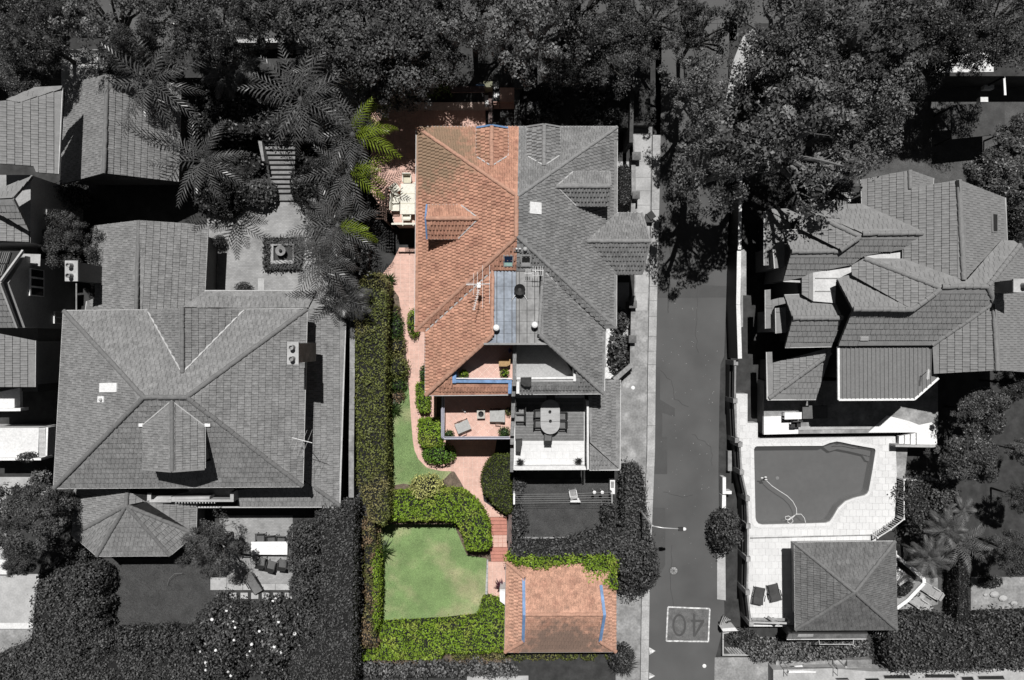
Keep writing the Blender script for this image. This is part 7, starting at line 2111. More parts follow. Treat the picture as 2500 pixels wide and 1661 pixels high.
def table(name, label, poly, ztop, z0, m, legm=None, slats=0, th=.05):
    P = WP(poly, ztop)
    cx, cy = sum(p.x for p in P) / len(P), sum(p.y for p in P) / len(P)
    root = thing(name, label, 'table', (cx, cy, z0))
    t = part('table_top', m, root, lambda b: b.prism(P, ztop - th, ztop))
    idx = [0, 1, 2, 3] if len(P) == 4 else [0, len(P) // 4, len(P) // 2, 3 * len(P) // 4]
    for i in idx:
        q = Vector((cx + (P[i].x - cx) * .86, cy + (P[i].y - cy) * .86, 0))
        part('leg', legm or m, root, lambda b: b.beam((q.x, q.y, z0), (q.x, q.y, ztop - th), .06, .06))
    return root, t, P

M_FURW = mat('furniture_white', (.62, .60, .52), rough=.5, var=.05)
M_FURW2 = mat('furniture_cream', (.50, .47, .36), rough=.6, var=.05)
M_CUSH = mat('cushion_grey', (.36, .36, .35), rough=.8, var=.05)
M_CUSHD = gmat('cushion_dark', .05, rough=.8)
M_WOODD = mat('wood_dark_brown', (.07, .045, .035), var=.2)
M_WICK = mat('wicker_tan', (.33, .22, .11), var=.15, scale=12)
M_TEAK = gmat('teak_grey', .36, var=.15, scale=1.5, streak=(1, 6, 1))
M_FDARK = gmat('frame_dark', .03, rough=.5)

# dining set on the raised terrace
table('dining_table', 'white rectangular dining table on the terracotta terrace beside the orange roof', pts(zg, (1786, 256), (1916, 256), (1914, 535), (1780, 535)), TER + .75, TER, M_FURW)
tr_, tt_ = bpy.data.objects['dining_table'], None
part('joint_line', M_FURW2, tr_, lambda b: b.prism(WP(pts(zg, (1784, 344), (1914, 344), (1914, 350), (1784, 350)), TER + .756), TER + .74, TER + .756))
part('joint_line', M_FURW2, tr_, lambda b: b.prism(WP(pts(zg, (1782, 434), (1914, 434), (1914, 440), (1782, 440)), TER + .756), TER + .74, TER + .756))
part('umbrella_slot', M_FDARK, tr_, lambda b: b.prism(WP(pts(zg, (1842, 362), (1847, 362), (1847, 425), (1842, 425)), TER + .76), TER + .75, TER + .76))
DCH = 'white chairs round the dining table'
for x, y, r, lab in ((1852, 228, 0, 'white chair at the top end of the dining table'), (1848, 562, math.pi, 'white chair at the bottom end of the dining table'), (1748, 312, math.pi / 2 + .6, 'turned white chair at the upper left of the dining table'), (1752, 405, math.pi / 2, 'white chair at the middle left of the dining table'), (1748, 478, math.pi / 2, 'white chair at the lower left of the dining table'),
                     (1940, 300, -math.pi / 2, 'white chair at the upper right of the dining table, mostly under the eave'), (1940, 390, -math.pi / 2, 'white chair at the middle right of the dining table, mostly under the eave'), (1940, 470, -math.pi / 2, 'white chair at the lower right of the dining table, mostly under the eave')):
    chair('dining_chair', lab, *zg(x, y), TER, r, M_FURW, .56, .52, DCH, M_FURW2 if y in (228,) else None, True)
bl = thing('terrace_balustrade', 'white balustrade along the lower edge of the dining terrace', 'balustrade', W(*zg(1810, 620), TER))
part('rail', M_FURW, bl, lambda b: b.prism(WP(pts(zg, (1700, 614), (1918, 614), (1918, 630), (1700, 630)), TER + 1.0), TER + .93, TER + 1.0))
for k in range(15):
    part('baluster', M_FURW, bl, lambda b: b.prism(WP(pts(zg, (1762 + 10.5 * k, 618), (1767 + 10.5 * k, 618), (1767 + 10.5 * k, 626), (1762 + 10.5 * k, 626)), TER + .95), TER, TER + .95))
for x in (1805, 1900):
    part('brace', M_FURW, bl, lambda b: b.beam(W(*zg(x, 590), TER + 1.0), W(*zg(x, 640), TER + 1.0), .06, .06))
tl = thing('timber_trellis', 'dark brown timber trellis at the left of the dining terrace', 'trellis', W(*zg(1640, 450), TER))
for x0, y0, x1, y1 in ((1650, 300, 1655, 600), (1665, 300, 1640, 590), (1600, 340, 1600, 520), (1620, 340, 1622, 560)):
    part('trellis_post', M_WOODD, tl, lambda b: b.beam(W(*zg(x0, y0), TER + 1.5), W(*zg(x1, y1), TER + 1.5), .09, .09))
for k in range(8):
    part('trellis_slat', M_WOODD, tl, lambda b: b.beam(W(*zg(1560, 350 + 32 * k), TER + 1.42), W(*zg(1650, 352 + 32 * k), TER + 1.42), .08, .04))
for x, y in ((1655, 310), (1645, 590), (1600, 345), (1622, 555)):
    p_ = W(*zg(x, y), TER + 1.5)
    part('trellis_upright', M_WOODD, tl, lambda b: b.beam((p_.x, p_.y, 0), (p_.x, p_.y, TER + 1.5), .09, .09))
wh = thing('round_lattice', 'round brown timber lattice leaning beside the dining chairs', 'lattice', W(*zg(1690, 400), TER))
cw = W(*zg(1690, 410), TER + .5)
part('rim', M_WOODD, wh, lambda b: b.tube([(cw.x + .38 * math.cos(a), cw.y + .38 * math.sin(a), TER + .45) for a in np.linspace(0, 2 * math.pi, 17)], .03, 5))
for k in range(4):
    a = math.pi * k / 4
    part('spoke', M_WOODD, wh, lambda b: b.tube([(cw.x - .38 * math.cos(a), cw.y - .38 * math.sin(a), TER + .45), (cw.x + .38 * math.cos(a), cw.y + .38 * math.sin(a), TER + .45)], .02, 5))
part('foot', M_WOODD, wh, lambda b: b.tube([(cw.x, cw.y, TER), (cw.x, cw.y, TER + .45)], .04, 6))

# terracotta terrace
lounger('terrace_chair', 'grey cushioned chair turned askew on the terracotta terrace', *zn(862, 375), TT, math.radians(112), M_WOODD, M_CUSH, .95, .78, tilt=.3)
lounger('terrace_chair', 'grey cushioned armchair facing left at the right of the terracotta terrace', *zn(1172, 278), TT, math.radians(-90), M_WOODD, M_CUSH, 1.0, .9, tilt=.3, pillow=True)
r_, t_, P_ = table('coffee_table', 'small square grey table with a black bowl on the terracotta terrace', pts(zn, (986, 224), (1060, 222), (1060, 306), (988, 308)), TT + .42, TT, mat('table_stone', (.42, .40, .36), var=.05), M_FDARK)
c = W(*zn(1024, 264), TT + .43)
bw = MB().lathe(c.x, c.y, [(.10, c.z), (.17, c.z + .03), (.19, c.z + .06), (.15, c.z + .055), (.08, c.z + .02)], 16)
bw.build('bowl', M_BLACK, label='round black bowl on the small terrace table', cat='bowl')
c = W(*zn(868, 232), TT)
MB().tube([c + Vector((-.1, .08, .2)), c + Vector((.12, -.1, .2))], .06, 8).beam(c, c + Vector((0, 0, .2)), .05, .05).build('garden_lamp', M_WHITE, label='small white spotlight lying at the shadow edge of the terracotta terrace', cat='lamp')
# wicker corner sofa on the roof balcony
sf = thing('corner_sofa', 'tan wicker corner seat on the roof balcony', 'sofa', W(*zi(935, 930), FLO))
part('seat', M_WICK, sf, lambda b: b.prism(WP(pts(zi, (888, 892), (990, 890), (990, 918), (960, 944), (888, 944)), FLO + .45), FLO + .1, FLO + .45))
part('backrest', M_WICK, sf, lambda b: b.prism(WP(pts(zi, (984, 878), (994, 878), (992, 935), (960, 952), (890, 952), (890, 944), (955, 944), (982, 925)), FLO + .75), FLO + .1, FLO + .75))
for x, y in ((892, 896), (984, 896), (892, 940), (950, 940)):
    part('leg', M_WOODD, sf, lambda b: b.prism(WP(pts(zi, (x - 3, y - 3), (x + 3, y - 3), (x + 3, y + 3), (x - 3, y + 3)), FLO + .1), FLO, FLO + .1))
# planters under the balcony shrubs
for x, y, lab in ((565, 1022, 'terracotta pot under the left balcony shrub'), (940, 1022, 'terracotta pot under the right balcony shrub')):
    c = W(*zi(x, y), FLO)
    MB().lathe(c.x, c.y, [(.16, FLO + .014), (.22, FLO + .3), (.24, FLO + .32), (.2, FLO + .3), (.18, FLO + .2)], 14).build('plant_pot', M_STEPR, label=lab, cat='pot')

# grey half terrace: oval table, chairs, deck chairs
ov = [(1567, 452 - 60)] + [(1655 - 88 * math.cos(math.pi * k / 12), 362 + 88 * math.sin(math.pi * k / 12)) for k in range(13)] + [(1655 + 88 * math.cos(math.pi * k / 12), 222 - 88 * math.sin(math.pi * k / 12)) for k in range(13)]
ov = ov[1:]
table('oval_table', 'long timber table with rounded ends on the grey terrace', pts(zn, *ov), TT + .76, TT, M_TEAK, M_FDARK)
part('centre_joint', M_FDARK, bpy.data.objects['oval_table'], lambda b: b.prism(WP(pts(zn, (1568, 332), (1744, 332), (1744, 335), (1568, 335)), TT + .762), TT + .74, TT + .762))
for k, (x, y) in enumerate(((1652, 243), (1656, 328))):
    c = W(*zn(x, y), TT + .77)
    MB().lathe(c.x, c.y, [(.05, c.z), (.09, c.z + .05), (.1, c.z + .09), (.07, c.z + .08), (.04, c.z + .03)], 14).build('candle_bowl', M_BLACK, label=['upper black candle bowl on the long timber table', 'lower black candle bowl on the long timber table'][k], cat='bowl', group='candle bowls on the timber table')
for x, y, r, lab in ((1545, 255, math.pi / 2, 'dark chair at the upper left of the long timber table'), (1545, 345, math.pi / 2, 'dark chair at the lower left of the long timber table'), (1762, 275, -math.pi / 2, 'dark chair at the upper right of the long timber table'), (1762, 355, -math.pi / 2, 'dark chair at the lower right of the long timber table'), (1632, 475, math.pi, 'dark chair at the rounded lower end of the long timber table'), (1655, 120, 0, 'dark chair in shade at the top end of the long timber table')):
    chair('timber_chair', lab, *zn(x, y), TT, r, M_FDARK, .5, .5, 'dark chairs round the timber table', gmat('seat_grey', .12), True)
for k, y in enumerate((230, 292)):
    chair('deck_chair', ['upper grey deck chair against the party wall', 'lower grey deck chair against the party wall'][k], *zn(1380, y), TT, -math.pi / 2, M_FDARK, .52, .6, 'deck chairs by the party wall', gmat('seat_pale', .22), True)
MB().prism(WP(pts(zn, (1340, 508), (1402, 502), (1392, 560), (1385, 612), (1340, 606)), TT + .9), TT, TT + .9).build('covered_barbecue', M_CUSHD, label='dark covered barbecue at the party wall on the white terrace strip', cat='barbecue')
for k, (x, y) in enumerate(((1382, 700), (1910, 690))):
    c = W(*zn(x, y), TT)
    MB().lathe(c.x, c.y, [(.15, TT + .015), (.2, TT + .3), (.22, TT + .34), (.18, TT + .3), (.16, TT + .2)], 14).build('plant_pot', M_CONC, label=['pale pot at the left corner of the white terrace strip', 'pale pot at the right corner of the white terrace strip'][k], cat='pot')
    spiky('yucca', ['spiky yucca in the left corner of the white terrace', 'spiky yucca in the right corner of the white terrace'][k], *zn(x, y), TT + .3, .42, LG1, 36, .45, w=.035)
on_ = MB().prism(WP(pts(zi, (1086, 1052), (1186, 1050), (1184, 1120), (1172, 1136), (1120, 1134), (1086, 1108)), 6.85), 6.5, 6.85)
on_.build('folded_cover', gmat('cover_dark', .035, var=.3, scale=6), label='dark folded cover lying on the parapet of the grey roof balcony', cat='cover')

# clothes line, garden bits of the grey half
cl = thing('clothes_line', 'clothes line of five wires stretched across the grey back garden', 'clothes line', W(*zn(1330, 1040), 0))
part('post', M_WHITE, cl, lambda b: b.prism(WP(pts(zn, (1318, 988), (1334, 988), (1334, 1090), (1318, 1090)), 1.8), 0, 1.8))
for k in range(5):
    part('wire', M_GREYM, cl, lambda b: b.tube([W(*zn(1330, 998 + 20 * k), 1.75), W(*zn(1800, 995 + 19 * k), 1.68), W(*zn(2215, 978 + 24 * k), 1.75)], .011, 4))
part('end_post', M_CONC, cl, lambda b: b.beam(W(*zn(2218, 975), 1.75), W(*zn(2218, 1080), 1.75), .06, .06))
for y in (980, 1075):
    p_ = W(*zn(2218, y), 1.75); part('end_leg', M_CONC, cl, lambda b: b.beam((p_.x, p_.y, 0), p_, .06, .06))
ac = thing('air_conditioner', 'white air conditioner unit at the right edge of the back garden', 'air conditioner', W(*zn(2220, 930), 0))
part('casing', M_WHITE, ac, lambda b: b.prism(WP(pts(zn, (2200, 868), (2245, 868), (2245, 995), (2200, 995)), .9), 0.1, .9))
part('fan_grille', M_CONCD, ac, lambda b: b.prism(WP(pts(zn, (2208, 880), (2236, 880), (2236, 940), (2208, 940)), .915), .88, .915))
part('stand', M_DARK, ac, lambda b: b.prism(WP(pts(zn, (2202, 872), (2240, 872), (2240, 990), (2202, 990)), .1), 0, .1))
chair('garden_chair', 'pale slatted garden chair on the grey back lawn', *zn(1858, 975), 0, math.radians(190), M_WHITEW, .5, .5, None, M_CONCD, True)
MB().prism(WP(pts(zn, (1838, 1052), (1860, 1036), (1912, 1030), (1937, 1074), (1838, 1074)), .55), 0, .55).build('white_box', M_WHITE, label='white box standing under the clothes line', cat='box')
for k, x in enumerate((2058, 2130)):
    c = W(*zn(x, 980), 1.3)
    MB().lathe(c.x, c.y, [(.02, 0), (.02, 1.22), (.11, 1.25), (.12, 1.3), (.05, 1.33)], 12).build('bird_bath', M_WHITE, label=['left small white bowl on a stick in the back garden', 'right small white bowl on a stick in the back garden'][k], cat='bird bath', group='small bowls on sticks')
for k in range(6):
    c = W(*zn(1475 + 85 * k, 1422 - 3 * (k % 2)), 0)
    bush('seedling', 'small dark seedling in the stone border, ' + ['first', 'second', 'third', 'fourth', 'fifth', 'sixth'][k] + ' from the left', 'plant', *zn(1475 + 85 * k, 1422), 3.5, 3, .05, .3, LG1, .09, 500, 'seedlings in the stone border')

# street lamp
lb = W(1572, 1262, 6.3); base = W(1559, 1262, 0)
base = Vector((lb.x, lb.y, .1))
sl = thing('street_lamp', 'tall street lamp with a long arm reaching over the road', 'street lamp', base)
ztl = 6.75
p1 = W(*zv(1395, 95), 6.0); p2 = W(*zv(1462, 168), ztl); p3 = W(*zv(1560, 183), ztl + .12); p4 = W(*zv(1705, 192), ztl + .12)
gx, gy = p2.x, p2.y
sl.location = (gx, gy, .1)
part('pole', M_STEEL, sl, lambda b: b.tube([(gx, gy, .1), (gx, gy, 3.5), (gx, gy, ztl - .3), (gx + .06, gy, ztl)], [.09, .075, .06, .05], 10), smooth=True)
part('arm', M_STEEL, sl, lambda b: b.tube([(gx + .06, gy, ztl - .02), (gx + .35, gy - .03, ztl + .1), p3, p4], [.045, .04, .035, .03], 8), smooth=True)
hd = W(*zv(1735, 194), ztl + .15)
part('lamp_head', M_FDARK, sl, lambda b: b.box(hd.x - .1, hd.y, hd.z, .30, .24, .14))
part('lamp_cap', M_WHITE, sl, lambda b: b.ball((hd.x + .12, hd.y, hd.z), .13, (1.1, .9, .6), 10, 6))

# patio of the left neighbour
table('patio_table', 'long white table on the brick patio', pts(zt, (554, 419), (857, 417), (855, 527), (552, 525)), .76, 0, M_WHITE, M_FDARK)
PC = 'dark chairs round the white patio table'
for x, y, r, lab in ((652, 372, 0, 'dark chair above the left end of the white patio table'), (740, 388, .05, 'dark chair above the middle of the white patio table'), (820, 392, -.1, 'pale-backed chair above the right end of the white patio table'), (655, 572, math.pi - .1, 'chair below the left end of the white patio table'), (738, 600, math.pi - .25, 'chair pushed out below the middle of the white patio table'), (832, 588, math.pi - .1, 'chair below the right end of the white patio table'), (525, 480, math.pi / 2, 'chair at the left end of the white patio table'), (885, 478, -math.pi / 2, 'chair at the right end of the white patio table')):
    chair('patio_chair', lab, *zt(x, y), 0, r, M_FDARK, .62, .60, PC, gmat('seat_mid', .10), True)
lounger('patio_lounger', 'grey sling lounger lying askew at the edge of the brick patio', *zt(585, 750), 0, math.radians(30), M_FDARK, gmat('sling_grey', .13), 1.55, .70, tilt=.25)
sg = MB().tube([W(*zr(1525, 1235), 0.05), W(*zr(1540, 1170), .4), W(*zr(1590, 1125), .6), W(*zr(1660, 1120), .55)], .012, 5)
sg.build('garden_hose', M_CONCD, label='thin curved pale hose on the grey lawn', cat='hose')
# fountain
fo = thing('fountain', 'square stone fountain with a round bowl in the brick courtyard', 'fountain', W(*zg(705, 880), 0))
for q in (((598, 808), (812, 800), (812, 815), (598, 822)), ((598, 822), (625, 822), (625, 960), (598, 960)), ((598, 960), (812, 952), (812, 985), (598, 988)), ((800, 815), (812, 815), (812, 952), (800, 952))):
    part('basin_wall', M_CONCD, fo, lambda b: b.prism(WP(pts(zg, *q), .45), 0, .45))
part('basin_floor', M_DARK, fo, lambda b: b.prism(WP(pts(zg, (626, 823), (799, 816), (799, 951), (626, 959)), .2), 0.01, .2))
part('step_slab', M_CONC, fo, lambda b: b.prism(WP(pts(zg, (648, 955), (745, 953), (745, 985), (648, 985)), .5), 0, .5))
c = W(*zg(692, 868), .7)
part('bowl', M_CONCD, fo, lambda b: b.lathe(c.x, c.y, [(.12, .2), (.10, .55), (.25, .62), (.36, .74), (.37, .78), (.30, .75), (.16, .68)], 18))
part('spout', M_DARK, fo, lambda b: b.lathe(c.x, c.y, [(.10, .68), (.12, .8), (.05, .92)], 12))

# pool things
hz = .88
hp1 = [(640, 500), (690, 548), (760, 595), (830, 640), (880, 690), (912, 750), (915, 800), (880, 835), (840, 860), (812, 850), (812, 828), (840, 822), (870, 840), (882, 868), (862, 892), (835, 880), (832, 860), (860, 838), (915, 805), (955, 805), (985, 840), (996, 882)]
MB().tube([W(*zw(x, y), hz) for x, y in hp1], .025, 6).build('pool_hose', M_WHITEW, label='white floating hose curling in the swimming pool', cat='hose')
pc = thing('pool_cleaner', 'pool cleaner head at the left of the swimming pool', 'pool cleaner', W(*zw(622, 485), .7))
for x, y in ((600, 475), (632, 468), (635, 490)):
    c = W(*zw(x, y), .9); part('float', M_WHITEW, pc, lambda b: b.ball(c, .07, (1.5, .8, .7), 8, 5))
c = W(*zw(620, 486), .84); part('body', M_DARK, pc, lambda b: b.box(c.x, c.y, c.z, .22, .16, .1, .4))
c = W(*zw(739, 476), .02)
MB().lathe(c.x, c.y, [(.12, 0.0), (.12, .03), (.07, .04)], 16).build('pool_drain', M_WHITE, label='small round pale drain seen under the pool water', cat='drain')
DKC = 'dark sling chairs on the pool deck'
lounger('deck_lounger', 'dark sling chair on the pool deck, left of the two', *zx(580, 745), DK + .02, math.radians(168), M_WOODD if False else M_FDARK, M_CUSHD, 1.15, .72, DKC, .45)
lounger('deck_lounger', 'dark sling chair on the pool deck, nearer the pool house', *zx(728, 715), DK + .02, math.radians(193), M_FDARK, M_CUSHD, 1.15, .72, DKC, .45)
lounger('sun_lounger', 'pale sun lounger with headrest, lower of the two beside the angled wall', *zx(2115, 825), .05, math.radians(-122), M_STEEL, gmat('sling_pale', .30), 1.55, .62, 'sun loungers beside the angled wall', .12, True)
lounger('sun_lounger', 'pale sun lounger with headrest, upper of the two beside the angled wall', *zx(2225, 705), .05, math.radians(-122), M_STEEL, MATS['sling_pale'], 1.55, .62, 'sun loungers beside the angled wall', .12, True)
table('side_table', 'small pale side table between the two sun loungers', pts(zx, (2150, 745), (2190, 770), (2165, 800), (2125, 775)), .4, .05, M_CONC)
MB().prism(WP(pts(zx, (1925, 650), (2040, 572), (2058, 590), (1945, 668)), .5), 0, .5).build('stone_bench', M_CONC, label='pale slab bench inside the angled white wall', cat='bench')
MB().prism(WP(pts(zx, (1905, 470), (2020, 560), (1905, 650)), .06), -.02, .06).build('white_paving', M_WHITE, label='triangle of white paving between the pool house and the angled wall', cat='paving')
table('terrace_table', 'white rectangular table on the shaded upper terrace', pts(zo, (1850, 998), (2006, 996), (2006, 1058), (1850, 1062)), tz + .76, tz, M_WHITE)
table('long_dark_table', 'long dark table in the shade of the gabled house', pts(zq, (222, 936), (450, 934), (450, 1052), (222, 1056)), tz + .74, tz, gmat('table_dark', .10))
for k, (x, y) in enumerate(((1915, 1105), (1950, 1100))):
    chair('wire_chair', ['left black wire chair on the upper terrace', 'right black wire chair on the upper terrace'][k], *zo(x, y), tz + .07, 0, M_FDARK, .4, .4, 'wire chairs on the upper terrace')
hr = thing('deck_trench', 'long narrow drain channel across the lower pool deck', 'drain', W(*zw(1050, 1010), DK))
part('channel', M_CONCD, hr, lambda b: b.prism(WP(pts(zw, (490, 1018), (1618, 990), (1618, 1001), (490, 1030)), DK + .035), DK, DK + .035))
ll = thing('deck_screen', 'pale slatted barrier at the lower left corner of the pool deck', 'barrier', W(*zx(720, 1000), DK))
part('panel', M_CONC, ll, lambda b: b.beam(W(*zx(545, 1015), DK + .9), W(*zx(905, 1025), DK + .9), .12, .08))
part('panel', M_CONCD, ll, lambda b: b.beam(W(*zx(530, 985), DK + .5), W(*zx(870, 990), DK + .5), .2, .06))
for x in (545, 770, 900):
    p_ = W(*zx(x, 1018), DK + .9); part('post', M_CONCD, ll, lambda b: b.beam((p_.x, p_.y, DK - .3), p_, .14, .14))
part('brace', M_CONCD, ll, lambda b: b.beam(W(*zx(680, 962), DK + .9), W(*zx(790, 1040), DK + .9), .18, .06))

# garage side: planter
wp_ = thing('white_planter', 'tall white planter box against the garage wall', 'planter', W(*zu(1400, 820), LOW))
part('box', M_WHITE, wp_, lambda b: b.prism(WP(pts(zu, (1376, 758), (1430, 758), (1430, 886), (1380, 850)), .6), LOW, .6))
part('rim', M_WHITEW, wp_, lambda b: b.prism(WP(pts(zu, (1380, 742), (1428, 742), (1428, 757), (1380, 757)), .62), LOW, .62))

# road side things right of the road
MB().prism(WP(pts(zw, (240, 470), (270, 470), (270, 595), (322, 595), (322, 622), (240, 622)), .8), -.05, .8).build('white_letterbox_wall', M_WHITE, label='white L-shaped low wall on the verge right of the road', cat='wall')
MB().prism(WP(pts(zw, (236, 632), (270, 632), (270, 755), (234, 755)), .8), -.05, .8).build('white_letterbox_wall', M_WHITE, label='white straight low wall below the L-shaped one on the verge', cat='wall')
MB().prism(WP(pts(zw, (288, 228), (322, 228), (325, 412), (288, 412)), .5), -.05, .5).build('verge_slab', M_CONCD, label='mottled concrete block on the verge above the white L-shaped wall', cat='block')
for k, (a, b_) in enumerate(((615, 865), (960, 1215))):
    MB().prism(WP(pts(zo, (1354, a), (1372, a), (1374, b_), (1356, b_)), .6), -.05, .6).build('verge_block', M_CONC, label=['upper long pale panel lying along the dark verge', 'lower long pale panel lying along the dark verge'][k], cat='panel', group='pale panels on the verge')
bn = thing('slatted_bench', 'slatted timber bench at the lower left corner outside the pool wall', 'bench', W(*zx(265, 1000), 0))
for k in range(5):
    part('slat', M_CONCD, bn, lambda b: b.beam(W(*zx(222 + 20 * k, 1030 - 14 * k + 20), .45), W(*zx(262 + 16 * k, 950 + 10 * k), .45), .07, .04))
for x, y in ((225, 1030), (300, 1020), (270, 965)):
    p_ = W(*zx(x, y), .43); part('leg', M_DARK, bn, lambda b: b.beam((p_.x, p_.y, 0), p_, .06, .06))
MB().prism(WP(pts(zx, (238, 1075), (370, 1065), (398, 1098), (255, 1104)), 1.0), -.05, 1.0).build('white_plinth', M_WHITEW, label='pale flat plinth beside the slatted bench', cat='plinth')
pq = thing('square_planter', 'square timber-edged planter beside the road at the lower right', 'planter', W(*zx(370, 1220), 0))
for q in (((250, 1115), (262, 1115), (262, 1335), (250, 1335)), ((262, 1322), (510, 1322), (510, 1335), (262, 1335)), ((262, 1115), (420, 1090), (420, 1100), (262, 1126))):
    part('edge_board', M_CONC, pq, lambda b: b.prism(WP(pts(zx, *q), .4), -.05, .4))
for k in range(8):
    part('deck_slat', M_CONCD, pq, lambda b: b.beam(W(*zx(270 + 26 * k, 1250 + 2 * k), .32), W(*zx(330 + 26 * k, 1318), .32), .10, .04))
part('soil', M_SOIL, pq, lambda b: b.prism(WP(pts(zx, (264, 1128), (500, 1110), (500, 1320), (264, 1320)), .25), -.05, .25))
# black bin on the footpath
bi = thing('wheelie_bin', 'black wheelie bin standing open on the footpath beside the side gable', 'bin', W(*zj(312, 640), .1))
c = W(*zj(318, 570), 1.0)
part('body', M_BLACK, bi, lambda b: b.add([(c.x - .2, c.y - .22, .12), (c.x + .2, c.y - .22, .12), (c.x + .2, c.y + .22, .12), (c.x - .2, c.y + .22, .12), (c.x - .28, c.y - .3, 1.0), (c.x + .28, c.y - .3, 1.0), (c.x + .28, c.y + .3, 1.0), (c.x - .28, c.y + .3, 1.0)],
     [(3, 2, 1, 0), (4, 5, 6, 7), (0, 1, 5, 4), (1, 2, 6, 5), (2, 3, 7, 6), (3, 0, 4, 7)]))
part('lid', M_CUSHD, bi, lambda b: b.beam((c.x - .05, c.y + .05, 1.08), (c.x + .3, c.y + .3, 1.2), .55, .05))
for s_ in (-1, 1):
    part('wheel', M_BLACK, bi, lambda b: b.tube([(c.x + s_ * .22, c.y + .2, .2), (c.x + s_ * .26, c.y + .2, .2)], .1, 10))
# parked car under the trees at the top
def car(label, px, py, z, rz, m):
    c = W(px, py, z + .9); c.z = z
    root = thing('parked_car', label, 'car', c)
    L = Loc(c, rz)
    def shell(b, prof, w, w2):
        n = len(prof); vs_ = []
        for s_ in (-1, 1):
            vs_ += [L.p(x, s_ * (w if zz_ < .9 else w2), zz_) for x, zz_ in prof]
        b.add(vs_, [tuple(range(n - 1, -1, -1)), tuple(range(n, 2 * n))] + [(i, (i + 1) % n, n + (i + 1) % n, n + i) for i in range(n)])
    part('body', m, root, lambda b: shell(b, [(-2.1, .3), (2.1, .3), (2.15, .7), (1.1, .88), (-1.9, .88), (-2.15, .7)], .88, .88))
    part('cabin_glass', M_GLASS, root, lambda b: shell(b, [(-1.7, .885), (1.0, .885), (.4, 1.38), (-1.3, 1.38)], .82, .68))
    part('roof', m, root, lambda b: shell(b, [(-1.28, 1.385), (.38, 1.385), (.3, 1.43), (-1.2, 1.43)], .68, .66))
    for x in (-1.3, 1.3):
        for s_ in (-1, 1):
            wl_ = part('wheel', M_BLACK, root, lambda b: b.tube([L.p(x, s_ * .72, .32), L.p(x, s_ * .9, .32)], .32, 14))
            part('rim', M_STEEL, wl_, lambda b: b.tube([L.p(x, s_ * .9, .32), L.p(x, s_ * .91, .32)], .2, 10))
    for s_ in (-1, 1):
        part('headlight', M_WHITE, root, lambda b: L.box(b, 2.12, s_ * .6, .66, .06, .3, .12))
        part('tail_light', M_DARK, root, lambda b: L.box(b, -2.13, s_ * .6, .66, .06, .3, .12))
    return root
car('grey parked car under the trees above the picket fence', *za(1290, 300), UP, 0.0, gmat('car_paint', .10, rough=.7, spec=.2))
# trampoline, hoop and shelter of the right front garden
tp = thing('trampoline', 'black round trampoline under the large tree', 'trampoline', W(1988, 393, 0))
c = W(1988, 393, .8)
part('mat', M_BLACK, tp, lambda b: b.lathe(c.x, c.y, [(1.15, .74), (1.15, .76)], 28))
part('rim_pad', M_CUSHD, tp, lambda b: b.lathe(c.x, c.y, [(1.15, .72), (1.42, .72), (1.42, .8), (1.15, .8)], 28))
for k in range(6):
    a = k * math.pi / 3
    part('leg', M_GREYM, tp, lambda b: b.tube([(c.x + 1.35 * math.cos(a), c.y + 1.35 * math.sin(a), 0), (c.x + 1.35 * math.cos(a), c.y + 1.35 * math.sin(a), .74)], .03, 6))
bh = thing('basketball_hoop', 'small basketball hoop on a dark post on the front lawn', 'basketball hoop', W(*ze(890, 1440), 0))
p0 = W(*ze(892, 1500), 2.4)
part('post', M_BLACK, bh, lambda b: b.tube([(p0.x, p0.y, 0), (p0.x, p0.y, 2.4), W(*ze(905, 1532), 2.45)], .05, 8))
part('backboard', M_BLACK, bh, lambda b: b.beam(W(*ze(890, 1532), 2.6), W(*ze(918, 1530), 2.6), .05, .5))
c = W(*ze(943, 1530), 2.45)
part('ring', M_BLACK, bh, lambda b: b.tube([(c.x + .22 * math.cos(a), c.y + .22 * math.sin(a), 2.45) for a in np.linspace(0, 2 * math.pi, 17)], .015, 5))
gs = thing('garden_shelter', 'dark flat-roofed garden shelter at the upper right with pale seats beside it', 'shelter', W(*ze(1850, 1080), 0))
part('roof', gmat('shelter_roof', .05, var=.3), gs, lambda b: b.prism(WP(pts(ze, (1580, 960), (2060, 930), (2070, 1220), (1580, 1270)), 2.6), 2.45, 2.6))
part('white_beam', M_WHITE, gs, lambda b: b.prism(WP(pts(ze, (2050, 670), (2068, 670), (2080, 868), (2060, 868)), 2.3), 2.2, 2.3))
for x, y in ((1590, 970), (2050, 940), (1590, 1255), (2060, 1210), (2066, 700)):
    p_ = W(*ze(x, y), 2.4); part('post', M_DARK, gs, lambda b: b.beam((p_.x, p_.y, 0), p_, .1, .1))
for k, (x, y, w_, h_) in enumerate(((1925, 775, 44, 36), (1882, 908, 38, 22))):
    MB().prism(WP(pts(ze, (x - w_, y - h_), (x + w_, y - h_), (x + w_, y + h_), (x - w_, y + h_)), .5), 0, .5).build('garden_stool', M_WHITEW, label=['upper pale square garden stool beside the shelter', 'lower pale garden stool beside the shelter'][k], cat='stool', group='pale seats by the shelter')
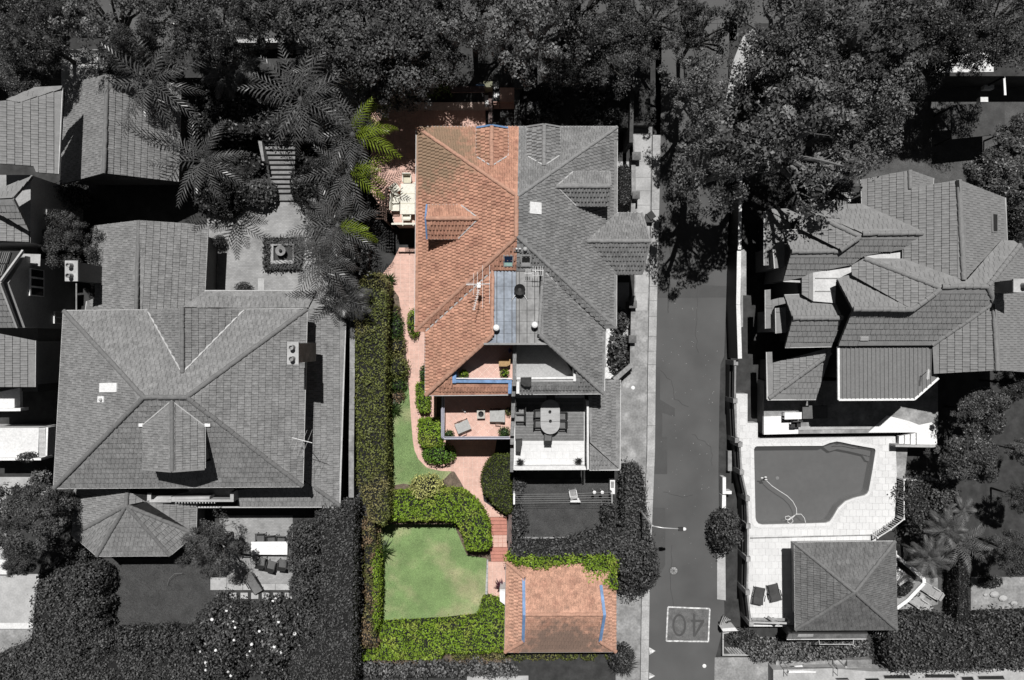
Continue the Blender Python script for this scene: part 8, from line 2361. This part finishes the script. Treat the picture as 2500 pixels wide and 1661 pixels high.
# rails leaning beside the pool house
rl = thing('metal_rails', 'thin pale metal rails and rungs beside the lower right of the pool house', 'rack', W(*zx(1850, 1150), 0))
for a, b_ in (((1950, 1005), (1790, 1295)), ((2000, 1010), (1835, 1330)), ((1870, 1090), (1790, 1220))):
    part('rail', M_STEEL, rl, lambda b: b.tube([W(*zx(*a), 1.4), W(*zx(*b_), 1.4)], .022, 5))
for k in range(8):
    part('rung', M_STEEL, rl, lambda b: b.tube([W(*zx(1700 + 22 * k, 1082 + 8 * k), 1.42), W(*zx(1690 + 22 * k, 1110 + 9 * k), 1.42)], .018, 5))
for x, y in ((1950, 1006), (1792, 1292), (1836, 1328)):
    p_ = W(*zx(x, y), 1.4); part('upright', M_STEEL, rl, lambda b: b.tube([(p_.x, p_.y, 0), p_], .02, 5))
# rocks on the gravel
for k, (x, y, r) in enumerate(((1470, 915, 34), (1535, 945, 32), (1620, 985, 26), (1400, 920, 14))):
    c = W(*zy(x, y), .15)
    MB().ball((c.x, c.y, .05), r / 3.13 * .0296, (1.1, .8, .5), 8, 5).build('rock', M_CONC, label=['large pale rock on the gravel, second from left', 'largest pale rock on the gravel yard', 'pale rock at the right edge of the gravel', 'smallest rock at the left of the gravel'][k], cat='rock', group='rocks on the gravel')
# pale building along the bottom right edge
bb = thing('bottom_building', 'pale flat-roofed building with dark windows along the bottom right edge', 'building', W(2200, 1660, 0))
part('roof_slab', M_CONC, bb, lambda b: b.prism(WP([(1888, 1636), (2030, 1632), (2130, 1640), (2300, 1636), (2560, 1630), (2560, 1760), (1888, 1760)], 1.2), -.05, 1.2))
for a, b_, y0, y1 in ((2155, 2220, 1648, 1658), (2255, 2330, 1646, 1656), (2345, 2375, 1652, 1662), (2385, 2450, 1650, 1660), (2038, 2070, 1655, 1661), (2110, 2145, 1656, 1664)):
    w_ = part('window', M_GREYM, bb, lambda b: b.prism(WP([(a, y0), (b_, y0 - 1), (b_ + 6, y1), (a + 4, y1)], 1.22), 1.15, 1.225))
    part('pane', M_GLASS, w_, lambda b: b.prism(WP([(a + 2, y0 + 1.2), (b_ - 1, y0 + .4), (b_ + 3, y1 - 1.2), (a + 5, y1 - 1.2)], 1.23), 1.2, 1.235))
sc_ = thing('roof_frame', 'thin metal frame with drying cloths on the pale building at the bottom', 'frame', W(*zx(1110, 1480), 1.2))
for a, b_ in (((872, 1445), (1350, 1442)), ((872, 1445), (870, 1530)), ((1350, 1442), (1348, 1528))):
    part('bar', M_CONCD, sc_, lambda b: b.tube([W(*zx(*a), 2.0), W(*zx(*b_), 2.0)], .025, 5))
for x, y in ((872, 1447), (1350, 1444), (870, 1528), (1348, 1526)):
    p_ = W(*zx(x, y), 2.0); part('upright', M_CONCD, sc_, lambda b: b.tube([(p_.x, p_.y, 1.18), p_], .025, 5))
for q in (((885, 1478), (1010, 1475), (1145, 1485), (1140, 1497), (880, 1500)), ((930, 1432), (1010, 1425), (1020, 1445), (960, 1450))):
    part('cloth', M_WHITE, sc_, lambda b: b.prism(WP(pts(zx, *q), 1.6), 1.57, 1.6))
pl_ = MB().tube([W(*zx(1420, 1380), .0), W(*zx(1420, 1380), 1.0)], .03, 6)
q_ = W(*zx(1424, 1440), 2.6)
MB().tube([(q_.x, q_.y, 0), (q_.x, q_.y, 2.6)], .04, 8).lathe(q_.x, q_.y, [(.08, 2.6), (.1, 2.7), (.04, 2.75)], 8).build('thin_post', M_CONC, label='thin pale post standing above the bottom building', cat='post')
st_ = thing('timber_stairs', 'dark slatted timber stairs between the ground cover and the bottom building', 'steps', W(*zx(1500, 1420), 0))
for k in range(6):
    part('tread', M_CONCD, st_, lambda b: b.prism(WP(pts(zx, (1440, 1375 + 13 * k), (1675, 1372 + 13 * k), (1675, 1382 + 13 * k), (1440, 1385 + 13 * k)), .5 + .08 * k), -.05, .5 + .08 * k))
part('landing', M_CONCD, st_, lambda b: b.prism(WP(pts(zx, (760, 1385), (1438, 1375), (1438, 1448), (760, 1448)), .4), -.05, .4))
# sunlit plant bed wall, bottom centre
MB().prism(WP([(1140, 1652), (1290, 1650), (1290, 1700), (1140, 1700)], 0), -.3, 0.02).build('bottom_paving', M_CONC, label='pale paving strip cut by the bottom edge below the garage', cat='paving')

# grass blades on the lawns, leaf litter on the road
def blades(name, label_cat, poly, z, n, m, size=.075):
    P2 = [(p.x, p.y) for p in poly]
    p = sample_poly(P2, n)
    P = np.column_stack([p, np.full(n, z + .012)])
    v, f, tn = leaf_mesh(P, np.tile([0, 0, 1.0], (n, 1)), size, .45, .35)
    o = link(name, np_mesh(name, v, f, m, tn))
    return tag(o, label_cat[0], label_cat[1], kind='stuff')
M_BLADE = mat('grass_blade', (0.175, 0.255, 0.10), attr=.3, var=.15, scale=.8, col2=(0.30, 0.30, 0.16), c2scale=.45, c2lo=.5, c2hi=.72)
M_BLADEG = gmat('grass_blade_grey', .06, attr=.4)
blades('grass', ('short mown grass of the lower lawn', 'grass'), WP(pts(zu, (310, 130), (955, 160), (1075, 435), (1250, 465), (1240, 850), (1205, 900), (1198, 1020), (1000, 1050), (310, 1090)), LOW), LOW, 30000, M_BLADE)
blades('grass', ('short mown grass of the upper lawn beside the path', 'grass'), WP([(990, 935), (970, 990), (960, 1020), (959, 1180), (1040, 1175), (1072, 1178), (1098, 1152), (1045, 1138), (1016, 1118), (1008, 1075), (1002, 970)]), 0, 12000, M_BLADE)
blades('grass', ('short grass of the grey back lawn', 'grass'), WP(pts(zn, (1340, 870), (2190, 870), (2190, 1200), (2045, 1375), (1340, 1390))), 0, 14000, M_BLADEG)
blades('grass', ('short grass of the grey lawn below the octagonal bay', 'grass'), WP([(252, 1368), (510, 1368), (510, 1442), (540, 1445), (542, 1522), (252, 1522)]), 0, 18000, M_BLADEG)
blades('leaf_litter', ('scattered pale leaves on the road', 'leaves'), WP([(1620, 560), (1770, 560), (1750, 1000), (1745, 1400), (1600, 1400)]), .01, 130, M_CONC, .07)
